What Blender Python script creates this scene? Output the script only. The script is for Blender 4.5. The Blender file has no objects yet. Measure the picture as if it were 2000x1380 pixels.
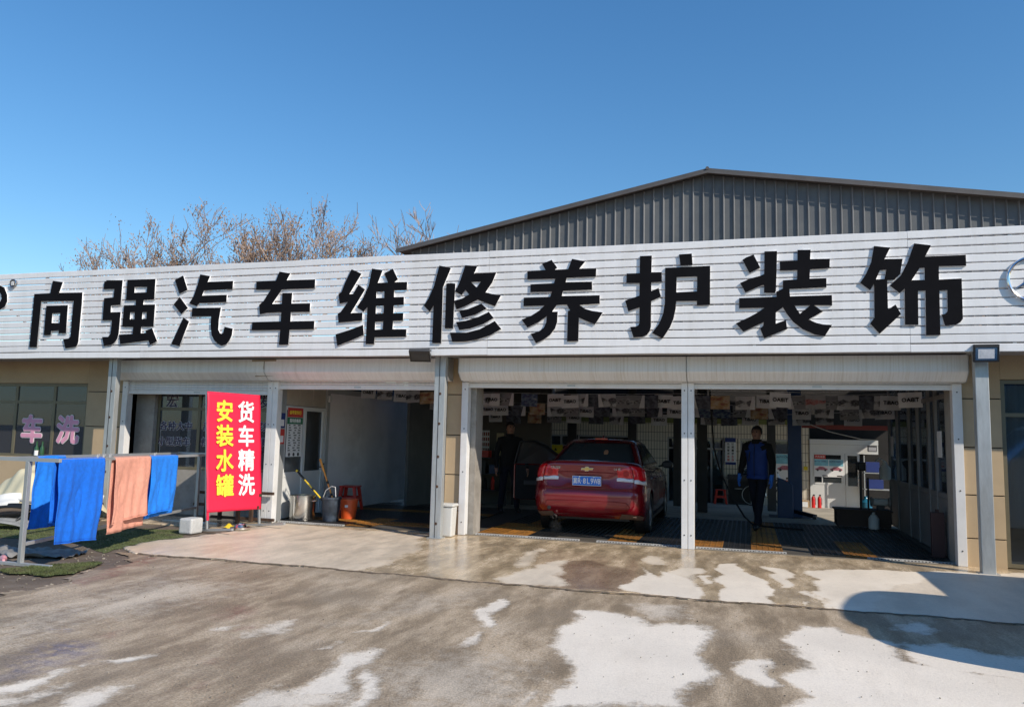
import bpy, math, random
import numpy as np
from mathutils import Vector, Matrix, Euler

scene = bpy.context.scene
COL = scene.collection
PI = math.pi
def rad(d): return math.radians(d)

# ------------------------------------------------------------------ camera
PITCH, ROLL, YAW = rad(5.9755), rad(1.3465), rad(-16.823)
CAM = Vector((0.0, -11.284, 1.517))
def camera():
    fwd = Vector((math.sin(YAW)*math.cos(PITCH), math.cos(YAW)*math.cos(PITCH), math.sin(PITCH)))
    rt = Vector((math.cos(YAW), -math.sin(YAW), 0)); up = rt.cross(fwd)
    r = rt*math.cos(ROLL) + up*math.sin(ROLL); u = -rt*math.sin(ROLL) + up*math.cos(ROLL)
    cd = bpy.data.cameras.new('camera'); cd.sensor_width = 36; cd.lens = 27.425
    cd.clip_start = 0.1; cd.clip_end = 3000
    o = bpy.data.objects.new('camera', cd); COL.objects.link(o)
    m = Matrix((r, u, -fwd)).transposed().to_4x4(); m.translation = CAM
    o.matrix_world = m; scene.camera = o
camera()

# ------------------------------------------------------------------ sky and sun
SUN = Vector((2.0, -1.0, 1.54)).normalized()
EL, AZ = math.asin(SUN.z), math.atan2(SUN.x, SUN.y)
w = bpy.data.worlds.new('World'); scene.world = w; w.use_nodes = True
nt = w.node_tree
sky = nt.nodes.new('ShaderNodeTexSky'); sky.sky_type = 'NISHITA'; sky.sun_disc = False
sky.sun_elevation = EL; sky.sun_rotation = AZ
sky.altitude = 20; sky.air_density = 1.4; sky.dust_density = 0.05; sky.ozone_density = 6.5
hs = nt.nodes.new('ShaderNodeHueSaturation'); hs.inputs['Saturation'].default_value = 1.16
nt.links.new(sky.outputs[0], hs.inputs['Color']); nt.links.new(hs.outputs[0], nt.nodes['Background'].inputs[0])
nt.nodes['Background'].inputs[1].default_value = 0.145
sl = bpy.data.lights.new('sun', 'SUN'); sl.energy = 5.0; sl.angle = rad(0.53); sl.color = (1.0, 0.905, 0.775)
so = bpy.data.objects.new('sun', sl); COL.objects.link(so)
so.rotation_euler = SUN.to_track_quat('Z', 'Y').to_euler(); so.location = (30, -20, 30)
scene.view_settings.view_transform = 'Standard'; scene.view_settings.look = 'None'
scene.view_settings.exposure = 0.0; scene.view_settings.gamma = 1.0
scene.view_settings.use_curve_mapping = False

# ------------------------------------------------------------------ materials
MATS = {}
def mat(name, col, rough=.6, metal=0., var=.12, scale=3., bump=0., bscale=60., spec=.5, coat=0., dirt=None, dscale=2., damt=.5, stretch=None):
    if name in MATS: return MATS[name]
    m = bpy.data.materials.new(name); m.use_nodes = True; t = m.node_tree; n = t.nodes; L = t.links
    b = n['Principled BSDF']
    b.inputs['Roughness'].default_value = rough; b.inputs['Metallic'].default_value = metal
    b.inputs['Specular IOR Level'].default_value = spec
    if coat: b.inputs['Coat Weight'].default_value = coat; b.inputs['Coat Roughness'].default_value = .08
    geo = n.new('ShaderNodeNewGeometry'); mp = n.new('ShaderNodeMapping')
    L.new(geo.outputs['Position'], mp.inputs[0])
    if stretch: mp.inputs['Scale'].default_value = stretch
    nz = n.new('ShaderNodeTexNoise'); nz.inputs['Scale'].default_value = scale; nz.inputs['Detail'].default_value = 6; nz.inputs['Roughness'].default_value = .65
    L.new(mp.outputs[0], nz.inputs['Vector'])
    mx = n.new('ShaderNodeMix'); mx.data_type = 'RGBA'
    mr = n.new('ShaderNodeMapRange'); mr.inputs[1].default_value = .3; mr.inputs[2].default_value = .7
    L.new(nz.outputs[0], mr.inputs[0]); L.new(mr.outputs[0], mx.inputs[0])
    mx.inputs[6].default_value = tuple(max(0, c*(1-var)) for c in col)+(1,)
    mx.inputs[7].default_value = tuple(min(1, c*(1+var)) for c in col)+(1,)
    out = mx.outputs[2]
    if dirt:
        n2 = n.new('ShaderNodeTexNoise'); n2.inputs['Scale'].default_value = dscale; n2.inputs['Detail'].default_value = 8; n2.inputs['Roughness'].default_value = .7
        L.new(mp.outputs[0], n2.inputs['Vector'])
        r2 = n.new('ShaderNodeMapRange'); r2.inputs[1].default_value = .48; r2.inputs[2].default_value = .72; r2.inputs[4].default_value = damt
        L.new(n2.outputs[0], r2.inputs[0])
        m2 = n.new('ShaderNodeMix'); m2.data_type = 'RGBA'; L.new(r2.outputs[0], m2.inputs[0]); L.new(out, m2.inputs[6])
        m2.inputs[7].default_value = tuple(dirt)+(1,); out = m2.outputs[2]
    L.new(out, b.inputs['Base Color'])
    if bump:
        n3 = n.new('ShaderNodeTexNoise'); n3.inputs['Scale'].default_value = bscale; n3.inputs['Detail'].default_value = 5
        L.new(mp.outputs[0], n3.inputs['Vector'])
        bp = n.new('ShaderNodeBump'); bp.inputs['Strength'].default_value = bump; bp.inputs['Distance'].default_value = .01
        L.new(n3.outputs[0], bp.inputs['Height']); L.new(bp.outputs[0], b.inputs['Normal'])
    MATS[name] = m; return m

def glass_mat(name, tint, ior=1.5, rough=.02, boost=0., dust=0., refl_veil_col=(.3,.3,.29)):
    m = bpy.data.materials.new(name); m.use_nodes = True; t = m.node_tree; n = t.nodes; L = t.links
    n.remove(n['Principled BSDF']); out = n['Material Output']
    tr = n.new('ShaderNodeBsdfTransparent'); tr.inputs[0].default_value = tuple(tint)+(1,)
    gl = n.new('ShaderNodeBsdfGlossy'); gl.inputs['Roughness'].default_value = rough; gl.inputs[0].default_value = (.62, .78, 1, 1)
    fr = n.new('ShaderNodeFresnel'); fr.inputs[0].default_value = ior
    ad = n.new('ShaderNodeMath'); ad.operation = 'ADD'; ad.inputs[1].default_value = boost; L.new(fr.outputs[0], ad.inputs[0])
    mx = n.new('ShaderNodeMixShader'); L.new(ad.outputs[0], mx.inputs[0]); L.new(tr.outputs[0], mx.inputs[1]); L.new(gl.outputs[0], mx.inputs[2])
    
    df = n.new('ShaderNodeBsdfDiffuse'); df.inputs[0].default_value = tuple(refl_veil_col)+(1,); m2 = n.new('ShaderNodeMixShader'); m2.inputs[0].default_value = dust   # grey veil mixed in, standing for reflections on the pane
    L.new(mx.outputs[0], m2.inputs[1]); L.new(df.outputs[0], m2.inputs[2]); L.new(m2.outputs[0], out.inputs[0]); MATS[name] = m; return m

mat('slat_white', (.77, .765, .77), .45, var=.03, scale=1.5, dirt=(.58, .56, .53), dscale=1.6, damt=.4, stretch=(4, 1, .7))
mat('letter_black', (.006, .006, .008), .9, var=.2, spec=.12)
mat('letter_side', (.75, .75, .77), .5, var=.05)
mat('tan_wall', (.46, .345, .215), .85, var=.06, scale=2., bump=.25, bscale=180, dirt=(.30, .22, .14), dscale=1.3, damt=.3)
mat('joint_dark', (.05, .045, .04), .9)
mat('galv', (.50, .52, .53), .42, metal=.55, var=.12, scale=6, dirt=(.30, .29, .27), dscale=3, damt=.4)
mat('galv_post', (.46, .48, .48), .45, metal=.5, var=.15, scale=4, dirt=(.30, .28, .25), dscale=5, damt=.4, stretch=(3, 3, .6))
mat('shutter_white', (.75, .77, .78), .4, metal=.15, var=.06, scale=3, dirt=(.36, .33, .27), dscale=2.5, damt=.25, stretch=(7, 1, .5))
mat('alu_white', (.74, .74, .74), .42, metal=.1, var=.05, dirt=(.50, .46, .40), dscale=2.0, damt=.35)
mat('streaky_box', (.74, .76, .77), .4, metal=.1, var=.05, scale=3, dirt=(.46, .42, .34), dscale=2.2, damt=.5, stretch=(16, 1, .35))
mat('concrete_wall', (.32, .30, .27), .9, var=.2, scale=1.6, bump=.35, bscale=50, dirt=(.15, .13, .11), dscale=2.2, damt=.8)
mat('olive_frame', (.17, .15, .10), .45, metal=.3, var=.1)
mat('black', (.012, .012, .013), .5, var=.2)
mat('black_rubber', (.018, .018, .018), .75, var=.25, scale=20)
mat('dark_grey', (.05, .05, .052), .6, var=.2)
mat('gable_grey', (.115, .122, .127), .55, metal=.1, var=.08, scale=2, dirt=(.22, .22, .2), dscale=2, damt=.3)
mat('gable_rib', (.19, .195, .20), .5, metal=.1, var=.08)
mat('roof_dark', (.09, .085, .085), .6, var=.15)
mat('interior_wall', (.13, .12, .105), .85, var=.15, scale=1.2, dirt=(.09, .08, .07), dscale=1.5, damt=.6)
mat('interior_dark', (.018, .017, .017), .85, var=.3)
mat('interior_grey', (.80, .76, .76), .7, var=.05, scale=1.5, dirt=(.45, .43, .43), dscale=1.2, damt=.5)
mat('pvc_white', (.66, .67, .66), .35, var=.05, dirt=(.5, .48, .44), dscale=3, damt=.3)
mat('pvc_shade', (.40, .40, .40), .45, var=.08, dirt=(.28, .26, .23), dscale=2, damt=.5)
mat('red_plastic', (.62, .035, .02), .4, var=.1, scale=8)
mat('orange_plastic', (.72, .11, .025), .42, var=.1, scale=8, dirt=(.4, .1, .05), dscale=4, damt=.4)
mat('steel_pot', (.62, .61, .58), .22, metal=1., var=.08, scale=5)
mat('bin_grey', (.60, .60, .58), .5, var=.05, dirt=(.42, .39, .34), dscale=3, damt=.4)
mat('bucket_dark', (.03, .04, .055), .4, var=.4, scale=9, dirt=(.10, .13, .18), dscale=7, damt=.8)
mat('yellow_paint', (.75, .52, .03), .45, var=.1)
mat('orange_pole', (.75, .30, .05), .4, var=.1)
mat('cast_concrete', (.50, .50, .49), .9, var=.12, scale=12, bump=.6, bscale=70)
mat('rust_steel', (.075, .045, .032), .7, metal=.3, var=.3, scale=15, dirt=(.16, .08, .04), dscale=8, damt=.6)
mat('chrome', (.8, .8, .82), .12, metal=1., var=.02)
mat('blue_paint', (.02, .06, .17), .45, var=.15, dirt=(.06, .07, .09), dscale=3, damt=.4)
mat('dark_cabinet', (.03, .03, .03), .5, var=.2)
mat('white_print', (.78, .78, .78), .6, var=.03)
mat('sticker_pink', (.72, .33, .46), .6, var=.08, scale=8)
mat('sticker_white', (.75, .72, .72), .6, var=.05)
mat('sticker_navy', (.03, .025, .07), .5, var=.1)
mat('banner_red', (.70, .012, .055), .55, var=.05, scale=4, bump=.08, bscale=20)
mat('banner_yellow', (.86, .70, .05), .55, var=.03)
mat('towel_blue', (.004, .15, .72), .95, var=.16, scale=22, bump=.9, bscale=130)
mat('towel_blue_light', (.01, .20, .76), .95, var=.16, scale=22, bump=.9, bscale=130)
mat('towel_salmon', (.72, .33, .24), .95, var=.12, scale=22, bump=.9, bscale=130)
mat('tile_black', (.016, .015, .015), .42, var=.3, scale=6, dirt=(.03, .027, .023), dscale=2, damt=.6)
mat('tile_yellow', (.30, .130, .022), .55, var=.2, scale=6, dirt=(.06, .04, .02), dscale=2.5, damt=.9)
mat('edge_grey', (.36, .36, .35), .55, var=.1)
mat('tree_bark', (.36, .275, .235), .9, var=.25, scale=10)
mat('tree_leaf', (.33, .205, .11), .85, var=.35, scale=3)
mat('tree_pod', (.20, .14, .11), .85, var=.35, scale=3)
mat('tarp_cream', (.66, .59, .40), .7, var=.08)
mat('debris_grey', (.27, .27, .26), .7, var=.3, scale=8)
mat('debris_white', (.66, .66, .64), .6, var=.1)
mat('bottle_green', (.03, .09, .04), .2, var=.1)
mat('skin', (.26, .135, .09), .55, var=.06)
mat('hair', (.012, .010, .010), .6, var=.2)
mat('cloth_black', (.007, .007, .008), .95, var=.25, scale=20)
mat('cloth_blue', (.007, .036, .19), .75, var=.12, scale=15)
mat('cloth_navy', (.007, .008, .016), .95, var=.2, scale=15)
mat('glove_blue', (.03, .16, .55), .7, var=.1)
mat('red_ext', (.62, .02, .02), .35, var=.08)
mat('cardboard', (.42, .29, .17), .85, var=.1)
mat('curtain', (.70, .72, .72), .9, var=.1, stretch=(14, 1, .4))
mat('tube_light', (.6, .6, .58), .3, var=.02)
mat('plate_blue', (.01, .16, .62), .35, var=.03)
mat('gold', (.72, .52, .20), .25, metal=.9, var=.05)
mat('car_red', (.20, .004, .011), .25, metal=.2, var=.04, scale=2, coat=1., dirt=(.19, .045, .04), dscale=2.5, damt=.28)
mat('car_trim', (.010, .010, .011), .75, var=.2)
mat('car_dust', (.16, .11, .085), .8, var=.25, scale=9)
mat('lamp_red', (.60, .008, .014), .12, var=.12, scale=14, coat=.8)
mat('lamp_clear', (.70, .70, .72), .15, var=.12, scale=40, coat=.8)
mat('rim_silver', (.52, .52, .54), .3, metal=.9, var=.05)
mat('exhaust', (.30, .28, .27), .4, metal=.8, var=.2)
mat('pvc_deep_shade', (.20, .20, .20), .5, var=.1, dirt=(.10, .095, .09), dscale=2, damt=.6)  # white PVC with the bay's shade darkened into the colour, patchy dirt besides
mat('suv_dark', (.03, .03, .035), .25, metal=.3, var=.1, coat=.8)
mat('yellow_sign', (.62, .48, .02), .5, var=.06)
mat('paper_red', (.55, .05, .04), .6, var=.08)
mat('paper_green', (.02, .16, .08), .6, var=.08)
mat('paper_sky', (.22, .50, .60), .6, var=.25, scale=5)
mat('paper_pink', (.45, .16, .20), .6, var=.4, scale=12)
mat('sign_blue', (.02, .04, .18), .5, var=.08)
mat('leaf_orange', (.60, .26, .12), .6, var=.15)
mat('water_jug', (.02, .14, .24), .2, var=.1)
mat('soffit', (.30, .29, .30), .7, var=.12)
mat('roof_edge', (.50, .34, .24), .8, var=.15)
mat('purple_wall', (.42, .42, .42), .6, var=.06)
glass_mat('window_glass', (.30, .33, .34), 1.5, .015, .05, dust=.12, refl_veil_col=(.32,.33,.36))
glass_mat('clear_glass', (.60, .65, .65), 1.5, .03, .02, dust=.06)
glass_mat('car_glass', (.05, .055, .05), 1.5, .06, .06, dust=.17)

def per_piece(name, amt):   # each piece of this material a little lighter or darker than its neighbours
    m = MATS[name]; n = m.node_tree.nodes; L = m.node_tree.links; b = n['Principled BSDF']; src = b.inputs['Base Color'].links[0].from_socket
    oi = n.new('ShaderNodeObjectInfo'); mr = n.new('ShaderNodeMapRange'); mr.inputs[3].default_value = 1-amt; mr.inputs[4].default_value = 1+amt; L.new(oi.outputs['Random'], mr.inputs[0])
    sc = n.new('ShaderNodeVectorMath'); sc.operation = 'SCALE'; L.new(src, sc.inputs[0]); L.new(mr.outputs[0], sc.inputs['Scale']); L.new(sc.outputs[0], b.inputs['Base Color'])
per_piece('slat_white', .035); per_piece('tan_wall', .05); per_piece('gable_grey', .05); per_piece('gable_rib', .12); per_piece('tile_black', .3); per_piece('tile_yellow', .25); per_piece('alu_white', .04)
# ------------------------------------------------------------------ builders
class MB:
    def __init__(s): s.v = []; s.f = []; s.m = []; s.cur = 0
    def add(s, vs, fs):
        o = len(s.v); s.v += [tuple(p) for p in vs]
        for f in fs: s.f.append(tuple(i+o for i in f)); s.m.append(s.cur)
        return s
    def box(s, x0, x1, y0, y1, z0, z1):
        return s.add([(x0,y0,z0),(x1,y0,z0),(x1,y1,z0),(x0,y1,z0),(x0,y0,z1),(x1,y0,z1),(x1,y1,z1),(x0,y1,z1)],
            [(0,3,2,1),(4,5,6,7),(0,1,5,4),(1,2,6,5),(2,3,7,6),(3,0,4,7)])
    def obox(s, c, size, rot=(0,0,0)):
        R = Euler(rot).to_matrix(); a, b, d = [k/2 for k in size]; c = Vector(c)
        vs = [c+R@Vector((x,y,z)) for z in (-d,d) for x,y in ((-a,-b),(a,-b),(a,b),(-a,b))]
        return s.add(vs, [(0,3,2,1),(4,5,6,7),(0,1,5,4),(1,2,6,5),(2,3,7,6),(3,0,4,7)])
    def bar(s, p, q, w, h=None):
        p = Vector(p); q = Vector(q); h = h or w; d = (q-p).normalized()
        up = Vector((0,0,1)) if abs(d.z) < .9 else Vector((0,1,0))
        a = d.cross(up).normalized()*w/2; b = a.cross(d).normalized()*h/2
        vs = [e+i*a+j*b for e in (p,q) for i,j in ((-1,-1),(1,-1),(1,1),(-1,1))]
        return s.add(vs, [(0,3,2,1),(4,5,6,7),(0,1,5,4),(1,2,6,5),(2,3,7,6),(3,0,4,7)])
    def tube(s, pts, r, n=6, cap=True):
        pts = [Vector(p) for p in pts]; rs = r if isinstance(r, (list, tuple)) else [r]*len(pts)
        base = len(s.v); prev = None
        for i, p in enumerate(pts):
            d = (pts[min(i+1,len(pts)-1)]-pts[max(i-1,0)])
            d = d.normalized() if d.length > 1e-9 else Vector((0,0,1))
            if prev is None:
                up = Vector((0,0,1)) if abs(d.z) < .9 else Vector((1,0,0)); a = d.cross(up).normalized()
            else: a = (prev - d*prev.dot(d)).normalized()
            prev = a; b = d.cross(a)
            for k in range(n):
                t = 2*PI*k/n; s.v.append(tuple(p+(a*math.cos(t)+b*math.sin(t))*rs[i]))
        for i in range(len(pts)-1):
            for k in range(n):
                k2 = (k+1) % n
                s.f.append((base+i*n+k, base+i*n+k2, base+(i+1)*n+k2, base+(i+1)*n+k)); s.m.append(s.cur)
        if cap:
            s.f.append(tuple(base+k for k in reversed(range(n)))); s.m.append(s.cur)
            e = base+(len(pts)-1)*n; s.f.append(tuple(e+k for k in range(n))); s.m.append(s.cur)
        return s
    def lathe(s, prof, c=(0,0,0), n=24, axis='z', cap=True):
        base = len(s.v); c = Vector(c)
        for r, h in prof:
            for k in range(n):
                t = 2*PI*k/n; x, y = r*math.cos(t), r*math.sin(t)
                p = {'z':(x,y,h),'y':(x,h,y),'x':(h,x,y)}[axis]; s.v.append(tuple(c+Vector(p)))
        for i in range(len(prof)-1):
            for k in range(n):
                k2 = (k+1) % n; s.f.append((base+i*n+k, base+i*n+k2, base+(i+1)*n+k2, base+(i+1)*n+k)); s.m.append(s.cur)
        for i, rev in ((0, True), (len(prof)-1, False)):
            if cap and prof[i][0] > 1e-6:
                ids = [base+i*n+k for k in range(n)]; s.f.append(tuple(reversed(ids)) if rev else tuple(ids)); s.m.append(s.cur)
        return s
    def prism(s, poly, a0, a1, axis='y'):
        # poly in the plane perpendicular to axis: axis y -> (x,z); axis x -> (y,z); axis z -> (x,y)
        f = {'y': lambda u,v,a:(u,a,v), 'x': lambda u,v,a:(a,u,v), 'z': lambda u,v,a:(u,v,a)}[axis]
        n = len(poly); vs = [f(u,v,a0) for u,v in poly]+[f(u,v,a1) for u,v in poly]
        fs = [tuple(range(n)), tuple(reversed(range(n,2*n)))]+[(i,i+n,(i+1)%n+n,(i+1)%n) for i in range(n)]
        return s.add(vs, fs)
    def grid(s, fn, nu, nv):
        vs = [fn(i/nu, j/nv) for j in range(nv+1) for i in range(nu+1)]
        fs = [(j*(nu+1)+i, j*(nu+1)+i+1, (j+1)*(nu+1)+i+1, (j+1)*(nu+1)+i) for j in range(nv) for i in range(nu)]
        return s.add(vs, fs)
    def mesh(s, name, off=(0,0,0)):
        me = bpy.data.meshes.new(name); ox, oy, oz = off
        me.from_pydata([(x-ox,y-oy,z-oz) for x,y,z in s.v], [], s.f); return me
    def build(s, name, material, parent=None, smooth=False, bevel=0., local=False, solid=0., sub=0, recalc=True):
        off = (0,0,0)
        if parent is not None and not local: off = world_loc(parent)
        me = s.mesh(name, off)
        for mm in (material if isinstance(material, (list, tuple)) else [material]):
            me.materials.append(MATS[mm] if isinstance(mm, str) else mm)
        if isinstance(material, (list, tuple)): me.polygons.foreach_set('material_index', s.m)
        if recalc:
            import bmesh
            bm = bmesh.new(); bm.from_mesh(me); bmesh.ops.recalc_face_normals(bm, faces=bm.faces); bm.to_mesh(me); bm.free()
        o = bpy.data.objects.new(name, me); COL.objects.link(o)
        if parent is not None: o.parent = parent
        if smooth: smooth_mesh(me, smooth if isinstance(smooth, float) else 40.)
        if bevel:
            b = o.modifiers.new('bevel', 'BEVEL'); b.width = bevel; b.segments = 2; b.limit_method = 'ANGLE'; b.angle_limit = rad(40)
        if sub: sm = o.modifiers.new('sub', 'SUBSURF'); sm.levels = sub; sm.render_levels = sub
        if solid: sd = o.modifiers.new('solid', 'SOLIDIFY'); sd.thickness = solid
        return o
def smooth_mesh(me, ang=40.):
    me.polygons.foreach_set('use_smooth', [True]*len(me.polygons))
    import bmesh
    bm = bmesh.new(); bm.from_mesh(me); lim = rad(ang)
    for e in bm.edges:
        if len(e.link_faces) == 2 and e.calc_face_angle(0) > lim: e.smooth = False
    bm.to_mesh(me); bm.free()
def world_loc(o):
    v = Vector((0,0,0))
    while o is not None: v += o.location; o = o.parent
    return tuple(v)
def tag(o, label=None, cat=None, group=None, kind=None):
    if label: o['label'] = label
    if cat: o['category'] = cat
    if group: o['group'] = group
    if kind: o['kind'] = kind
    return o
def thing(name, label, cat, loc=(0,0,0), group=None, rotz=0.):
    o = bpy.data.objects.new(name, None); COL.objects.link(o); o.location = loc; o.rotation_euler = (0,0,rotz)
    o.empty_display_size = .1
    return tag(o, label, cat, group)
def inst(o, parent, loc=None, rot=None, scale=None):
    c = o.copy(); COL.objects.link(c); c.parent = parent
    if loc is not None: c.location = loc
    if rot is not None: c.rotation_euler = rot
    if scale is not None: c.scale = scale
    return c
TEXTS = {}
def text_mesh(txt, size, ext=.002, bold=0., res=2):
    k = (txt, size, ext, bold)
    if k in TEXTS: return TEXTS[k]
    cu = bpy.data.curves.new('text', 'FONT'); cu.body = txt; cu.size = size; cu.extrude = ext
    cu.align_x = 'CENTER'; cu.align_y = 'CENTER'; cu.resolution_u = res
    o = bpy.data.objects.new('text', cu); COL.objects.link(o)
    me = bpy.data.meshes.new_from_object(o.evaluated_get(bpy.context.evaluated_depsgraph_get()))
    bpy.data.objects.remove(o); bpy.data.curves.remove(cu)
    n = len(me.vertices); v = np.empty(n*3, np.float32); me.vertices.foreach_get('co', v); v = v.reshape(-1,3)
    if n: v[:,:2] -= (v[:,:2].min(0)+v[:,:2].max(0))/2
    fs = [list(p.vertices) for p in me.polygons]; V = [v]; F = list(fs)
    if bold:   # heavier strokes: copies shifted round a ring, each a hair further back
        for q in range(8):
            a = 2*PI*q/8; d = np.array([bold*math.cos(a), bold*math.sin(a), -.00012*(q+1)], np.float32); V.append(v+d); F += [[i+n*(q+1) for i in f] for f in fs]
    m2 = bpy.data.meshes.new('text'); m2.from_pydata(np.concatenate(V).tolist(), [], F); TEXTS[k] = m2; return m2
def text(name, txt, size, material, parent, loc, rot=(PI/2,0,0), ext=.002, bold=0., sx=1., local=False):
    me = text_mesh(txt, size, ext, bold).copy(); me.materials.clear(); me.materials.append(MATS[material])
    o = bpy.data.objects.new(name, me); COL.objects.link(o)
    if parent is not None:
        o.parent = parent
        if not local: loc = Vector(loc)-Vector(world_loc(parent))
    o.location = loc; o.rotation_euler = rot; o.scale = (sx,1,1); return o
def poly_mesh(name, polys, ext, y, material, parent, side=None):
    cu = bpy.data.curves.new(name, 'CURVE'); cu.dimensions = '2D'; cu.fill_mode = 'BOTH'; cu.extrude = ext
    for p in polys:
        sp = cu.splines.new('POLY'); sp.points.add(len(p)-1); sp.use_cyclic_u = True
        for i, (a, b) in enumerate(p): sp.points[i].co = (a, b, 0, 1)
    o = bpy.data.objects.new(name, cu); COL.objects.link(o)
    me = bpy.data.meshes.new_from_object(o.evaluated_get(bpy.context.evaluated_depsgraph_get()))
    bpy.data.objects.remove(o); bpy.data.curves.remove(cu)
    me.materials.clear(); me.materials.append(MATS[material])
    if side:
        me.materials.append(MATS[side])
        for f in me.polygons: f.material_index = 1 if abs(f.normal.z) < .5 else 0
    off = world_loc(parent) if parent else (0,0,0)
    me.transform(Matrix.Translation((-off[0], y-off[1], -off[2])) @ Matrix.Rotation(PI/2, 4, 'X'))
    o = bpy.data.objects.new(name, me); COL.objects.link(o); o.parent = parent; return o
rnd = random.Random(7)
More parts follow.
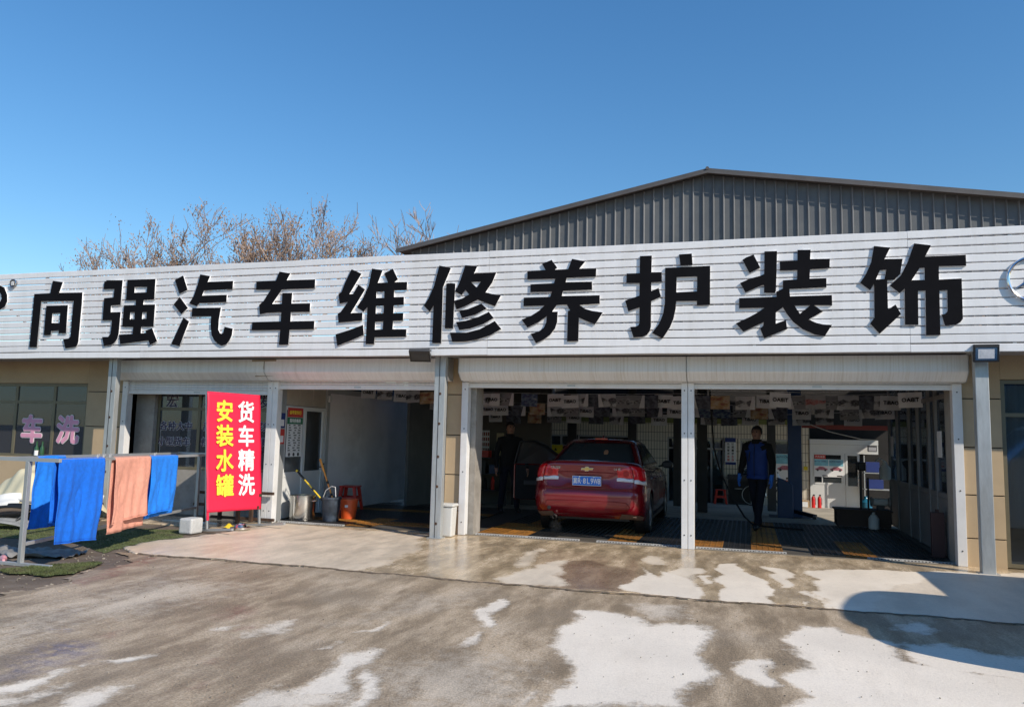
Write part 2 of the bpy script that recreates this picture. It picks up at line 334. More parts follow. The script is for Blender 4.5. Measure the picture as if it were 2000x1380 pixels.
LETTERS = {
 '向': [[(-11.926,3.777),(-11.570,3.781),(-11.539,3.997),(-11.311,3.966),(-11.372,3.780),(-10.868,3.772),(-10.862,3.577),(-10.871,2.922),(-10.887,2.865),(-10.920,2.837),(-11.139,2.812),(-11.204,2.972),(-11.092,2.982),(-11.050,3.016),(-11.054,3.281),(-11.044,3.628),(-11.754,3.643),(-11.762,2.839),(-11.933,2.841)],
  [(-11.634,3.560),(-11.159,3.559),(-11.152,3.069),(-11.311,3.072),(-11.317,3.124),(-11.476,3.117),(-11.483,3.045),(-11.634,3.047)],
  [(-11.483,3.424),(-11.315,3.426),(-11.316,3.251),(-11.481,3.255)]],
 '强': [[(-10.425,3.944),(-10.386,3.945),(-10.385,3.966),(-10.039,3.956),(-10.046,3.533),(-10.242,3.529),(-10.238,3.415),(-10.031,3.415),(-10.039,3.058),(-10.058,2.968),(-10.107,2.901),(-10.165,2.863),(-10.326,2.842),(-10.379,2.998),(-10.254,2.999),(-10.210,3.049),(-10.201,3.247),(-10.204,3.278),(-10.399,3.277),(-10.401,3.659),(-10.206,3.668),(-10.202,3.811),(-10.425,3.812)],
  [(-9.943,3.958),(-9.370,3.953),(-9.369,3.605),(-9.577,3.603),(-9.584,3.527),(-9.342,3.524),(-9.344,3.153),(-9.589,3.157),(-9.589,3.048),(-9.486,3.050),(-9.505,3.089),(-9.369,3.131),(-9.250,2.908),(-9.388,2.851),(-9.427,2.929),(-9.994,2.872),(-10.032,3.033),(-9.757,3.040),(-9.754,3.157),(-9.980,3.164),(-9.976,3.525),(-9.740,3.525),(-9.740,3.604),(-9.943,3.607)],
  [(-9.781,3.831),(-9.532,3.825),(-9.535,3.731),(-9.779,3.732)],
  [(-9.831,3.403),(-9.745,3.404),(-9.745,3.283),(-9.831,3.285)],
  [(-9.584,3.398),(-9.503,3.398),(-9.502,3.286),(-9.587,3.286)]],
 '汽': [[(-8.987,3.922),(-8.825,3.992),(-8.721,3.747),(-8.875,3.685)],
  [(-8.865,3.637),(-8.690,3.448),(-8.812,3.349),(-8.977,3.516)],
  [(-8.766,3.296),(-8.650,3.228),(-8.806,2.826),(-8.968,2.868)],
  [(-8.497,3.997),(-8.302,3.961),(-8.343,3.866),(-7.859,3.866),(-7.862,3.731),(-8.402,3.726),(-8.432,3.645),(-7.962,3.644),(-7.963,3.523),(-8.473,3.522),(-8.524,3.472),(-8.674,3.525),(-8.593,3.649),(-8.535,3.824)],
  [(-8.609,3.446),(-8.057,3.440),(-8.084,3.244),(-8.082,3.082),(-8.049,3.028),(-8.017,3.014),(-7.990,3.032),(-7.969,3.129),(-7.813,3.094),(-7.822,2.992),(-7.859,2.907),(-7.917,2.844),(-8.003,2.823),(-8.067,2.851),(-8.147,2.911),(-8.204,2.998),(-8.233,3.139),(-8.237,3.304),(-8.609,3.307)]],
 '车': [[(-7.018,3.985),(-6.818,3.949),(-6.879,3.842),(-6.373,3.837),(-6.373,3.698),(-6.954,3.699),(-7.118,3.472),(-6.944,3.471),(-6.945,3.642),(-6.767,3.640),(-6.771,3.471),(-6.439,3.468),(-6.440,3.330),(-6.772,3.335),(-6.772,3.190),(-6.350,3.190),(-6.354,3.059),(-6.779,3.060),(-6.789,2.828),(-6.957,2.828),(-6.948,3.060),(-7.465,3.061),(-7.460,3.193),(-6.947,3.194),(-6.944,3.339),(-7.206,3.334),(-7.332,3.313),(-7.354,3.465),(-7.278,3.522),(-7.157,3.705),(-7.425,3.708),(-7.428,3.842),(-7.075,3.843)]],
 '维': [[(-5.756,3.974),(-5.583,3.897),(-5.773,3.589),(-5.711,3.590),(-5.628,3.732),(-5.512,3.653),(-5.736,3.295),(-5.538,3.299),(-5.540,3.179),(-5.938,3.154),(-5.957,3.295),(-5.907,3.320),(-5.795,3.469),(-5.933,3.446),(-5.961,3.598),(-5.911,3.624),(-5.856,3.772)],
  [(-5.978,2.977),(-5.746,3.040),(-5.520,3.115),(-5.501,2.960),(-5.715,2.877),(-5.939,2.800)],
  [(-5.412,3.971),(-5.233,3.935),(-5.305,3.745),(-5.139,3.748),(-5.206,3.888),(-5.066,3.957),(-4.975,3.788),(-5.030,3.748),(-4.823,3.745),(-4.824,3.621),(-5.030,3.622),(-5.028,3.521),(-4.866,3.522),(-4.865,3.398),(-5.029,3.397),(-5.028,3.279),(-4.866,3.280),(-4.868,3.167),(-5.027,3.164),(-5.032,3.040),(-4.805,3.036),(-4.808,2.925),(-5.319,2.922),(-5.325,2.820),(-5.465,2.823),(-5.462,3.381),(-5.524,3.313),(-5.639,3.385),(-5.545,3.516),(-5.454,3.718)],
  [(-5.321,3.611),(-5.191,3.612),(-5.190,3.516),(-5.319,3.516)],
  [(-5.319,3.395),(-5.190,3.396),(-5.190,3.283),(-5.317,3.278)],
  [(-5.320,3.156),(-5.190,3.160),(-5.193,3.041),(-5.320,3.037)]],
 '修': [[(-4.319,3.973),(-4.133,3.927),(-4.249,3.644),(-4.250,2.821),(-4.391,2.825),(-4.389,3.375),(-4.447,3.287),(-4.543,3.382),(-4.476,3.482),(-4.393,3.669)],
  [(-4.199,3.700),(-4.131,3.705),(-4.056,3.695),(-4.072,3.034),(-4.199,3.038)],
  [(-3.911,3.962),(-3.727,3.934),(-3.770,3.833),(-3.432,3.834),(-3.493,3.688),(-3.588,3.550),(-3.474,3.520),(-3.355,3.499),(-3.439,3.346),(-3.561,3.386),(-3.705,3.446),(-3.876,3.362),(-4.028,3.312),(-4.070,3.441),(-3.942,3.472),(-3.840,3.528),(-3.899,3.594),(-3.954,3.521),(-4.059,3.579),(-3.991,3.715)],
  [(-3.813,3.707),(-3.667,3.709),(-3.726,3.625)],
  [(-3.988,3.293),(-3.854,3.313),(-3.647,3.389),(-3.561,3.311),(-3.739,3.227),(-3.938,3.183)],
  [(-4.029,3.128),(-3.880,3.144),(-3.697,3.192),(-3.532,3.266),(-3.451,3.173),(-3.613,3.089),(-3.805,3.029),(-3.976,3.010)],
  [(-4.117,2.976),(-3.864,2.972),(-3.662,3.017),(-3.438,3.132),(-3.335,3.014),(-3.508,2.923),(-3.698,2.868),(-3.870,2.841),(-4.079,2.840)]],
 '养': [[(-2.756,3.933),(-2.619,3.985),(-2.535,3.868),(-2.567,3.841),(-2.380,3.840),(-2.325,3.987),(-2.136,3.942),(-2.219,3.841),(-1.980,3.838),(-1.984,3.719),(-2.396,3.719),(-2.410,3.658),(-2.037,3.653),(-2.036,3.539),(-2.445,3.536),(-2.462,3.464),(-1.927,3.460),(-1.927,3.342),(-2.206,3.328),(-2.136,3.277),(-2.037,3.245),(-1.880,3.220),(-1.988,3.058),(-2.109,3.104),(-2.216,3.155),(-2.221,2.826),(-2.378,2.825),(-2.373,3.253),(-2.343,3.257),(-2.389,3.341),(-2.533,3.338),(-2.597,3.246),(-2.516,3.244),(-2.523,3.097),(-2.552,3.008),(-2.621,2.920),(-2.711,2.854),(-2.823,2.804),(-2.904,2.939),(-2.795,2.965),(-2.715,3.021),(-2.683,3.090),(-2.672,3.185),(-2.798,3.098),(-2.951,3.027),(-3.041,3.143),(-2.903,3.195),(-2.791,3.263),(-2.711,3.336),(-3.017,3.334),(-3.015,3.458),(-2.631,3.457),(-2.607,3.531),(-2.920,3.533),(-2.921,3.645),(-2.579,3.650),(-2.562,3.713),(-2.969,3.717),(-2.970,3.833),(-2.705,3.843)]],
 '护': [[(-1.380,3.984),(-1.219,3.984),(-1.224,3.754),(-1.085,3.751),(-1.084,3.614),(-1.225,3.612),(-1.224,3.494),(-1.128,3.536),(-1.093,3.413),(-1.226,3.354),(-1.227,3.010),(-1.242,2.950),(-1.281,2.900),(-1.340,2.873),(-1.460,2.868),(-1.506,3.012),(-1.431,3.016),(-1.396,3.032),(-1.383,3.059),(-1.383,3.277),(-1.533,3.225),(-1.578,3.376),(-1.384,3.438),(-1.383,3.609),(-1.564,3.615),(-1.561,3.749),(-1.383,3.747)],
  [(-0.858,3.983),(-0.690,3.989),(-0.680,3.827),(-0.839,3.828)],
  [(-1.042,3.808),(-0.452,3.812),(-0.456,3.284),(-0.625,3.283),(-0.625,3.343),(-0.894,3.347),(-0.901,3.245),(-0.928,3.115),(-0.976,2.996),(-1.074,2.849),(-1.212,2.925),(-1.114,3.059),(-1.065,3.189),(-1.044,3.329)],
  [(-0.888,3.673),(-0.620,3.673),(-0.623,3.473),(-0.892,3.468)]],
 '装': [[(-0.041,3.874),(0.006,3.906),(0.099,3.938),(0.182,3.759),(0.045,3.693)],
  [(0.235,3.974),(0.391,3.972),(0.371,3.449),(0.357,3.422),(0.225,3.428),(0.226,3.528),(0.192,3.524),(-0.005,3.438),(-0.073,3.566),(0.053,3.622),(0.179,3.653),(0.229,3.674)],
  [(0.640,3.975),(0.799,3.970),(0.790,3.848),(1.025,3.844),(1.020,3.720),(0.786,3.712),(0.780,3.595),(0.981,3.596),(0.979,3.475),(0.534,3.467),(0.541,3.372),(1.042,3.375),(1.042,3.241),(0.832,3.246),(0.933,3.166),(0.764,3.067),(0.852,3.023),(0.934,3.001),(1.037,2.994),(0.945,2.847),(0.831,2.873),(0.683,2.946),(0.572,3.043),(0.498,3.145),(0.452,3.233),(0.366,3.164),(0.364,3.022),(0.488,3.067),(0.501,2.949),(0.219,2.832),(0.173,2.959),(0.211,2.999),(0.219,3.045),(0.096,2.986),(-0.035,2.922),(-0.129,3.034),(0.049,3.120),(0.146,3.174),(0.228,3.233),(-0.087,3.233),(-0.086,3.367),(0.378,3.372),(0.375,3.438),(0.455,3.474),(0.458,3.584),(0.630,3.590),(0.633,3.710),(0.422,3.710),(0.423,3.833),(0.637,3.837)],
  [(0.594,3.249),(0.781,3.248),(0.658,3.144)]],
 '饰': [[(1.543,3.983),(1.727,3.955),(1.660,3.811),(1.866,3.807),(1.833,3.617),(1.765,3.543),(1.684,3.542),(1.684,3.172),(1.771,3.235),(1.830,3.114),(1.582,2.871),(1.476,3.002),(1.526,3.071),(1.534,3.504),(1.485,3.421),(1.372,3.518),(1.440,3.622),(1.505,3.776)],
  [(1.604,3.670),(1.676,3.675),(1.652,3.557),(1.556,3.557)],
  [(2.000,3.994),(2.187,3.962),(2.118,3.824),(2.563,3.824),(2.563,3.689),(2.265,3.693),(2.262,3.530),(2.509,3.535),(2.506,3.041),(2.479,3.001),(2.425,2.968),(2.310,2.960),(2.276,3.098),(2.314,3.103),(2.342,3.134),(2.347,3.396),(2.262,3.393),(2.257,2.846),(2.099,2.843),(2.108,3.398),(2.026,3.398),(2.019,2.975),(1.870,2.981),(1.877,3.431),(1.820,3.373),(1.712,3.472),(1.840,3.597),(1.918,3.758)],
  [(2.052,3.681),(2.105,3.681),(2.103,3.531),(1.959,3.533)]],
 'P': [[(-13.025,3.956),(-12.739,3.961),(-12.619,3.913),(-12.539,3.778),(-12.525,3.660),(-12.567,3.567),(-12.685,3.511),(-12.798,3.502),(-12.754,3.136),(-12.923,3.124)],
  [(-12.839,3.846),(-12.745,3.858),(-12.679,3.782),(-12.663,3.708),(-12.701,3.650),(-12.814,3.638)]],
}
DRY_APRON = [
 ([(.95,-3.6),(1.2,-2.2),(2.0,-1.0),(3.2,-.3),(7,-.3),(7,-3.6)],.06,.72),  # dry patch cut to the van shadow outline, keeps sky sheen out of it
 ([(-7.32,-3.52),(-7.88,-2.25),(-7.40,-2.01),(-7.34,-0.01),(-4.60,-0.33),(-4.11,-1.73),(-4.00,-2.79),(-4.02,-3.50)],0.10,0.52),
 ([(-2.77,-0.82),(-2.58,-0.99),(-2.49,-2.09),(-2.56,-2.51),(-2.69,-2.18)],0.08,0.55),
 ([(-2.39,-2.14),(-2.14,-1.72),(-1.83,-3.34),(-2.14,-3.48),(-2.30,-3.48),(-2.50,-3.18)],0.07,0.7),
 ([(-1.21,-3.29),(-1.17,-2.42),(-1.15,-1.90),(-0.97,-2.49),(-0.91,-1.94),(-0.60,-2.33),(-0.48,-2.90),(-0.43,-3.48),(-0.77,-3.43)],0.03,1),
 ([(-0.80,-1.60),(-0.53,-1.62),(-0.52,-1.95),(-0.60,-2.33),(-0.79,-2.07)],0.03,0.8),
 ([(-1.28,-0.86),(-1.05,-0.86),(-0.95,-1.57),(-1.12,-1.65)],0.05,0.6),
 ([(-0.37,-1.20),(-0.13,-0.99),(-0.04,-1.54),(0.08,-1.85),(0.20,-2.45),(0.27,-2.71),(0.21,-3.48),(-0.25,-3.52)],0.025,1),
 ([(0.20,-1.04),(0.43,-1.23),(0.48,-1.84),(0.45,-2.41),(0.35,-2.53)],0.03,0.9),
 ([(0.60,-1.25),(0.97,-0.93),(2.11,-0.66),(2.85,-0.51),(3.43,-0.34),(2.91,-1.98),(2.61,-1.39),(2.06,-1.63),(1.72,-2.36),(1.50,-3.35),(1.15,-3.44),(0.78,-3.51),(0.70,-3.30),(0.65,-2.82),(0.73,-2.36),(0.68,-1.76)],0.04,0.95),
 ([(0.54,-2.59),(0.64,-2.55),(0.65,-3.08),(0.76,-3.50),(0.68,-3.48)],0.03,0.9),
 ([(-0.47,-2.10),(-0.40,-1.98),(-0.36,-2.54),(-0.43,-2.73)],0.02,0.9),
 ([(0.48,-3.15),(0.53,-3.19),(0.48,-3.50)],0.02,0.8),
 ([(1.49,-3.41),(1.60,-3.36),(2.72,-2.56),(2.40,-3.58),(2.02,-3.59),(1.59,-3.77)],0.05,0.75)]
DRY_YARD = [
 ([(-1.47,-4.33),(-1.19,-4.32),(-0.81,-4.47),(-0.75,-4.64),(-0.58,-4.47),(-0.38,-4.39),(-0.32,-4.73),(-0.27,-4.96),(-0.35,-5.22),(-0.34,-5.43),(-0.27,-5.73),(-0.26,-5.96),(-0.34,-6.26),(-0.38,-6.42),(-0.40,-6.61),(-1.09,-6.87),(-1.09,-6.44),(-1.15,-6.07),(-1.25,-5.79),(-1.37,-5.55),(-1.37,-5.32),(-1.42,-4.91),(-1.42,-4.62)],0.04,1),
 ([(0.38,-4.17),(0.73,-4.07),(0.79,-4.36),(1.01,-4.48),(1.06,-5.01),(1.84,-5.32),(1.65,-5.93),(0.21,-6.47),(0.19,-6.35),(0.34,-6.12),(0.27,-5.81),(0.30,-5.57),(0.35,-5.29),(0.31,-5.03),(0.27,-4.74),(0.36,-4.45)],0.035,1),
 ([(1.06,-4.50),(1.45,-4.42),(2.06,-4.62),(1.82,-5.38),(1.14,-5.11)],0.05,1),
 ([(1.07,-3.98),(1.47,-3.62),(1.53,-3.88),(1.33,-4.15)],0.05,0.8),
 ([(-0.10,-5.84),(-0.06,-5.59),(0.01,-5.43),(0.15,-5.34),(0.16,-5.96),(0.05,-6.01)],0.03,0.95),
 ([(-1.28,-6.62),(-1.24,-6.58),(-1.20,-6.78),(-1.23,-6.84)],0.03,0.7),
 ([(-1.02,-3.91),(-0.64,-3.75),(-0.47,-4.23),(-0.80,-4.41)],0.09,0.55),
 ([(-0.77,-4.64),(-0.77,-5.00),(-0.66,-5.27),(-0.64,-4.77)],0.04,0.9),
 ([(-2.30,-4.45),(-2.20,-4.15),(-2.11,-4.25),(-2.00,-5.06),(-2.07,-5.18)],0.025,1),
 ([(-1.99,-5.80),(-2.02,-5.33),(-1.94,-5.55),(-1.92,-5.85)],0.025,0.9),
 ([(-2.86,-6.24),(-2.84,-5.98),(-2.82,-6.17)],0.025,0.9),
 ([(-2.86,-5.75),(-2.77,-5.36),(-2.78,-5.66)],0.025,0.9),
 ([(-2.49,-7.11),(-2.59,-6.70),(-2.66,-6.35),(-2.59,-6.08),(-2.50,-6.08),(-2.45,-6.52),(-2.25,-6.99),(-2.30,-7.15)],0.04,0.95),
 ([(-2.35,-6.57),(-2.14,-6.69),(-2.12,-6.99),(-2.10,-7.25),(-2.16,-7.28),(-2.21,-6.88)],0.03,1),
 ([(-2.80,-7.54),(-2.66,-7.05),(-2.49,-7.11),(-2.25,-6.99),(-2.23,-7.21),(-2.27,-7.34)],0.06,0.8),
 ([(-4.03,-6.97),(-3.93,-6.80),(-3.79,-6.68),(-3.82,-6.87),(-3.88,-6.99)],0.03,1),
 ([(-4.22,-7.67),(-4.04,-7.12),(-4.04,-7.38),(-4.04,-7.82)],0.04,1),
 ([(-4.03,-7.83),(-3.83,-7.50),(-3.84,-7.80),(-3.90,-7.93)],0.05,0.9),
 ([(-3.58,-7.83),(-3.68,-7.62),(-3.46,-7.38),(-3.37,-7.65),(-3.38,-7.76)],0.05,0.9),
 ([(-3.61,-6.13),(-3.58,-5.71),(-3.46,-5.61),(-3.37,-5.97),(-3.55,-6.16)],0.06,0.7),
 ([(-3.90,-6.14),(-3.84,-5.89),(-3.82,-6.12)],0.025,0.9),
 ([(-4.92,-6.98),(-5.11,-6.16),(-4.76,-5.71),(-4.79,-4.65),(-5.72,-4.62),(-5.47,-5.80),(-5.29,-6.67)],0.3,0.4),
 ([(-2.28,-6.46),(-1.90,-6.05),(-1.50,-6.15),(-1.28,-6.90),(-1.81,-7.10)],0.25,0.4),
 ([(-3.13,-5.62),(-2.97,-4.51),(-2.48,-3.77),(-2.60,-4.80)],0.2,0.3)]
STAINS = [
 ([(-4.56,-7.10),(-4.61,-6.85),(-4.48,-6.66),(-4.31,-6.87),(-4.27,-7.17)],0.1,'b'),
 ([(-4.51,-7.33),(-4.48,-7.07),(-4.17,-7.07),(-4.33,-7.48)],0.25,'b'),
 ([(-5.02,-6.56),(-4.95,-6.49),(-4.85,-6.61)],0.05,'b'),
 ([(-4.20,-5.68),(-4.28,-5.35),(-4.05,-5.31),(-3.90,-5.56),(-4.05,-5.81)],0.1,'r'),
 ([(-3.75,-6.12),(-3.72,-5.84),(-3.66,-6.00)],0.03,'r'),
 ([(-3.21,-7.27),(-3.17,-7.14),(-3.12,-7.25)],0.05,'r'),
 ([(-4.47,-6.50),(-4.45,-6.33),(-4.32,-6.52)],0.08,'r'),
 ([(-3.37,-6.79),(-3.36,-6.69),(-3.30,-6.80)],0.04,'r'),
 ([(-6.27,-5.02),(-6.44,-4.63),(-6.84,-3.42),(-6.60,-3.53),(-6.20,-4.68),(-6.01,-5.19)],0.05,'r'),
 ([(-2.12,-1.81),(-1.88,-1.59),(-1.22,-2.27),(-1.19,-3.42),(-1.84,-3.49)],0.05,'m')]
# ================================================================== ground
def pfield(X, Y, poly, soft):
    p = np.array(poly); d = np.full(X.shape, 1e9); ins = np.zeros(X.shape, bool); n = len(p)
    for i in range(n):
        (x1, y1), (x2, y2) = p[i], p[(i+1) % n]; dx, dy = x2-x1, y2-y1
        t = np.clip(((X-x1)*dx+(Y-y1)*dy)/(dx*dx+dy*dy+1e-12), 0, 1)
        d = np.minimum(d, np.hypot(X-x1-t*dx, Y-y1-t*dy))
        c = ((y1 > Y) != (y2 > Y)) & (X < (x2-x1)*(Y-y1)/(y2-y1+1e-12)+x1); ins ^= c
    sd = np.where(ins, d, -d); return np.clip(.5+sd/(2*soft), 0, 1)
def warp(X, Y, a=1.):
    s = np.sin
    wx = .05*s(X*5.1+2*s(Y*3.3))+.03*s(Y*9.7+X*4.1)+.014*s(X*23+Y*17)+.008*s(Y*47-X*31)
    wy = .05*s(Y*4.7+2*s(X*2.9))+.03*s(X*8.9-Y*5.3)+.014*s(Y*27-X*19)+.008*s(X*53+Y*41)
    return X+a*wx, Y+a*wy
def concrete_sheet(name, x0, x1, y0, y1, step, dry, mat_, keep, zfn, skirt=0., soft_k=1.):
    nx, ny = int((x1-x0)/step)+1, int((y1-y0)/step)+1
    xs, ys = np.linspace(x0, x1, nx), np.linspace(y0, y1, ny); X, Y = np.meshgrid(xs, ys)
    WX, WY = warp(X, Y, .8)
    D = np.zeros_like(X)
    W_ = np.full(X.shape, .5)
    for poly, soft, val in dry:
        e = pfield(WX, WY, poly, soft*soft_k); W_ = np.where(e > D, val, W_); D = np.maximum(D, e)
    S = np.zeros(X.shape+(4,)); S[..., 3] = 1
    for poly, soft, c in STAINS:
        if (c == 'm') != (name == 'apron'): continue
        k = {'r':0,'b':1,'m':2}[c]; S[..., k] = np.maximum(S[..., k], pfield(WX, WY, poly, soft))
    Z = zfn(X, Y); K = keep(X, Y)
    idx = -np.ones(X.size, int); kk = K.ravel(); idx[kk] = np.arange(kk.sum())
    V = np.stack([X.ravel(), Y.ravel(), Z.ravel()], 1)[kk]
    a = np.arange((ny-1)*nx).reshape(ny-1, nx)[:, :-1].ravel()
    q = np.stack([a, a+1, a+nx+1, a+nx], 1); q = q[kk[q].all(1)]; q = idx[q]
    me = bpy.data.meshes.new(name); me.from_pydata(V.tolist(), [], q.tolist())
    at = me.attributes.new('dry', 'FLOAT', 'POINT'); at.data.foreach_set('value', D.ravel()[kk].astype(np.float32))
    av = me.attributes.new('level', 'FLOAT', 'POINT'); av.data.foreach_set('value', W_.ravel()[kk].astype(np.float32))
    ac = me.attributes.new('stain', 'FLOAT_COLOR', 'POINT'); ac.data.foreach_set('color', S.reshape(-1, 4)[kk].astype(np.float32).ravel())
    me.materials.append(mat_); me.polygons.foreach_set('use_smooth', [True]*len(me.polygons))
    o = bpy.data.objects.new(name, me); COL.objects.link(o); o['kind'] = 'structure'
    if skirt: sd = o.modifiers.new('solid', 'SOLIDIFY'); sd.thickness = skirt; sd.offset = -1
    return o
def concrete_mat(name, wetc, dryc, grain, wr, dr, bumpd, streak):
    m = bpy.data.materials.new(name); m.use_nodes = True; t = m.node_tree; n = t.nodes; L = t.links; b = n['Principled BSDF']
    def node(k, **kw):
        x = n.new(k)
        for a, v in kw.items(): setattr(x, a, v)
        return x
    def math_(op, a, b_=None, c=None, clamp=False):
        x = node('ShaderNodeMath', operation=op); x.use_clamp = clamp
        for i, v in enumerate((a, b_, c)):
            if v is None: continue
            if isinstance(v, (int, float)): x.inputs[i].default_value = v
            else: L.new(v, x.inputs[i])
        return x.outputs[0]
    def noise(scale, det=6, rough=.6, vec=None):
        x = node('ShaderNodeTexNoise'); x.inputs['Scale'].default_value = scale; x.inputs['Detail'].default_value = det; x.inputs['Roughness'].default_value = rough
        L.new(vec, x.inputs['Vector']); return x.outputs[0]
    def mixc(f, a, c):
        x = node('ShaderNodeMix', data_type='RGBA')
        for i, v in ((0, f), (6, a), (7, c)):
            if isinstance(v, tuple): x.inputs[i].default_value = v+(1,)
            elif isinstance(v, (int, float)): x.inputs[i].default_value = v
            else: L.new(v, x.inputs[i])
        return x.outputs[2]
    def rng(v, a, c, d=0., e=1.):
        x = node('ShaderNodeMapRange'); x.interpolation_type = 'SMOOTHSTEP'; L.new(v, x.inputs[0])
        for i, k in enumerate((a, c, d, e)): x.inputs[i+1].default_value = k
        return x.outputs[0]
    pos = node('ShaderNodeNewGeometry').outputs['Position']
    mp = node('ShaderNodeMapping'); L.new(pos, mp.inputs[0]); mp.inputs['Rotation'].default_value = (0, 0, rad(12)); mp.inputs['Scale'].default_value = streak
    dry = node('ShaderNodeAttribute', attribute_name='dry').outputs['Fac']
    level = node('ShaderNodeAttribute', attribute_name='level').outputs['Fac']
    stain = node('ShaderNodeAttribute', attribute_name='stain').outputs['Color']
    sep = node('ShaderNodeSeparateColor'); L.new(stain, sep.inputs[0])
    n1 = noise(9, 8, .7, pos); n2 = noise(1.6, 8, .65, mp.outputs[0]); n3 = noise(grain, 3, .8, pos); n4 = noise(.7, 5, .6, pos); n5 = noise(34, 6, .75, pos)
    f = math_('ADD', dry, math_('MULTIPLY', math_('SUBTRACT', n1, .5), 1.1))
    f = math_('ADD', f, math_('MULTIPLY', math_('SUBTRACT', n5, .5), .55))
    f = math_('ADD', f, math_('MULTIPLY', math_('SUBTRACT', n2, .5), .5))
    f = math_('MULTIPLY', math_('MULTIPLY', rng(f, .25, .75), rng(dry, .03, .40)), math_('ADD', level, math_('MULTIPLY', math_('SUBTRACT', n2, .5), .5)))
    f2 = math_('ADD', math_('MULTIPLY', math_('MULTIPLY', rng(n2, .42, .72), rng(n5, .3, .7)), .42), math_('MULTIPLY', rng(n4, .45, .75), .12))
    f = math_('MAXIMUM', f, math_('MULTIPLY', f2, math_('SUBTRACT', 1., math_('MULTIPLY', sep.outputs[2], .8))), clamp=True)
    # damp fringe: darker where a drying edge meets the wet ground
    wc = mixc(rng(n2, .36, .66), tuple(c*.66 for c in wetc), tuple(c*1.18 for c in wetc)); wc = mixc(math_('MULTIPLY', rng(n4, .5, .72), .5), wc, tuple(c*.62 for c in wetc))
    wc = mixc(math_('MULTIPLY', sep.outputs[0], math_('MULTIPLY', rng(n1, .35, .65), .62)), wc, (.20, .055, .038))
    wc = mixc(math_('MULTIPLY', sep.outputs[1], math_('MULTIPLY', rng(n1, .35, .65), .75)), wc, (.035, .05, .16))
    wc = mixc(math_('MULTIPLY', sep.outputs[2], .5), wc, (.13, .085, .06))
    dc = mixc(rng(n4, .3, .7), tuple(c*.9 for c in dryc), tuple(min(1, c*1.06) for c in dryc))
    dc = mixc(math_('MULTIPLY', math_('MULTIPLY', rng(n5, .45, .75), rng(n1, .35, .65)), .55), dc, tuple(c*.62 for c in dryc))
    col = mixc(f, wc, dc)
    # grain: light and dark sand grains
    gw = rng(n3, .25, .75, .62, 1.36); gd = rng(n3, .15, .85, .88, 1.10); gr = math_('ADD', gw, math_('MULTIPLY', f, math_('SUBTRACT', gd, gw)))
    mul = node('ShaderNodeVectorMath', operation='SCALE'); L.new(col, mul.inputs[0]); L.new(gr, mul.inputs['Scale'])
    L.new(mul.outputs[0], b.inputs['Base Color'])
    rr = math_('ADD', wr, math_('MULTIPLY', f, dr-wr)); rr = math_('ADD', rr, math_('MULTIPLY', math_('SUBTRACT', n2, .5), .22), clamp=True)
    L.new(rr, b.inputs['Roughness'])
    bp = node('ShaderNodeBump'); bp.inputs['Strength'].default_value = 1.; bp.inputs['Distance'].default_value = bumpd
    L.new(math_('MULTIPLY', math_('ADD', n3, math_('MULTIPLY', n5, .8)), math_('SUBTRACT', 1., math_('MULTIPLY', f, .72))), bp.inputs['Height']); L.new(bp.outputs[0], b.inputs['Normal'])
    return m
yard_mat = concrete_mat('yard_concrete', (.375, .282, .183), (.775, .695, .59), 62., .6, .9, .008, (2.2, .6, 1.))
apron_mat = concrete_mat('apron_concrete', (.56, .425, .268), (.79, .70, .58), 120., .15, .75, .0007, (2.4, .8, 1.))

def ground_sheet():
    b = MB(); xs = [-700, -60, -20, 12, 60, 700]; prof = [(-700, -.012), (-12, -.012), (4.42, -.012), (8, -.18), (12, -.40), (15.9, -.56), (40, -.6), (900, -.6)]
    b.grid(lambda u, v: (xs[round(u*5)],)+prof[round(v*7)], 5, 7)
    m = mat('dirt_ground', (.125, .092, .066), .95, var=.35, scale=1.3, bump=1., bscale=45, dirt=(.22, .18, .14), dscale=3.5, damt=.7)
    o = b.build('ground', m); o['kind'] = 'structure'; return o
ground_sheet()
BX, BY = [-5.95, -6.3, -6.49, -6.6, -6.81, -7.3], [-9.0, -5.82, -5.11, -4.37, -3.7, -3.4]
def yard_keep(X, Y):
    bx = np.interp(Y, BY, BX); wob = .10*np.sin(Y*6+1)+.05*np.sin(Y*17)+.025*np.sin(Y*41+X*3)
    return X > bx+wob
concrete_sheet('yard', -7.7, 6.5, -9.2, -3.40, .034, DRY_YARD, yard_mat, yard_keep,
    lambda X, Y: .004*np.sin(X*1.3+Y)*np.sin(Y*2.1)+.002*np.sin(X*7+Y*5), soft_k=3.2)
AX, AY = [-7.0, -7.5, -7.62, -7.42, -7.33, -10.6, -10.6], [-3.46, -3.15, -2.57, -2.01, -.99, -.93, .3]
def apron_keep(X, Y):
    e = -3.44+.02*np.sin(X*5)+.012*np.sin(X*17+1)+.006*np.sin(X*43)+.04*np.sin(X*.9)
    return (X > np.interp(Y, AY, AX)+.02*np.sin(Y*19)) & (Y > e)
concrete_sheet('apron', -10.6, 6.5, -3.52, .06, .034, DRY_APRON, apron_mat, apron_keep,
    lambda X, Y: .010+.003*np.sin(X*1.1+2)*np.sin(Y*1.7)+.0015*np.sin(X*5+Y*7), skirt=.03, soft_k=1.8)

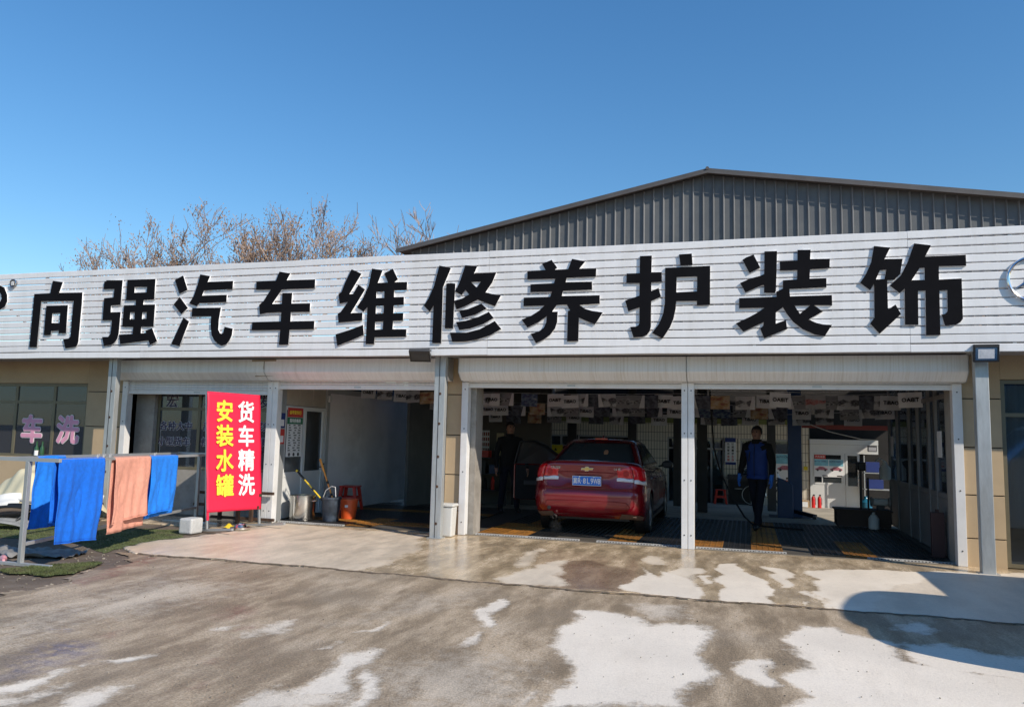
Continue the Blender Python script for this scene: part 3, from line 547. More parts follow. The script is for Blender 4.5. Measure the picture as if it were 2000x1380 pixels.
def joint_line():
    b = MB(); xs = np.linspace(-7.0, 6.4, 420); r = random.Random(3)
    def e(x): return -3.44+.02*math.sin(x*5)+.012*math.sin(x*17+1)+.006*math.sin(x*43)+.04*math.sin(x*.9)
    top = [(x, e(x)+.006+.010*r.random(), .0135) for x in xs]; bot = [(x, e(x)-.010-.035*r.random()**3, .0065) for x in xs]; n = len(xs)
    b.add(top+bot, [(n+i, n+i+1, i+1, i) for i in range(n-1)])
    o = b.build('apron_joint', mat('joint_dirt', (.15, .112, .078), .95, var=.4, scale=20, bump=.6, bscale=80)); o['kind'] = 'structure'
joint_line()
# artificial turf: strips of green plastic grass by the wall and a ragged scrap in front of the rack
def turf(name, poly, z, count, seed, label, hmin=.006, hmax=.020):
    r = random.Random(seed); xs = [p[0] for p in poly]; ys = [p[1] for p in poly]
    m = mat('turf_green', (.085, .105, .032), .85, var=.5, scale=4, dirt=(.12, .10, .06), dscale=2.6, damt=.8)
    t = thing(name, label, 'turf', (sum(xs)/len(xs), sum(ys)/len(ys), z)); t['kind'] = 'stuff'
    b = MB()
    pts = []
    for k in range(len(poly)):
        p, q = poly[k], poly[(k+1) % len(poly)]
        for j in range(8):
            f = j/8; pts.append((p[0]+(q[0]-p[0])*f+r.uniform(-.03,.03), p[1]+(q[1]-p[1])*f+r.uniform(-.03,.03)))
    b.add([(x, y, z) for x, y in pts], [tuple(range(len(pts)))])
    b.build('turf_backing', m, t)
    A = np.array([(r.uniform(min(xs), max(xs)), r.uniform(min(ys), max(ys))) for _ in range(count)])
    ok = pfield(A[:,0], A[:,1], pts, .001) > .5; b = MB()
    for x, y in A[ok]:
        h = r.uniform(hmin, hmax); a = r.uniform(0, PI); dx, dy = math.cos(a)*.004, math.sin(a)*.004; lx, ly = r.uniform(-.02,.02), r.uniform(-.02,.02)
        b.add([(x-dx,y-dy,z),(x+dx,y+dy,z),(x+lx,y+ly,z+h)], [(0,1,2)])
    o = b.build('turf_blades', m, t, recalc=False); o['kind'] = 'stuff'
turf('artificial_turf', [(-7.40,-3.52),(-7.62,-2.9),(-7.50,-2.05),(-8.0,-1.35),(-9.2,-1.5),(-12.0,-1.2),(-13,-3.2),(-9.6,-3.0),(-8.3,-3.0)], -.006, 26000, 3, 'strip of green artificial turf along the wall behind the towels')
turf('turf_scrap', [(-7.45,-4.85),(-7.3,-4.5),(-6.97,-4.08),(-6.83,-4.10),(-6.62,-4.72),(-6.74,-5.0),(-6.97,-4.9),(-7.2,-5.0)], .008, 9000, 4, 'ragged brownish scrap of artificial turf in front of the drying rack foot')
# litter on the dirt: pale chips, dry leaves and pebbles
def litter():
    r = random.Random(11); b = MB()
    for k in range(700):
        x, y = r.uniform(-9.5, -5.6), r.uniform(-6.6, -3.0); s = r.choice((.004,.006,.008,.011,.016))
        if x > np.interp(y, BY, BX)+.5: continue
        b.obox((x, y, -.008+s*.3), (s*r.uniform(.8,2), s, s*.6), (r.uniform(-.5,.5), r.uniform(-.5,.5), r.uniform(0,3)))
    o = b.build('litter', mat('litter_mix', (.26, .22, .17), .9, var=.8, scale=9), recalc=False)
    tag(o, 'pebbles, chips and leaf litter over the brown dirt', 'litter', kind='stuff')
    b = MB()
    for k in range(700):
        x, y = r.uniform(-6.4, 3), r.uniform(-7.6, -3.5); s = r.choice((.002,.003,.004,.006))
        b.obox((x, y, .006), (s*r.uniform(.8,1.6), s, s), (r.uniform(-.5,.5), 0, r.uniform(0,3)))
    o = b.build('grit', mat('grit_mix', (.30, .26, .21), .9, var=.7, scale=9), recalc=False)
    tag(o, 'loose sand and grit scattered over the concrete yard', 'grit', kind='stuff')
litter()

# ---- shop floor: concrete bed, plastic grating tiles, ramp edges; the hall floor behind slopes away
def floors():
    b = MB(); b.box(-10.5, 2.62, .03, 4.42, -.02, .010)
    sf = b.build('shop_floor', mat('floor_bed', (.10, .09, .075), .45, var=.3, scale=2)); sf['kind'] = 'structure'
    b = MB(); prof = [(4.42, .0), (8, -.168), (12, -.388), (15.8, -.548)]
    b.grid(lambda u, v: (-7.4+u*13.6,)+prof[round(v*3)], 1, 3)
    hf = b.build('hall_floor', mat('hall_concrete', (.46, .41, .33), .75, var=.12, scale=1.4, bump=.2, bscale=40, dirt=(.14, .12, .10), dscale=1.1, damt=.7)); hf['kind'] = 'structure'
    # one tile mesh: a frame with bars, 0.4 m square
    def tile_mesh(name, mm):
        b = MB(); b.box(-.198, .198, -.198, .198, .010, .020)
        for k in range(6): x = -.198+.396*k/5; b.box(x-.011, x+.011, -.198, .198, .0201, .030)
        for k in range(6): y = -.198+.396*k/5; b.box(-.198, .198, y-.011, y+.011, .0202, .0295)
        me = b.mesh(name); me.materials.append(MATS[mm]); return me
    tb, ty = tile_mesh('floor_tile', 'tile_black'), tile_mesh('floor_tile_yellow', 'tile_yellow')
    def lay(x0, nx, y0, ny, yellow, skip=lambda i, j: False):
        for i in range(nx):
            for j in range(ny):
                if skip(i, j): continue
                o = bpy.data.objects.new('floor_tile', ty if yellow(i, j) else tb); COL.objects.link(o); o.parent = sf
                o.location = (x0+.2+.4*i, y0+.2+.4*j, .0005*((i*7+j*3) % 3))
    lay(-3.95, 16, .14, 10, lambda i, j: i in (0,1,5,8,10,13) and not (i == 13 and j > 3) and not (i == 0 and j > 3) and not (i == 5 and j > 3) and not (i == 8 and j > 1), lambda i, j: i == 3 and j == 0 or i == 11 and j < 2 or i == 4 and j == 0)
    lay(-7.38, 7, .14, 9, lambda i, j: j in (1, 6) or i == 3 and j < 3, lambda i, j: i > 3 and j == 0)
    # ramp edges with a row of drain holes
    for x0, n in ((-3.95, 4), (-2.10, 3), (-.70, 3), (1.5, 3), (-7.38, 3)):
        t = thing('ramp_edge', {-3.95:'grey perforated ramp edge left of the red car', -2.10:'grey perforated ramp edge under the red car, beside the centre post', -.70:'grey perforated ramp edge just right of the centre post', 1.5:'grey perforated ramp edge by the right hand shutter frame', -7.38:'grey perforated ramp edge in front of the steel pot'}[x0], 'ramp edge', (x0, .14, .01))
        for k in range(n):
            a = x0+.4*k; b = MB()
            b.prism([(.035, .012), (.138, .012), (.138, .034), (.10, .034)], a+.002, a+.398, 'x'); b.build('ramp_piece', 'edge_grey', t)
            b = MB()
            for q in range(9):
                x = a+.035+.041*q; b.add([(x, .058, .0215), (x+.02, .058, .0215), (x+.02, .078, .0283), (x, .078, .0283)], [(0,1,2,3)])
            o = b.build('drain_hole', 'black', t, recalc=False); o['kind'] = 'stuff'
    # threshold strip under the shutters
    b = MB(); b.box(-4.2, 2.55, -.02, .03, .004, .019); b.box(-7.4, -4.45, -.02, .03, .004, .019)
    o = b.build('threshold', mat('thresh', (.20, .17, .13), .5, var=.3)); o['kind'] = 'structure'
floors()
# ================================================================== buildings
# ---- long sign of white slats with black characters
def sign():
    X0, X1, Z0 = -15.2, 6.4, 2.645; N = 14; P_ = .1092
    t = thing('shop_sign', 'long white slatted sign board with large black Chinese characters over the shutters', 'sign', (-4.4, -.75, 2.64))
    seams = [X0, -9.6, -3.55, 1.93, X1]
    for k in range(N):
        z = Z0+k*P_
        for j in range(4):
            a, c = seams[j]+(.002 if j else 0), seams[j+1]-.002
            h = .0975 if k < 2 else .0945; nz_ = 26; b = MB(); ph = rnd.uniform(0, 6); am = .0025
            # a slightly wavy extruded slat with rolled edges
            prof = [(0,-.012,.0), (1,-.018,.006), (1,-.018,h-.006), (0,-.012,h), (0,.006,h), (0,.006,0)]
            rows = []
            for i in range(nz_+1):
                x = a+(c-a)*i/nz_; wv = am*math.sin(x*1.7+ph)+.0012*math.sin(x*5.1+2*ph)
                rows.append([(x, -.757+y, z+zz+wv) for _, y, zz in prof])
            vs = [p for r_ in rows for p in r_]; m_ = len(prof); fs = []
            for i in range(nz_):
                for q in range(m_): fs.append((i*m_+q, (i+1)*m_+q, (i+1)*m_+(q+1) % m_, i*m_+(q+1) % m_))
            fs += [tuple(range(m_)), tuple(nz_*m_+q for q in reversed(range(m_)))]
            b.add(vs, fs); b.build('slat', 'slat_white', t)
    for k in range(15):
        x = X0+.5+k*1.48; b = MB(); b.box(x-.02, x+.02, -.748, -.708, 2.66, 4.16); b.build('stud', 'galv', t)
        b = MB(); b.bar((x, -.72, 4.0), (x, .9, 3.02), .03); b.bar((x, -.72, 2.76), (x, -.02, 2.76), .03); b.build('bracket', 'galv', t)
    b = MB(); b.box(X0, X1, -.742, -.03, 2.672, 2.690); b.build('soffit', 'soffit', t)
    b = MB(); b.box(X0, X1, -.735, -.725, 2.69, 2.87); b.build('backing', 'black', t)
    for i, k in enumerate('向强汽车维修养护装饰'):
        o = poly_mesh('sign_letter', LETTERS[k], .011, -.789, 'letter_black', t, side='letter_side'); o['label'] = 'black cut-out character '+k
    o = poly_mesh('sign_letter', LETTERS['P'], .011, -.789, 'letter_black', t, side='letter_side'); o['label'] = 'black rounded Latin letter cut by the picture edge'
    b = MB(); b.lathe([(.0,-.03),(.066,-.03),(.07,-.02),(.07,.0)], (-12.43, -.775, 3.98), 24, 'y'); e = b.build('round_badge', 'dark_grey', t, smooth=True)
    b = MB(); b.tube([(-12.43+.072*math.cos(2*PI*k/24), -.804, 3.98+.072*math.sin(2*PI*k/24)) for k in range(25)], .008, 6, False); b.build('badge_rim', 'chrome', e)
    text('badge_mark', '强', .08, 'white_print', e, (-12.43, -.8085, 3.98), bold=.002)
    # star-in-ring emblem at the right end
    ex, ez, R_ = 3.262, 3.50, .262
    b = MB(); n = 48; b.tube([(ex+R_*math.cos(2*PI*i/n), -.80, ez+R_*math.sin(2*PI*i/n)) for i in range(n+1)], .021, 8, False)
    em = b.build('star_emblem', 'chrome', t, smooth=True)
    b = MB()
    for k in range(3):
        a = PI/2+2*PI*k/3; d = Vector((math.cos(a), 0, math.sin(a))); s_ = Vector((-d.z, 0, d.x)); c_ = Vector((ex, -.80, ez))
        tip = c_+d*(R_-.015); f_ = Vector((0,-.028,0)); w_ = .036
        in1, in2 = c_+s_*w_-d*.02, c_-s_*w_-d*.02
        b.add([tip, in1, c_+f_, in2], [(0,1,2),(0,2,3)])
    b.build('star_arm', 'chrome', em)
sign()

# ---- front block: tan rendered walls in panels, roof, windows, partitions
shop = thing('repair_shop', 'low tan rendered repair shop with open shutter bays under the sign', 'building', (-4, 0, 0))
def wall_panels(x0, x1, z0, z1, joints, y=0., th=.10, vj=()):
    zs = [z0]+[j for j in joints if z0 < j < z1]+[z1]; xs = [x0]+[v for v in vj if x0 < v < x1]+[x1]
    for i in range(len(zs)-1):
        for j in range(len(xs)-1):
            a, c = xs[j]+(.006 if j else 0), xs[j+1]-(.006 if j < len(xs)-2 else 0)
            b = MB(); b.box(a, c, y, y+th, zs[i]+(.007 if i else 0), zs[i+1]-(.007 if i < len(zs)-2 else 0)); b.build('wall_panel', 'tan_wall', shop, bevel=.003)
    b = MB(); b.box(x0+.012, x1-.012, y+.02, y+th-.012, z0+.01, z1-.01); b.build('wall_core', 'joint_dark', shop)
J = [.36, .9, 1.5, 2.12]
wall_panels(-4.44, -4.19, .0, 2.69, J)
wall_panels(2.645, 3.09, .0, 2.69, J)
wall_panels(3.092, 4.9, 2.37, 2.69, [])
wall_panels(4.902, 6.6, 0, 2.69, J)
wall_panels(-11.40, -10.60, .0, 2.69, [.95, 1.5, 2.12])
wall_panels(-15.5, -11.402, .0, .915, [], vj=(-14.2, -12.55))
wall_panels(-15.5, -11.402, 2.27, 2.69, [])
def front_window(x0, x1, z0, z1, mull, trans, label, glass='window_glass'):
    w_ = tag(MB().box(x0, x1, .035, .075, z0, z0+.05).box(x0, x1, .035, .075, z1-.05, z1).box(x0, x0+.05, .036, .074, z0+.05, z1-.05).box(x1-.05, x1, .036, .074, z0+.05, z1-.05).build('window', 'olive_frame', shop), label)
    for m_ in mull: MB().box(m_-.03, m_+.03, .037, .073, z0+.05, z1-.05).build('mullion', 'olive_frame', w_)
    xs = [x0+.05]+list(mull)+[x1-.05]
    for i in range(len(xs)-1):
        a, c = xs[i]+(.03 if i else 0), xs[i+1]-(.03 if i < len(xs)-2 else 0)
        MB().box(a, c, .038, .072, trans-.025, trans+.025).build('transom', 'olive_frame', w_)
        MB().box(a, c, .054, .059, z0+.05, trans-.025).build('pane', glass, w_); MB().box(a, c, .054, .059, trans+.025, z1-.05).build('pane', glass, w_)
    return w_
lw = front_window(-15.3, -11.405, .92, 2.265, (-14.0, -13.08, -12.18), 1.92, 'wide olive framed window with pink stickers')
MB().box(-15.3, -11.40, -.03, .035, .895, .918).build('sill', 'tan_wall', lw)
for ch, x in (('车', -12.66), ('洗', -11.82)):
    text('sticker_outline', ch, .52, 'sticker_white', lw, (x, .044, 1.43), bold=.030); text('sticker', ch, .52, 'sticker_pink', lw, (x, .0385, 1.43), bold=.017)
rw = front_window(3.095, 4.895, .02, 2.365, (3.95,), 1.92, glass='clear_glass', label='olive framed glazed door unit with grey curtains')
b = MB(); b.grid(lambda u, v: (3.15+u*1.7, .13+.025*math.sin(u*60)+.01*math.sin(u*23), .30+v*2.0), 90, 4); b.build('curtain', 'curtain', rw, smooth=True)
MB().box(3.0, 5.2, .3, .5, 0, 2.6).build('room_back', 'interior_wall', shop)
MB().box(3.12, 4.88, .1, .29, .02, .5).build('cabinet_low', mat('wood_low', (.24,.16,.09), .6), shop)
# room behind the washing sign window
MB().box(-15.4, -15.38, .1, 2.2, 0, 2.59).build('room_side', 'interior_dark', shop); MB().box(-15.4, -11.0, 2.2, 2.3, 0, 2.59).build('room_back', 'interior_dark', shop)
for sx in (-13.6, -12.4, -11.7):
    b = MB(); b.lathe([(.0,0),(.22,.05),(.25,.4),(.16,.75),(.1,.8),(.0,.82)], (sx, .8, .55), 14); b.build('stored_chair', mat('pale_blob', (.30,.33,.26), .7), shop, smooth=True)
# roof slab, side walls, back parapet
MB().box(-15.6, 7.0, -.05, 3.58, 2.90, 3.02).build('roof_slab', 'roof_edge', shop)
MB().box(-15.6, 7.0, -.02, .0, 2.69, 2.90).build('roof_band', 'roof_edge', shop)
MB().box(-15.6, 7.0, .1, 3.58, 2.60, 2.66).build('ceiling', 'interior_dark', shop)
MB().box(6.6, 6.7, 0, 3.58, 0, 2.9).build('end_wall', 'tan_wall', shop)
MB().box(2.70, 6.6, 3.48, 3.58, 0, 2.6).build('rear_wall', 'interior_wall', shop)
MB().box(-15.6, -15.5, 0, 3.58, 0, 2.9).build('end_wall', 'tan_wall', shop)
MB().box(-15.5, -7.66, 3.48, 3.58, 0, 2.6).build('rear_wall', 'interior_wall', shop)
# reveals beside the right bays
MB().box(-4.30, -3.995, .101, .42, 0, 2.6).build('pier_core', 'concrete_wall', shop)
MB().box(-4.56, -4.302, .101, .42, 0, 2.6).build('pier_core', 'concrete_wall', shop)
MB().box(2.54, 2.69, .09, .42, .012, 2.6).build('pier_core', 'concrete_wall', shop)

# first bay: concrete pillar, sill wall and shop window with dark lettering
MB().box(-10.58, -10.18, .30, .50, 0, 2.6).build('pillar', 'concrete_wall', shop, bevel=.01)
MB().box(-10.18, -7.62, .36, .52, 0, .78).build('sill_wall', 'concrete_wall', shop)
bw = MB().box(-10.17, -7.63, .38, .42, .785, .83).box(-10.17, -7.63, .38, .42, 2.28, 2.33).box(-10.17, -10.12, .381, .419, .83, 2.28).box(-7.68, -7.63, .381, .419, .83, 2.28).build('window', 'olive_frame', shop)
bw['label'] = 'shop window with dark service lettering behind the lowered shutter'
bm_ = [-9.28, -8.45]; xs = [-10.12]+bm_+[-7.68]
for m_ in bm_: MB().box(m_-.03, m_+.03, .382, .418, .83, 2.28).build('mullion', 'olive_frame', bw)
for i in range(3):
    a, c = xs[i]+(.03 if i else 0), xs[i+1]-(.03 if i < 2 else 0)
    MB().box(a, c, .383, .417, 1.82, 1.87).build('transom', 'olive_frame', bw)
    MB().box(a, c, .398, .402, .83, 1.82).build('pane', 'window_glass', bw); MB().box(a, c, .398, .402, 1.87, 2.28).build('pane', 'window_glass', bw)
for s_, x, z, sz in (('宏', -9.88, 1.99, .25), ('利', -9.08, 1.99, .25), ('发', -7.97, 2.0, .25), ('各种大中', -9.77, 1.545, .165), ('小型货车', -9.79, 1.27, .165), ('高端', -9.02, 1.55, .165), ('档次', -9.04, 1.275, .165), ('保养', -7.98, 1.565, .165), ('理赔', -7.98, 1.30, .165)):
    text('lettering_outline', s_, sz, 'sticker_white', bw, (x, .394, z), bold=.0095, sx=1.05); text('lettering', s_, sz, 'sticker_navy', bw, (x, .390, z), bold=.0045, sx=1.05)
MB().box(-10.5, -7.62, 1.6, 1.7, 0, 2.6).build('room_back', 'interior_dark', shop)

# left partition with glazed door and grey panel, running back from the divider
MB().box(-7.62, -7.50, .10, .34, .012, 2.6).build('partition_post', 'galv', shop)
dr = MB().box(-7.60, -7.52, .34, .40, .03, 1.93).box(-7.60, -7.52, 1.60, 1.68, .03, 1.93).box(-7.60, -7.52, .40, 1.60, 1.86, 1.93).box(-7.60, -7.52, .96, 1.03, .03, 1.86).box(-7.59, -7.53, .40, .96, .72, .80).box(-7.59, -7.53, 1.03, 1.60, .72, .80).build('door', 'pvc_white', shop)
dr['label'] = 'white framed glazed door with a price poster'
MB().box(-7.58, -7.54, .40, .96, .03, .72).box(-7.58, -7.54, 1.03, 1.60, .03, .72).build('door_panel', 'pvc_white', dr)
MB().box(-7.565, -7.555, .40, .96, .80, 1.86).box(-7.565, -7.555, 1.03, 1.60, .80, 1.86).build('pane', 'car_glass', dr)
MB().tube([(-7.52, 1.52, .86), (-7.47, 1.52, .86), (-7.46, 1.60, .92)], .012, 6).build('handle', 'black', dr)
for k in range(3): MB().box(-7.60, -7.53, .345+.45*k, .34+.445*(k+1), 1.94, 2.58).build('cladding_board', mat('beige_clad', (.42,.37,.31), .7), shop)
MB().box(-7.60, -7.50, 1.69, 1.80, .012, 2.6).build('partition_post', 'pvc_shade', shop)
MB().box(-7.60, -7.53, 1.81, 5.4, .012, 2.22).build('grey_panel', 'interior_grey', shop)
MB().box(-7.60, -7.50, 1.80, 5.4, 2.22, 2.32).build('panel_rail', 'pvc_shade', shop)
MB().box(-7.60, -7.56, 1.80, 5.4, 2.32, 2.60).build('panel_head', 'blue_paint', shop)
# poster sheets on the door
def poster(name, label, cat, x, y0, y1, z0, z1): return thing(name, label, cat, (x, (y0+y1)/2, z0))
t = poster('price_poster', 'long white price poster with red and green headings on the left door', 'poster', -7.515, .42, .90, 1.06, 1.90)
MB().box(-7.519, -7.516, .42, .90, 1.06, 1.90).build('sheet', 'white_print', t)
MB().box(-7.5155, -7.5135, .42, .90, 1.74, 1.90).build('heading', 'paper_red', t); MB().box(-7.5155, -7.5135, .42, .90, 1.62, 1.735).build('heading', 'paper_green', t)
text('lettering', '◎平安车行', .075, 'banner_yellow', t, (-7.5125, .66, 1.82), rot=(PI/2,0,PI/2), bold=.002); text('lettering', '洗车价格表', .07, 'white_print', t, (-7.5125, .66, 1.68), rot=(PI/2,0,PI/2), bold=.002)
b = MB()
for k in range(11):
    z = 1.58-.043*k; b.box(-7.5155, -7.5145, .45, .87, z, z+.002)
    for q in range(3):
        y = .47+.14*q+.02*((k*q) % 3); b.box(-7.5155, -7.5145, y, y+.05+.02*((k+q) % 3), z+.012, z+.030)
b.build('printed_lines', 'dark_grey', t)
b = MB(); [b.lathe([(0,-.002),(.032,-.002),(.032,.0)], (-7.514, .52+.14*k, 1.10), 12, 'x') for k in range(3)]; b.build('printed_wheels', 'dark_grey', t)
for z0, mm, lb in ((1.55, 'sign_blue', 'small blue payment sticker on the left door post'), (1.28, 'paper_red', 'small red payment sticker below the blue one on the left door post')):
    t = thing('payment_sticker', lb, 'sticker', (-7.495, .24, z0)); MB().box(-7.498, -7.495, .16, .32, z0, z0+.25).build('sheet', mm, t); MB().box(-7.4945, -7.493, .19, .29, z0+.03, z0+.14).build('white_field', 'white_print', t)
t = thing('wall_switch', 'small white junction box high on the partition beside the grey panel', 'switch', (-7.49, 1.75, 2.05)); MB().box(-7.495, -7.46, 1.71, 1.80, 2.05, 2.17).build('box', 'pvc_white', t, bevel=.006)

# ---- roller shutters
def shutter(name, label, x0, x1, zb, rails, streak):
    t = thing(name, label, 'roller shutter', ((x0+x1)/2, 0, 0), 'roller shutters of the repair shop')
    prof = [(-.06, 2.315), (-.20, 2.325), (-.315, 2.425), (-.33, 2.445), (-.33, 2.655), (-.05, 2.660)]
    mm = 'streaky_box' if streak else 'shutter_white'
    MB().prism(prof, x0+.004, x1-.004, 'x').build('shutter_box', mm, t, bevel=.006)
    for sx in (x0, x1-.0035): MB().prism([(y*1.012-.002, z if z > 2.5 else z-.004) for y, z in prof], sx+.0005, sx+.0035, 'x').build('end_plate', 'galv', t)
    for a, c in rails: MB().box(a, c, -.05, .085, .012, 2.312).build('guide_rail', 'alu_white', t, bevel=.004)
    a, c = x0+.0, x1
    ia = max(r[1] for r in rails if r[0] < (x0+x1)/2); ic = min(r[0] for r in rails if r[0] > (x0+x1)/2)
    MB().box(ia-.012, ic+.012, -.012, .022, zb, zb+.072).build('bottom_bar', 'alu_white', t, bevel=.005)
    z = zb+.075; k = 0
    while z < 2.315:
        MB().prism([(-.004, z), (-.010, z+.02), (-.004, z+.042), (.008, z+.042), (.008, z)], ia-.01, ic+.01, 'x').build('shutter_slat', 'shutter_white', t); z += .045
    MB().box((ia+ic)/2-.06, (ia+ic)/2+.06, -.016, -.0125, zb+.025, zb+.05).build('maker_plate', 'galv', t)
    for a, c in rails:
        for zz in (.2, .95, 1.6, 2.2): MB().lathe([(0,-.006),(.008,-.005),(.010,0)], ((a+c)/2, -.0505, zz), 8, 'y').build('screw', 'dark_grey', t)
    return t
s1 = shutter('roller_shutter', 'lowered-most shutter at the left end, over the lettered window', -10.62, -7.52, 2.085, [(-10.58,-10.47),(-7.62,-7.525)], False)
s2 = shutter('roller_shutter', 'raised shutter above the buckets and the glazed door', -7.52, -4.33, 2.185, [(-7.52,-7.42),(-4.55,-4.46)], False)
s3 = shutter('roller_shutter', 'raised shutter above the red car with rain streaked box', -4.15, -.797, 2.225, [(-4.185,-4.08),(-.885,-.80)], True)
s4 = shutter('roller_shutter', 'raised shutter over the open bay beside the right post, streaked box', -.795, 2.665, 2.225, [(-.793,-.71),(2.53,2.64)], True)
b = MB(); b.bar((-7.75, -.334, 2.63), (-7.30, -.334, 2.635), .01, .03); b.bar((-7.72, -.27, 2.385), (-7.25, -.26, 2.40), .012, .025); b.tube([(-7.52,-.335,2.62),(-7.53,-.336,2.5),(-7.5,-.30,2.42)], .004, 5); b.build('patch_strip', mat('old_tape', (.30,.25,.18), .8), s1)

# ---- canopy posts carrying the sign
for x, yy, lb, kind in ((-10.32, -.53, 'galvanised steel post in front of the pier by the pink lettered window', 'I'), (-4.34, -.53, 'galvanised steel post between the two double shutter bays', 'I'), (2.74, -.52, 'galvanised square post at the right end of the open bay', 'B')):
    t = thing('canopy_post', lb, 'post', (x, yy, .012), 'steel posts holding up the sign')
    if kind == 'B':
        MB().box(x-.075, x+.075, yy-.06, yy+.06, .016, 2.668).build('shaft', 'galv_post', t, bevel=.008)
    else:
        MB().box(x-.085, x+.085, yy-.05, yy+.05, .016, 2.668).build('shaft', 'galv_post', t, bevel=.006)
        MB().box(x-.012, x+.0, yy-.0525, yy-.0505, .02, 2.66).build('weld_seam', 'dark_grey', t)
        for zz in (.22, .75, 1.18, 1.66, 2.1): MB().lathe([(0,-.004),(.018,-.003),(.022,0)], (x+.01, yy-.052, zz), 10, 'y').build('weld_spot', 'rust_steel', t)
    MB().box(x-.11, x+.11, yy-.09, yy+.09, .012, .02).build('base_plate', 'galv', t)
    MB().box(x-.12, x+.12, yy-.08, yy+.10, 2.655, 2.668).build('head_plate', 'galv', t)
def floodlight(label, c, tilt, lit, yaw, size):
    t = thing('floodlight', label, 'floodlight', c, 'floodlights on the canopy posts'); t.rotation_euler = (tilt, 0, yaw); w_, h_ = size
    MB().box(-w_, w_, 0, .055, -h_, h_).build('housing', 'dark_grey', t, bevel=.008, local=True)
    MB().box(-w_, w_, -.008, -.001, h_-.035, h_).box(-w_, w_, -.008, -.001, -h_, -h_+.02).box(-w_, -w_+.02, -.008, -.001, -h_+.02, h_-.035).box(w_-.02, w_, -.008, -.001, -h_+.02, h_-.035).build('bezel', 'black', t, local=True)
    MB().box(-w_+.022, w_-.022, -.004, -.0015, -h_+.022, h_-.037).build('reflector', 'chrome' if lit else 'dark_grey', t, local=True)
    for k in range(3):
        f = .75-.22*k; ww, hh = (w_-.022)*f, (h_-.03)*f
        MB().box(-ww, ww, -.006-.001*k, -.0045-.001*k, -hh-.006, hh-.006).build('reflector_step', 'lamp_clear' if lit else 'dark_grey', t, local=True)
    MB().box(-w_+.01, w_-.01, -.0095, -.0085, h_-.03, h_-.006).build('printed_band', 'dark_grey', t, local=True)
    b = MB(); b.bar((-w_-.008, .03, 0), (-w_-.008, .12, .0), .006, .03); b.bar((w_+.008, .03, 0), (w_+.008, .12, 0), .006, .03); b.bar((-w_-.011, .12, 0), (w_+.011, .12, 0), .006, .03); b.build('bracket', 'galv', t, local=True)
floodlight('silver faced floodlight on top of the right hand post', (2.74, -.80, 2.62), rad(12), True, rad(-4), (.135, .105))
floodlight('black floodlight tilted down beside the middle post', (-4.52, -.93, 2.62), rad(52), False, rad(14), (.15, .11))

# ---- steel hall behind: corrugated gable, roof, walls, columns
hall = thing('steel_hall', 'grey corrugated steel hall with a low pitched gable behind the sign', 'building', (-.68, 3.6, 0))
GX, GZ, LX, LZ, RX, RZ, GY = -.68, 6.56, -6.75, 5.37, 6.1, 5.46, 3.6
def gz(x): return LZ+(GZ-LZ)*(x-LX)/(GX-LX) if x < GX else RZ+(GZ-RZ)*(RX-x)/(RX-GX)
def sheet_piece(x0, x1, zb, y, name, mm):
    b = MB(); b.add([(x0,y,zb),(x1,y,zb),(x1,y,gz(x1)-.03),(x0,y,gz(x0)-.03),(x0,y+.02,zb),(x1,y+.02,zb),(x1,y+.02,gz(x1)-.03),(x0,y+.02,gz(x0)-.03)],
        [(0,1,2,3),(7,6,5,4),(0,4,5,1),(1,5,6,2),(2,6,7,3),(3,7,4,0)]); return b.build(name, mm, hall)
pitch = .187; n_ = int((RX-LX)/pitch)
for k in range(n_):
    x0 = LX+k*pitch; x1 = x0+pitch
    if k % 5 == 0:
        xe = min(x0+5*pitch, RX); 
        if x0 < GX < xe: sheet_piece(x0+.0005, GX, 2.7, GY, 'cladding_sheet', 'gable_grey'); sheet_piece(GX, xe-.0005, 2.7, GY, 'cladding_sheet', 'gable_grey')
        else: sheet_piece(x0+.0005, xe-.0005, 2.7, GY, 'cladding_sheet', 'gable_grey')
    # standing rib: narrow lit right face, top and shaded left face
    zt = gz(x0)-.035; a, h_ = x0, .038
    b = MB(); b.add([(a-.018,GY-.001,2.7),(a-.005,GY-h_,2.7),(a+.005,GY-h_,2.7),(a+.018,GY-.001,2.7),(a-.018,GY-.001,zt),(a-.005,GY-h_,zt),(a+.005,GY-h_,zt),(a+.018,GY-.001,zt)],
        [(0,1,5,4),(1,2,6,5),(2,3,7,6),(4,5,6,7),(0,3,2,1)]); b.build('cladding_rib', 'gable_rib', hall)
def roof_slope(xa, za, xb, zb_):
    b = MB(); y0, y1 = GY-.20, 14.4; d = .045  # rear end cut short, shaped to let skylight onto the tiled house
    b.add([(xa,y0,za),(xb,y0,zb_),(xb,y1,zb_),(xa,y1,za),(xa,y0,za+d),(xb,y0,zb_+d),(xb,y1,zb_+d),(xa,y1,za+d)], [(0,3,2,1),(4,5,6,7),(0,1,5,4),(1,2,6,5),(2,3,7,6),(3,0,4,7)])
    return b.build('roof', 'roof_dark', hall)
rl = roof_slope(LX-.28, LZ-.055, GX, GZ); rr = roof_slope(GX, GZ+.002, RX+.28, RZ-.045)
MB().tube([(GX, GY-.22, GZ+.04), (GX, 14.4, GZ+.04)], .035, 6).build('ridge_cap', 'roof_dark', rl)
b = MB(); b.add([(LX-.28,GY-.205,LZ-.055),(GX,GY-.205,GZ),(GX,GY-.205,GZ-.05),(LX-.28,GY-.205,LZ-.105),(LX-.28,GY-.215,LZ-.055),(GX,GY-.215,GZ),(GX,GY-.215,GZ-.05),(LX-.28,GY-.215,LZ-.105)], [(0,1,2,3),(7,6,5,4),(0,4,5,1),(2,6,7,3),(1,5,6,2),(3,7,4,0)]); b.build('barge_board', 'roof_dark', rl)
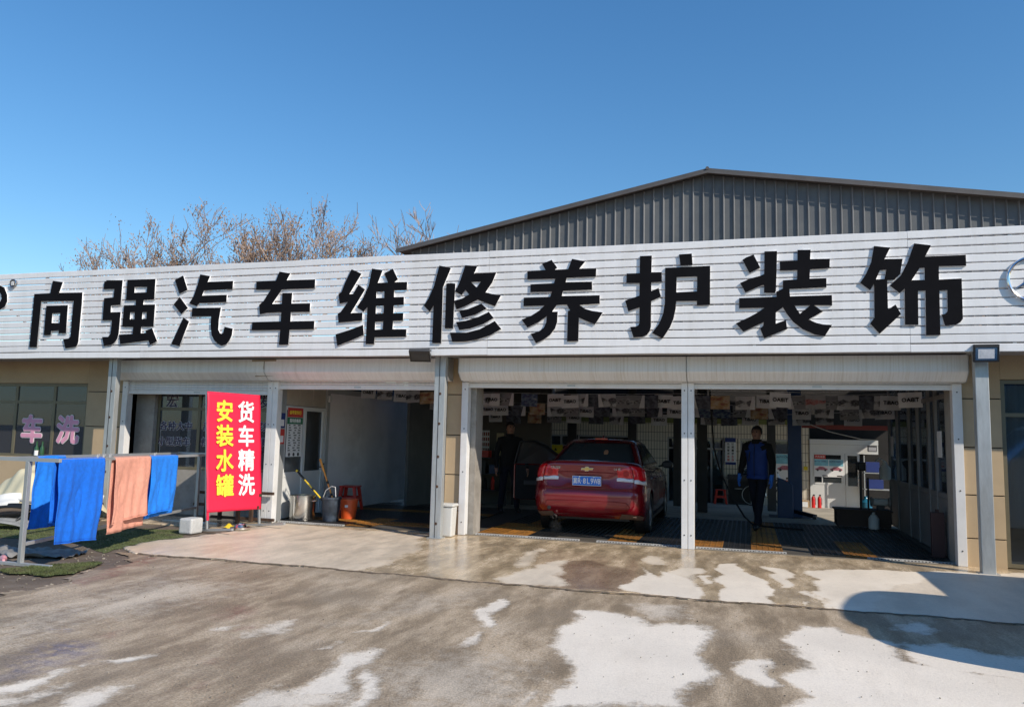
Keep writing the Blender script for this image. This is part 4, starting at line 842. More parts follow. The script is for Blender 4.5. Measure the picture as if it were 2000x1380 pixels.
b = MB(); b.add([(GX,GY-.205,GZ),(RX+.28,GY-.205,RZ-.045),(RX+.28,GY-.205,RZ-.095),(GX,GY-.205,GZ-.05),(GX,GY-.215,GZ),(RX+.28,GY-.215,RZ-.045),(RX+.28,GY-.215,RZ-.095),(GX,GY-.215,GZ-.05)], [(0,1,2,3),(7,6,5,4),(0,4,5,1),(2,6,7,3),(1,5,6,2),(3,7,4,0)]); b.build('barge_board', 'roof_dark', rr)
MB().box(LX, LX+.06, GY+.03, 16.5, -.7, LZ-.1).build('side_wall', 'gable_grey', hall)
MB().box(RX-.06, RX, GY+.03, 16.5, 3.32, RZ-.1).build('side_wall', 'gable_grey', hall)
MB().box(RX-.06, RX, 15.9, 16.5, -.7, 3.32).build('side_wall', 'gable_grey', hall)
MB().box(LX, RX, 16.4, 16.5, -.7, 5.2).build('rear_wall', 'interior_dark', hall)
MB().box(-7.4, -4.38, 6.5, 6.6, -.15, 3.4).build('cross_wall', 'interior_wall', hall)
for x, y, mm in ((-3.05, 10.5, 'dark_grey'), (-1.90, 11.5, 'dark_grey'), (.62, 11.0, 'dark_grey'), (-4.75, 10.5, 'dark_grey'), (-1.0, 7.5, 'dark_grey')):
    z0 = float(np.interp(y, [4.4,8,12,15.8], [0,-.168,-.388,-.548])); b = MB(); b.box(x-.11, x+.11, y-.10, y-.085, z0, 5.0); b.box(x-.11, x+.11, y+.085, y+.10, z0, 5.0); b.box(x-.012, x+.012, y-.085, y+.085, z0, 5.0); b.build('steel_column', mm, hall)
b = MB(); b.box(1.6, 4.6, 14.2, 14.3, 1.95, 2.05); b.box(2.2, 5.6, 13.2, 13.3, 1.9, 2.0); b.build('red_beam', mat('red_oxide', (.14,.02,.015), .7), hall)

# ---- tiled house at the back of the hall, with doors, windows and the white panel lean-to
tm = bpy.data.materials.new('wall_tiles'); tm.use_nodes = True; tt = tm.node_tree
bk = tt.nodes.new('ShaderNodeTexBrick'); bk.offset = 0; bk.inputs['Color1'].default_value = (.74,.68,.56,1); bk.inputs['Color2'].default_value = (.68,.62,.51,1); bk.inputs['Mortar'].default_value = (.10,.08,.06,1)
bk.inputs['Scale'].default_value = 1; bk.inputs['Mortar Size'].default_value = .007; bk.inputs['Brick Width'].default_value = .095; bk.inputs['Row Height'].default_value = .29
ge = tt.nodes.new('ShaderNodeNewGeometry'); sx_ = tt.nodes.new('ShaderNodeSeparateXYZ'); cx_ = tt.nodes.new('ShaderNodeCombineXYZ'); tt.links.new(ge.outputs['Position'], sx_.inputs[0]); tt.links.new(sx_.outputs[0], cx_.inputs[0]); tt.links.new(sx_.outputs[2], cx_.inputs[1]); tt.links.new(cx_.outputs[0], bk.inputs['Vector']); tt.links.new(bk.outputs[0], tt.nodes['Principled BSDF'].inputs['Base Color']); tt.nodes['Principled BSDF'].inputs['Roughness'].default_value = .35
MATS['wall_tiles'] = tm
house = thing('tiled_house', 'cream tiled house front at the back of the hall with glazed doors', 'building', (-2, 15.8, -.55))
BYY = 15.8
def hw(x0, x1, z0, z1, name='wall', mm='wall_tiles', y0=0., y1=.2, par=None): return MB().box(x0, x1, BYY+y0, BYY+y1, z0, z1).build(name, mm, par or house)
hw(-7.0, 1.92, 1.585, 2.06); hw(-7.0, 1.92, 2.06, 2.22, 'eave_band', mat('moss_band', (.16,.17,.05), .8), -.08)
for a, c in ((-.30, -.23), (-.74, -.32), (1.50, 1.92), (-3.9, -2.60)): hw(a, c, -.6, 1.583)
def unit(x0, x1, z0, z1, mull, trans, name, fill=None):
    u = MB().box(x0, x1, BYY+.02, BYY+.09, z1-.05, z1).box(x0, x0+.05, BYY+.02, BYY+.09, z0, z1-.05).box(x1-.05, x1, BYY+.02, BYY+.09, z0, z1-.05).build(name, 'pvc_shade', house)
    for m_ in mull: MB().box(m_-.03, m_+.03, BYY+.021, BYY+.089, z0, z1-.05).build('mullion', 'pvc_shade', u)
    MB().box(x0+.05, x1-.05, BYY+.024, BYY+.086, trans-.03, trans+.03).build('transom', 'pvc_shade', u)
    MB().box(x0+.05, x1-.05, BYY+.05, BYY+.055, z0, z1-.05).build('pane', 'clear_glass', u)
    if fill: MB().box(x0+.05, x1-.05, BYY+.03, BYY+.08, z0, z0+fill).build('lower_panel', 'pvc_white', u)
    return u
unit(-2.60, -.74, -.55, 1.58, (-1.66, -1.15), 1.22, 'door'); unit(-.23, 1.5, .0, 1.58, (.65,), 1.05, 'window', .05); hw(-.23, 1.5, -.6, 0, 'sill_wall')
unit(-7.0, -5.75, -.2, 1.58, (-6.3,), 1.2, 'window', .2); unit(-5.70, -3.9, -.2, 1.58, (-4.8,), 1.2, 'window', .2); hw(-7.0, -3.9, -.6, -.2, 'sill_wall')
hw(-1.12, -.80, .05, 1.12, 'blue_curtain', 'paper_sky', .12, .14); hw(-1.9, -1.66, -.2, 1.1, 'blue_curtain', 'paper_sky', .12, .14)
hw(-7.0, 1.9, -.6, 2.2, 'room_back', 'interior_dark', .9, 1.0)
lean = thing('panel_lean_to', 'white panel lean-to with window and door in the sunlit corner', 'building', (2.7, 15.75, -.55))
hw(1.93, 3.95, 1.18, 1.46, 'wall_panel', 'pvc_white', -.05, .1, lean); hw(1.93, 3.95, 1.465, 1.62, 'fascia', 'pvc_white', -.09, .1, lean); hw(1.93, 2.98, -.56, .19, 'wall_panel', 'pvc_white', -.05, .1, lean); hw(1.93, 2.06, .192, 1.178, 'wall_panel', 'pvc_white', -.05, .1, lean)
wn = hw(2.062, 2.97, .192, .25, 'window', 'pvc_white', -.06, .0, lean); hw(2.062, 2.97, 1.13, 1.178, 'frame', 'pvc_white', -.06, .0, wn); hw(2.86, 2.97, .252, 1.128, 'frame', 'pvc_white', -.06, .0, wn); hw(2.28, 2.31, .252, .5, 'frame', 'pvc_white', -.055, .0, wn); hw(2.064, 2.858, .252, 1.128, 'pane', 'clear_glass', -.03, -.025, wn)
hw(1.95, 3.5, -.5, 1.5, 'room_back', 'interior_dark', .5, .55, lean)
dn = hw(2.985, 3.05, -.55, 1.178, 'door', 'pvc_white', -.06, .0, lean); hw(3.34, 3.40, -.55, 1.178, 'frame', 'pvc_white', -.06, .0, dn); hw(3.052, 3.338, -.55, .17, 'lower_panel', 'pvc_white', -.05, .0, dn); hw(3.052, 3.338, 1.12, 1.178, 'frame', 'pvc_white', -.06, .0, dn); hw(3.052, 3.338, .17, 1.118, 'pane', 'clear_glass', -.03, -.025, dn); hw(3.345, 3.39, .35, .40, 'handle', 'chrome', -.09, -.062, dn)
hw(3.42, 4.6, -.56, 1.17, 'dark_opening', 'interior_dark', .3, .4, lean)
# right partition of the open bay: white framed glazing above panels
part = thing('glazed_partition', 'white framed glazed partition along the right side of the open bay', 'partition', (2.6, 3.2, 0))
ys = [.44, 1.10, 1.55, 2.35, 3.05, 4.1, 4.9]
for i, y in enumerate(ys): MB().box(2.545, 2.62, y-.035, y+.035, .02, 2.56).build('upright', 'pvc_deep_shade', part)
for i in range(len(ys)-1):
    a, c = ys[i]+.036, ys[i+1]-.036
    MB().box(2.56, 2.60, a, c, .03, .80).build('lower_panel', 'pvc_deep_shade', part); MB().box(2.552, 2.615, a, c, .805, .875).build('rail', 'pvc_deep_shade', part)
    MB().box(2.552, 2.615, a, c, 2.15, 2.21).build('rail', 'pvc_deep_shade', part); MB().box(2.58, 2.585, a, c, .88, 2.148).build('pane', 'clear_glass', part); MB().box(2.58, 2.585, a, c, 2.212, 2.55).build('pane', 'clear_glass', part)
MB().box(3.3, 3.35, .3, 3.4, 0, 2.6).build('room_back', 'interior_wall', part)
for y, z, lb in ((.78, 1.35, 'white notice sheet on the glazing nearest the right shutter frame'), (4.5, 1.30, 'white notice sheet at the far end of the glazed partition')):
    t = thing('notice_sheet', lb, 'notice', (2.54, y, z)); MB().box(2.538, 2.5415, y-.13, y+.13, z, z+.36).build('sheet', 'white_print', t)
# ================================================================== yard props
def hall_z(y): return float(np.interp(y, [-9,4.42,8,12,15.8], [0,0,-.168,-.388,-.548]))
# ---- drying rack and towels
RA, RB = Vector((-7.15,-4.5,1.13)), Vector((-8.1,-.6,1.10)); RO = Vector((-.74,0,0))
def drying_rack():
    t = thing('drying_rack', 'welded galvanised frame hung with towels in front of the left window', 'drying rack', (-7.6,-2.6,0))
    MB().bar(RA, RB, .034).build('top_rail', 'galv', t); MB().bar(RA+RO, RB+RO, .034).build('top_rail', 'galv', t)
    MB().bar(RA+RO*1.08+Vector((0,-.04,.0)), RA-RO*.06+Vector((0,-.04,.0)), .04).build('cross_bar', 'galv', t)
    MB().bar(RB+RO*1.05+Vector((0,.04,0)), RB-RO*.05+Vector((0,.04,0)), .04).build('cross_bar', 'galv', t)
    l0 = RA+RO*.52+Vector((0,-.04,-.021)); l1 = RB+RO*.5+Vector((0,.04,-.021))
    for p in (l0, l1):
        z0 = -.008+.034 if p is l0 else .03
        MB().box(p.x-.024, p.x+.024, p.y-.024, p.y+.024, z0, p.z).build('leg', 'galv_post', t, bevel=.003)
        MB().box(p.x-.62, p.x+.42, p.y-.024, p.y+.024, -.008 if p is l0 else 0., z0).build('foot', 'galv', t, bevel=.003)
    MB().bar(Vector((l0.x, l0.y+.03, .22)), Vector((l1.x, l1.y-.03, .25)), .035).build('lower_rail', 'galv', t)
    for k, u in enumerate((.17, .2, .235, .5)):
        p = RA.lerp(RB, u); b = MB(); b.bar(p+Vector((0,0,.0)), p+Vector((.02,.02,.06)), .008, .012); b.bar(p+Vector((0,0,.0)), p+Vector((-.02,.03,.05)), .008, .012); b.build('clothes_peg', 'pvc_shade', t)
drying_rack()
def towel(label, mm, u0, u1, zf, zb, off=0., skew=0., seed=1, hem=.02, flare=0., bunch=0.):
    A, B = RA+RO*off, RB+RO*off; d = (B-A); n = Vector((d.y, -d.x, 0)).normalized()  # towards +x
    if n.x < 0: n = -n
    r = random.Random(seed); ph = [r.uniform(0,6) for _ in range(6)]; Lf, Lb = 1.13-zf, 1.13-zb
    def P(u, v):
        s = v*(Lf+Lb)-Lb; uu = u0+(u1-u0)*u; tl = abs(s)/max(Lf, Lb)
        mid = (u0+u1)/2; uu = mid+(uu-mid)*(1+flare*tl*tl*(1 if s > 0 else .6)); uu += skew*tl*(1 if s > 0 else -.5)
        p = A.lerp(B, uu); rr = .024
        side = 1 if s > 0 else -1
        wv = 1.6*(.013*math.sin(u*7+ph[0]+tl*1.9)+.008*math.sin(u*15+ph[1]-tl*3)+.005*math.sin(u*31+ph[2]+tl*5)+.004*math.sin(tl*11+u*5+ph[5]))*min(1, tl*2.2)+.012*tl*math.sin(u*4+ph[3])
        if abs(s) < rr*PI/2: a = s/rr; q = p+n*math.sin(a)*rr; q.z += math.cos(a)*rr+.0
        else:
            q = p+n*side*(rr+.004)+n*wv*(1 if side > 0 else -.7); q.z += -(abs(s)-rr*PI/2)
            if s > 0: q.z += hem*(u-.5)+.006*math.sin(u*7+ph[4])
            else: q.z += hem*.5*(u-.5)
        if bunch: q += n*bunch*tl*math.sin(u*PI)
        return tuple(q)
    b = MB(); b.grid(P, 44, 56); c = A.lerp(B, (u0+u1)/2)
    o = b.build('towel', mm, None, smooth=80., solid=.007)
    # origin at the rail
    o.data.transform(Matrix.Translation(-Vector((c.x, c.y, c.z)))); o.location = c
    for vv in (1., 0.): MB().tube([P(k/40, vv) for k in range(41)], .007, 6).build('hem', mm, o, smooth=True)
    return tag(o, label, 'towel', 'towels on the drying rack')
towel('large bright blue towel hanging nearest on the drying rack', 'towel_blue', -.012, .205, .185, .42, skew=-.008, seed=1, hem=-.055)
towel('narrow blue towel on the rear rail, partly behind the large blue one', 'towel_blue_light', .125, .255, .28, .36, off=1., skew=-.02, seed=5, hem=.0, bunch=.06)
towel('salmon pink towel with a slanting hem in the middle of the rack', 'towel_salmon', .262, .468, .33, .20, skew=-.0, seed=3, hem=.05, flare=.02)
towel('small blue towel at the far end of the rack next to the pink one', 'towel_blue_light', .475, .655, .36, .30, seed=4, hem=.05)
# concrete block on the rack foot
b = MB(); b.box(-7.84, -7.62, -1.72, -1.46, .0, .22)
t = tag(b.build('concrete_block', 'cast_concrete', None, bevel=.025), 'pale cast concrete block weighing down the foot by the red banner', 'block')
# ---- red banner stand
def banner():
    L0, R0 = Vector((-7.55,-1.43,0)), Vector((-7.30,-.50,0)); d = (R0-L0); wd = d.length; ang = math.atan2(d.y, d.x)
    t = thing('banner_stand', 'red banner on a thin frame with yellow and white Chinese characters', 'banner', (-7.45,-.95,.014)); t.rotation_euler = (rad(-5.5), 0, ang)
    h = wd/2
    for s in (-1, 1):
        MB().box(s*h-.014, s*h+.014, .006, .034, .036, 2.03).build('pole', 'galv', t, local=True); MB().box(s*h-.018, s*h+.018, -.55, .42, .004, .036).build('foot', 'galv', t, local=True)
    MB().box(-h+.0145, h-.0145, .008, .032, 2.0, 2.028).build('top_bar', 'galv', t, local=True); MB().box(-h+.0145, h-.0145, .008, .032, .42, .448).build('lower_bar', 'galv', t, local=True)
    b = MB(); b.grid(lambda u, v: (-h-.02+u*(wd+.04), -.004+.010*math.sin(u*5+1)*math.sin(v*4)+.004*math.sin(v*19+u*7)*(.3+abs(2*u-1))-.006, (.27-.012*u)+v*(1.79+.01*u)), 24, 40)
    p = b.build('banner_sheet', 'banner_red', t, local=True, smooth=True, solid=.003)
    MB().box(-h-.02, -h+.02, -.006, -.0025, .16, .29).build('banner_tail', 'banner_red', t, local=True)
    for k, ch in enumerate('安装水罐'): text('banner_letter', ch, .345, 'banner_yellow', t, (-.195, -.026, 1.775-.375*k), ext=.001, bold=.009, sx=.93, local=True)
    for k, ch in enumerate('货车精洗'): text('banner_letter', ch, .345, 'white_print', t, (.205, -.026, 1.775-.375*k), ext=.001, bold=.009, sx=.93, local=True)
banner()
# rusty trestle behind the banner, yellow rag, hub
t = thing('steel_trestle', 'low rusty steel trestle standing behind the red banner', 'trestle', (-8.0,-.45,0))
for x in (-8.35, -7.75): MB().box(x-.025, x+.025, -.50, -.45, .02, .46).build('leg', 'rust_steel', t); MB().box(x-.025, x+.025, -.15, -.10, .02, .46).build('leg', 'rust_steel', t); MB().box(x-.0245, x+.0245, -.45, -.15, .30, .34).build('cross_bar', 'rust_steel', t)
for y, z in ((-.475, .485), (-.125, .485), (-.52, .30), (-.08, .06)): MB().box(-8.55, -7.35, y-.022, y+.022, z-.022, z+.022).build('rail', 'rust_steel', t)
b = MB(); b.grid(lambda u, v: (-7.62+.36*u, -1.02+.22*v+.03*math.sin(u*6), .02+.05*abs(math.sin(u*5+v*3))*(1-abs(2*v-1))+.015*math.sin(u*17)), 16, 8)
tag(b.build('rag', 'yellow_paint', None, smooth=True, solid=.006), 'crumpled yellow rag on the concrete below the red banner', 'rag')
b = MB(); b.lathe([(.0,.0),(.135,.0),(.15,.012),(.15,.035),(.10,.04),(.075,.075),(.06,.08),(.055,.045),(0,.045)], (-7.30, -1.02, .018), 28)
tag(b.build('wheel_hub', 'steel_pot', None, smooth=30.), 'shiny metal hub lying on the concrete below the red banner', 'hub')

# ---- junk pile under the left window
b = MB(); b.grid(lambda u, v: (-12.0+1.95*u+.06*math.sin(v*9), -1.75+1.2*v, .0+.80*math.sin(PI*min(1,u*.9+.05))**.7*math.sin(PI*(.06+.9*v))**.6+.05*math.sin(u*14+v*5)+.04*math.sin(v*17+u*9)+.02*math.sin(u*37)), 60, 40)
tag(b.build('tarpaulin', 'tarp_cream', None, smooth=True), 'crumpled cream tarpaulin heaped below the left window', 'tarpaulin')
def bent_panel(name, label, c, size, rot, curve, mm, solid=.012):
    b = MB(); r_ = Euler(rot).to_matrix(); c = Vector(c)
    def f(u, v):
        x, y = (u-.5)*size[0], (v-.5)*size[1]; z = curve*(1-(2*u-1)**2)+.25*curve*math.sin(v*7)
        return tuple(c+r_@Vector((x, y, z)))
    b.grid(f, 12, 8); return tag(b.build(name, mm, None, smooth=True, solid=solid), label, 'car part', 'discarded car parts under the left window')
bent_panel('bumper_piece', 'black curved bumper piece on top of the junk heap', (-10.05,-1.5,.52), (.75,.18), (.5,.35,.5), .12, 'black')
bent_panel('fender_liner', 'grey bent fender liner leaning in the junk heap', (-9.95,-1.75,.24), (.60,.42), (.9,.2,.3), .22, 'debris_grey')
bent_panel('plastic_shard', 'broken white plastic panel in the junk heap', (-9.85,-1.35,.30), (.38,.36), (1.2,.2,.2), .06, 'debris_white')
bent_panel('bumper_strip', 'long black bumper strip lying across the junk', (-10.4,-2.05,.20), (1.1,.14), (.3,.05,.2), .10, 'black')
bent_panel('splash_guard', 'flat dark splash guard on the ground before the junk', (-10.4,-2.3,.06), (.9,.34), (.05,.05,.25), .05, 'debris_grey')
bent_panel('trim_piece', 'torn pale trim piece at the left of the junk heap', (-10.8,-2.0,.30), (.5,.24), (.8,-.3,.4), .08, 'debris_white')
for k, (p, q, lb) in enumerate((((-10.6,-2.1,.05),(-9.7,-1.6,.42),'thin black rod slanting up through the junk heap'), ((-10.3,-2.2,.10),(-10.0,-1.6,.60),'short black rod standing in the junk heap'), ((-10.9,-1.9,.38),(-9.8,-1.95,.22),'grey pipe lying over the junk heap'))):
    b = MB(); b.tube([p, tuple((Vector(p)+Vector(q))/2+Vector((0,0,.04))), q], .014+.006*(k==2), 7); tag(b.build('junk_rod', 'black' if k < 2 else 'debris_grey', None, smooth=True), lb, 'rod', 'discarded car parts under the left window')
b = MB(); b.grid(lambda u, v: (-8.6+1.1*u+.05*math.sin(v*5), -4.3+.5*v+.2*u+.05*math.sin(u*9), -.004+.05*abs(math.sin(u*7+3*math.sin(v*4)))*abs(math.sin(v*5+2*math.sin(u*6)))+.018*abs(math.sin(u*23+v*17))), 46, 26)
tag(b.build('plastic_sheet', mat('wet_plastic', (.25,.24,.22), .6, var=.3, scale=6), None, smooth=True), 'crumpled grey plastic sheet on the ground behind the rack foot', 'plastic sheet')
b = MB(); b.lathe([(0,0),(.035,.005),(.037,.10),(.03,.13),(.014,.16),(.014,.18),(0,.18)], (0,0,0), 14); o = b.build('soda_bottle', mat('bottle_pink', (.55,.25,.28), .3, var=.4, scale=20), None, smooth=True); o.location = (-7.92,-4.42,.035); o.rotation_euler = (PI/2, 0, .9); tag(o, 'small pink labelled plastic bottle lying by the rack foot', 'bottle')
for k, (x, lb) in enumerate(((-12.46,'green bottle with white label on the left window sill'),(-12.33,'dark green bottle next to the white labelled one on the sill'))):
    t = thing('bottle', lb, 'bottle', (x, .0, .919)); MB().lathe([(0,0),(.034,.0),(.036,.012),(.036,.16),(.014,.21),(.013,.27),(.016,.272),(.016,.285),(0,.285)], (x, .0, .919), 16).build('body', 'bottle_green', t, smooth=True)
    if k == 0: MB().lathe([(.0365,.03),(.0368,.03),(.0368,.12),(.0365,.12)], (x, .0, .919), 16).build('paper_label', 'white_print', t, smooth=True)
# small framed socket on the pier
t = thing('wall_socket', 'small framed socket on the tan pier by the left post', 'socket', (-10.86, -.01, 1.18)); MB().box(-10.93,-10.80,-.012,-.001,1.14,1.30).build('frame', 'olive_frame', t); MB().box(-10.915,-10.815,-.016,-.0125,1.155,1.285).build('cover', 'debris_white', t)

# ---- things in the second bay
def lathe_thing(name, label, cat, c, parts, group=None):
    t = thing(name, label, cat, c, group)
    for nm, prof, mm in parts: MB().lathe(prof, c, 32).build(nm, mm, t, smooth=35.)
    return t
FZ = .030
t = lathe_thing('steel_pot', 'tall stainless steel stock pot at the foot of the glazed door', 'pot', (-7.14,.42,FZ), [('body', [(0,.0),(.205,.0),(.21,.01),(.21,.395),(.222,.40),(.222,.41),(.203,.41),(.200,.02),(0,.02)], 'steel_pot')])
for s in (-1, 1): MB().tube([(-7.14+s*.21,.37,FZ+.32),(-7.14+s*.25,.37,FZ+.325),(-7.14+s*.25,.47,FZ+.325),(-7.14+s*.21,.47,FZ+.32)], .008, 7).build('handle', 'steel_pot', t, smooth=True)
t = lathe_thing('dark_bucket', 'black paint-smeared bucket with a white wire handle and brush poles', 'bucket', (-6.66,.52,FZ), [('body', [(0,.0),(.130,.0),(.135,.01),(.155,.33),(.158,.36),(.172,.362),(.172,.395),(.155,.395),(.125,.02),(0,.02)], 'bucket_dark')])
MB().tube([(-6.66-.16,.52,FZ+.38),(-6.66-.10,.50,FZ+.50),(-6.66+.02,.48,FZ+.57),(-6.66+.09,.47,FZ+.56),(-6.66+.10,.48,FZ+.40)], .007, 6).build('handle', 'pvc_white', t, smooth=True)
t = lathe_thing('orange_bucket', 'orange plastic bucket with a small white sticker beside the dark bucket', 'bucket', (-6.58,.98,FZ), [('body', [(0,.0),(.118,.0),(.122,.01),(.136,.155),(.146,.16),(.152,.30),(.165,.305),(.165,.33),(.148,.33),(.115,.02),(0,.02)], 'orange_plastic')])
MB().obox((-6.545,.832,FZ+.22), (.055,.004,.042), (0,0,.25)).build('sticker', 'white_print', t)
def pole_brush(label, p, q, mm, tipm):
    t = thing('brush_pole', label, 'brush pole', p); p, q = Vector(p), Vector(q); d = q-p
    MB().tube([p, q], .014, 8).build('shaft', mm, t, smooth=True); MB().tube([p+d*.78, q], .019, 8).build('grip', tipm, t, smooth=True); MB().tube([q-d*.02, q+d*.015], .021, 8).build('end_cap', mm, t, smooth=True)
    for f in (.28, .52): MB().tube([p+d*f, p+d*(f+.05)], .019, 8).build('clamp', 'black', t, smooth=True)
pole_brush('yellow and black telescopic brush pole leaning from the dark bucket', (-6.62,.50,.18), (-7.33,.50,.83), 'yellow_paint', 'black')
pole_brush('orange telescopic brush pole leaning from the dark bucket', (-6.58,.56,.20), (-7.02,.72,1.02), 'orange_pole', 'orange_pole')
def stool(label, x, y, z, mm, rot=0., s=1.):
    t = thing('plastic_stool', label, 'stool', (x,y,z), 'plastic stools in the workshop'); t.rotation_euler = (0,0,rot); h, a, c = .46*s, .15*s, .205*s
    MB().box(-a-.02, a+.02, -a-.02, a+.02, h-.03, h).build('seat', mm, t, local=True, bevel=.02)
    for sx in (-1,1):
        for sy in (-1,1):
            b = MB(); v = []
            for zz, k, w_ in ((0, c, .045), (h-.031, a, .055)):
                v += [(sx*k-sx*w_, sy*k, zz), (sx*k, sy*k, zz), (sx*k, sy*k-sy*w_, zz), (sx*k-sx*w_, sy*k-sy*w_, zz)]
            b.add(v, [(0,1,2,3),(7,6,5,4),(0,4,5,1),(1,5,6,2),(2,6,7,3),(3,7,4,0)]); b.build('leg', mm, t, local=True)
    for k in range(4):
        b = MB(); b.add([(-.15*s,-.186*s,.20*s),(.15*s,-.186*s,.20*s),(.147*s,-.176*s,.26*s),(-.147*s,-.176*s,.26*s)], [(0,1,2,3)]); o = b.build('stretcher', mm, t, local=True, solid=.006); o.rotation_euler = (0,0,k*PI/2)
stool('red plastic stool behind the orange bucket', -7.27, 2.30, FZ, 'red_plastic', .15)
stool('small red stool by the glazed doors at the back of the hall', -.83, 14.9, hall_z(14.9), 'red_plastic', .1)
# white bin by the pier
def bin_():
    t = thing('waste_bin', 'light grey tapered waste bin with lid against the tan pier', 'bin', (-4.265,-.31,.014)); x, y = -4.265, -.31
    def ring(w_, d_, z): return [(x-w_,y-d_,z),(x+w_,y-d_,z),(x+w_,y+d_,z),(x-w_,y+d_,z)]
    b = MB(); b.add(ring(.108,.09,.016)+ring(.122,.105,.45), [(0,3,2,1),(4,5,6,7),(0,1,5,4),(1,2,6,5),(2,3,7,6),(3,0,4,7)]); b.build('body', 'bin_grey', t, bevel=.02)
    b = MB(); b.add(ring(.136,.12,.452)+ring(.136,.12,.48)+ring(.125,.11,.492), [(0,3,2,1),(0,1,5,4),(1,2,6,5),(2,3,7,6),(3,0,4,7),(4,5,9,8),(5,6,10,9),(6,7,11,10),(7,4,8,11),(8,9,10,11)]); b.build('lid', 'bin_grey', t, bevel=.008)
bin_()

# ================================================================== workshop contents
def box_thing(name, label, cat, parts, loc, group=None):
    t = thing(name, label, cat, loc, group)
    for nm, dims, mm in parts: MB().box(*dims).build(nm, mm, t, bevel=.004)
    return t
# blue two-post lift
t = thing('car_lift', 'blue two-post lift column with motor cover, beside the man', 'lift', (.95,7.0,hall_z(7)))
z0 = hall_z(7); b = MB(); b.box(.86,1.14,7.0,7.03,z0+.02,2.9); b.box(.86,.89,7.031,7.25,z0+.02,2.9); b.box(1.11,1.14,7.031,7.25,z0+.02,2.9); b.build('column', 'blue_paint', t)
b = MB(); b.prism([(.62,z0+.01),(.93,z0+.01),(.93,.60),(.76,.70),(.62,.74)], 6.62, 6.95, 'y'); b.build('motor_cover', 'blue_paint', t, bevel=.01)
MB().box(.45,1.3,6.75,7.4,z0,z0+.018).build('base_plate', 'dark_grey', t); b = MB(); b.bar((1.0,6.95,z0+.14),(1.35,6.4,z0+.10),.09,.07); b.bar((1.35,6.4,z0+.10),(1.3,6.0,z0+.10),.07,.05); b.build('lift_arm', 'black', t)
# signboards on the tiled wall
for x, lb in ((-.53, 'vertical white signboard with blue ends on the tiled wall by the man'), (-2.18, 'vertical white signboard with a red lower half left of the centre post')):
    t = thing('wall_signboard', lb, 'signboard', (x, 15.78, .72)); MB().box(x-.17,x+.17,15.74,15.77,.72,1.60).build('board', 'white_print', t)
    MB().box(x-.17,x+.17,15.735,15.739,1.46,1.60).build('band', 'sign_blue', t); MB().box(x-.17,x+.17,15.735,15.739,.72,.80 if x > -1 else 1.0).build('band', 'sign_blue' if x > -1 else 'paper_red', t)
    for q, st in enumerate(('以质量求生存', '以信誉求发展')):
        for k, ch in enumerate(st): text('lettering', ch, .085, 'dark_grey' if k < 4 else 'paper_red', t, (x+.07-.14*q, 15.7385, 1.40-.105*k), bold=.002)
# car posters
def car_poster(label, x, y, z, w_, h_):
    t = thing('car_poster', label, 'poster', (x, y, z)); MB().box(x-w_/2,x+w_/2,y-.004,y,z,z+h_).build('sheet', 'white_print', t)
    MB().box(x-w_/2+.01,x+w_/2-.01,y-.007,y-.0045,z+h_*.62,z+h_-.01).build('sky_print', 'paper_sky', t)
    b = MB(); cx, cz, k = x, z+h_*.42, w_; b.prism([(cx-.40*k,cz-.05*k),(cx+.40*k,cz-.05*k),(cx+.42*k,cz+.06*k),(cx+.28*k,cz+.10*k),(cx+.12*k,cz+.20*k),(cx-.15*k,cz+.20*k),(cx-.30*k,cz+.09*k),(cx-.42*k,cz+.05*k)], y-.0065, y-.0045, 'y'); b.build('car_print', 'paper_pink', t)
    for sx in (-.26,.26): MB().lathe([(0,-.004),(.075*k,-.004),(.075*k,0)], (cx+sx*k, y-.0065, cz-.05*k), 14, 'y').build('wheel_print', 'dark_grey', t)
    text('lettering', 'AUTO CARE', .10*k*1.4, 'sign_blue', t, (cx-.08*k, y-.008, z+h_*.88), bold=.001); MB().box(cx+.05*k,cx+.42*k,y-.0065,y-.0045,z+.03*h_,z+.10*h_).build('caption', 'dark_grey', t)
car_poster('left one of two car posters in the lean-to window', 2.27, 15.735, .43, .44, .56); car_poster('right one of two car posters in the lean-to window', 2.71, 15.735, .43, .44, .56)
car_poster('large car poster on the tiled house window behind the man', 1.17, 15.795, .28, .56, .84)
t = thing('red_placard', 'small red placard with pale characters at the top of the lean-to window', 'placard', (2.24,15.73,1.0)); MB().box(2.07,2.40,15.728,15.735,1.0,1.13).build('board', 'paper_red', t); text('lettering', '汽车美容', .07, 'white_print', t, (2.235,15.725,1.065))
t = thing('yellow_plate', 'yellow plate on the tiled wall beside the blue lift', 'plate', (1.70,15.77,.62)); MB().box(1.55,1.86,15.76,15.785,.62,.74).build('board', 'yellow_sign', t)
t = thing('warning_sign', 'yellow warning notice on the window behind the car', 'sign', (-6.32,15.7,.70)); MB().box(-6.62,-6.22,15.70,15.72,.70,1.22).build('board', 'yellow_sign', t); MB().prism([(-6.52,1.02),(-6.42,1.02),(-6.47,1.12)], 15.695, 15.699, 'y').build('triangle', 'black', t); text('lettering', '注意安全', .08, 'dark_grey', t, (-6.42,15.697,.85))
t = thing('red_notice', 'dark red notice board right of the yellow warning notice', 'notice', (-6.0,15.7,.8)); MB().box(-6.18,-5.82,15.70,15.72,.80,1.20).build('board', mat('maroon', (.16,.02,.02), .6), t)
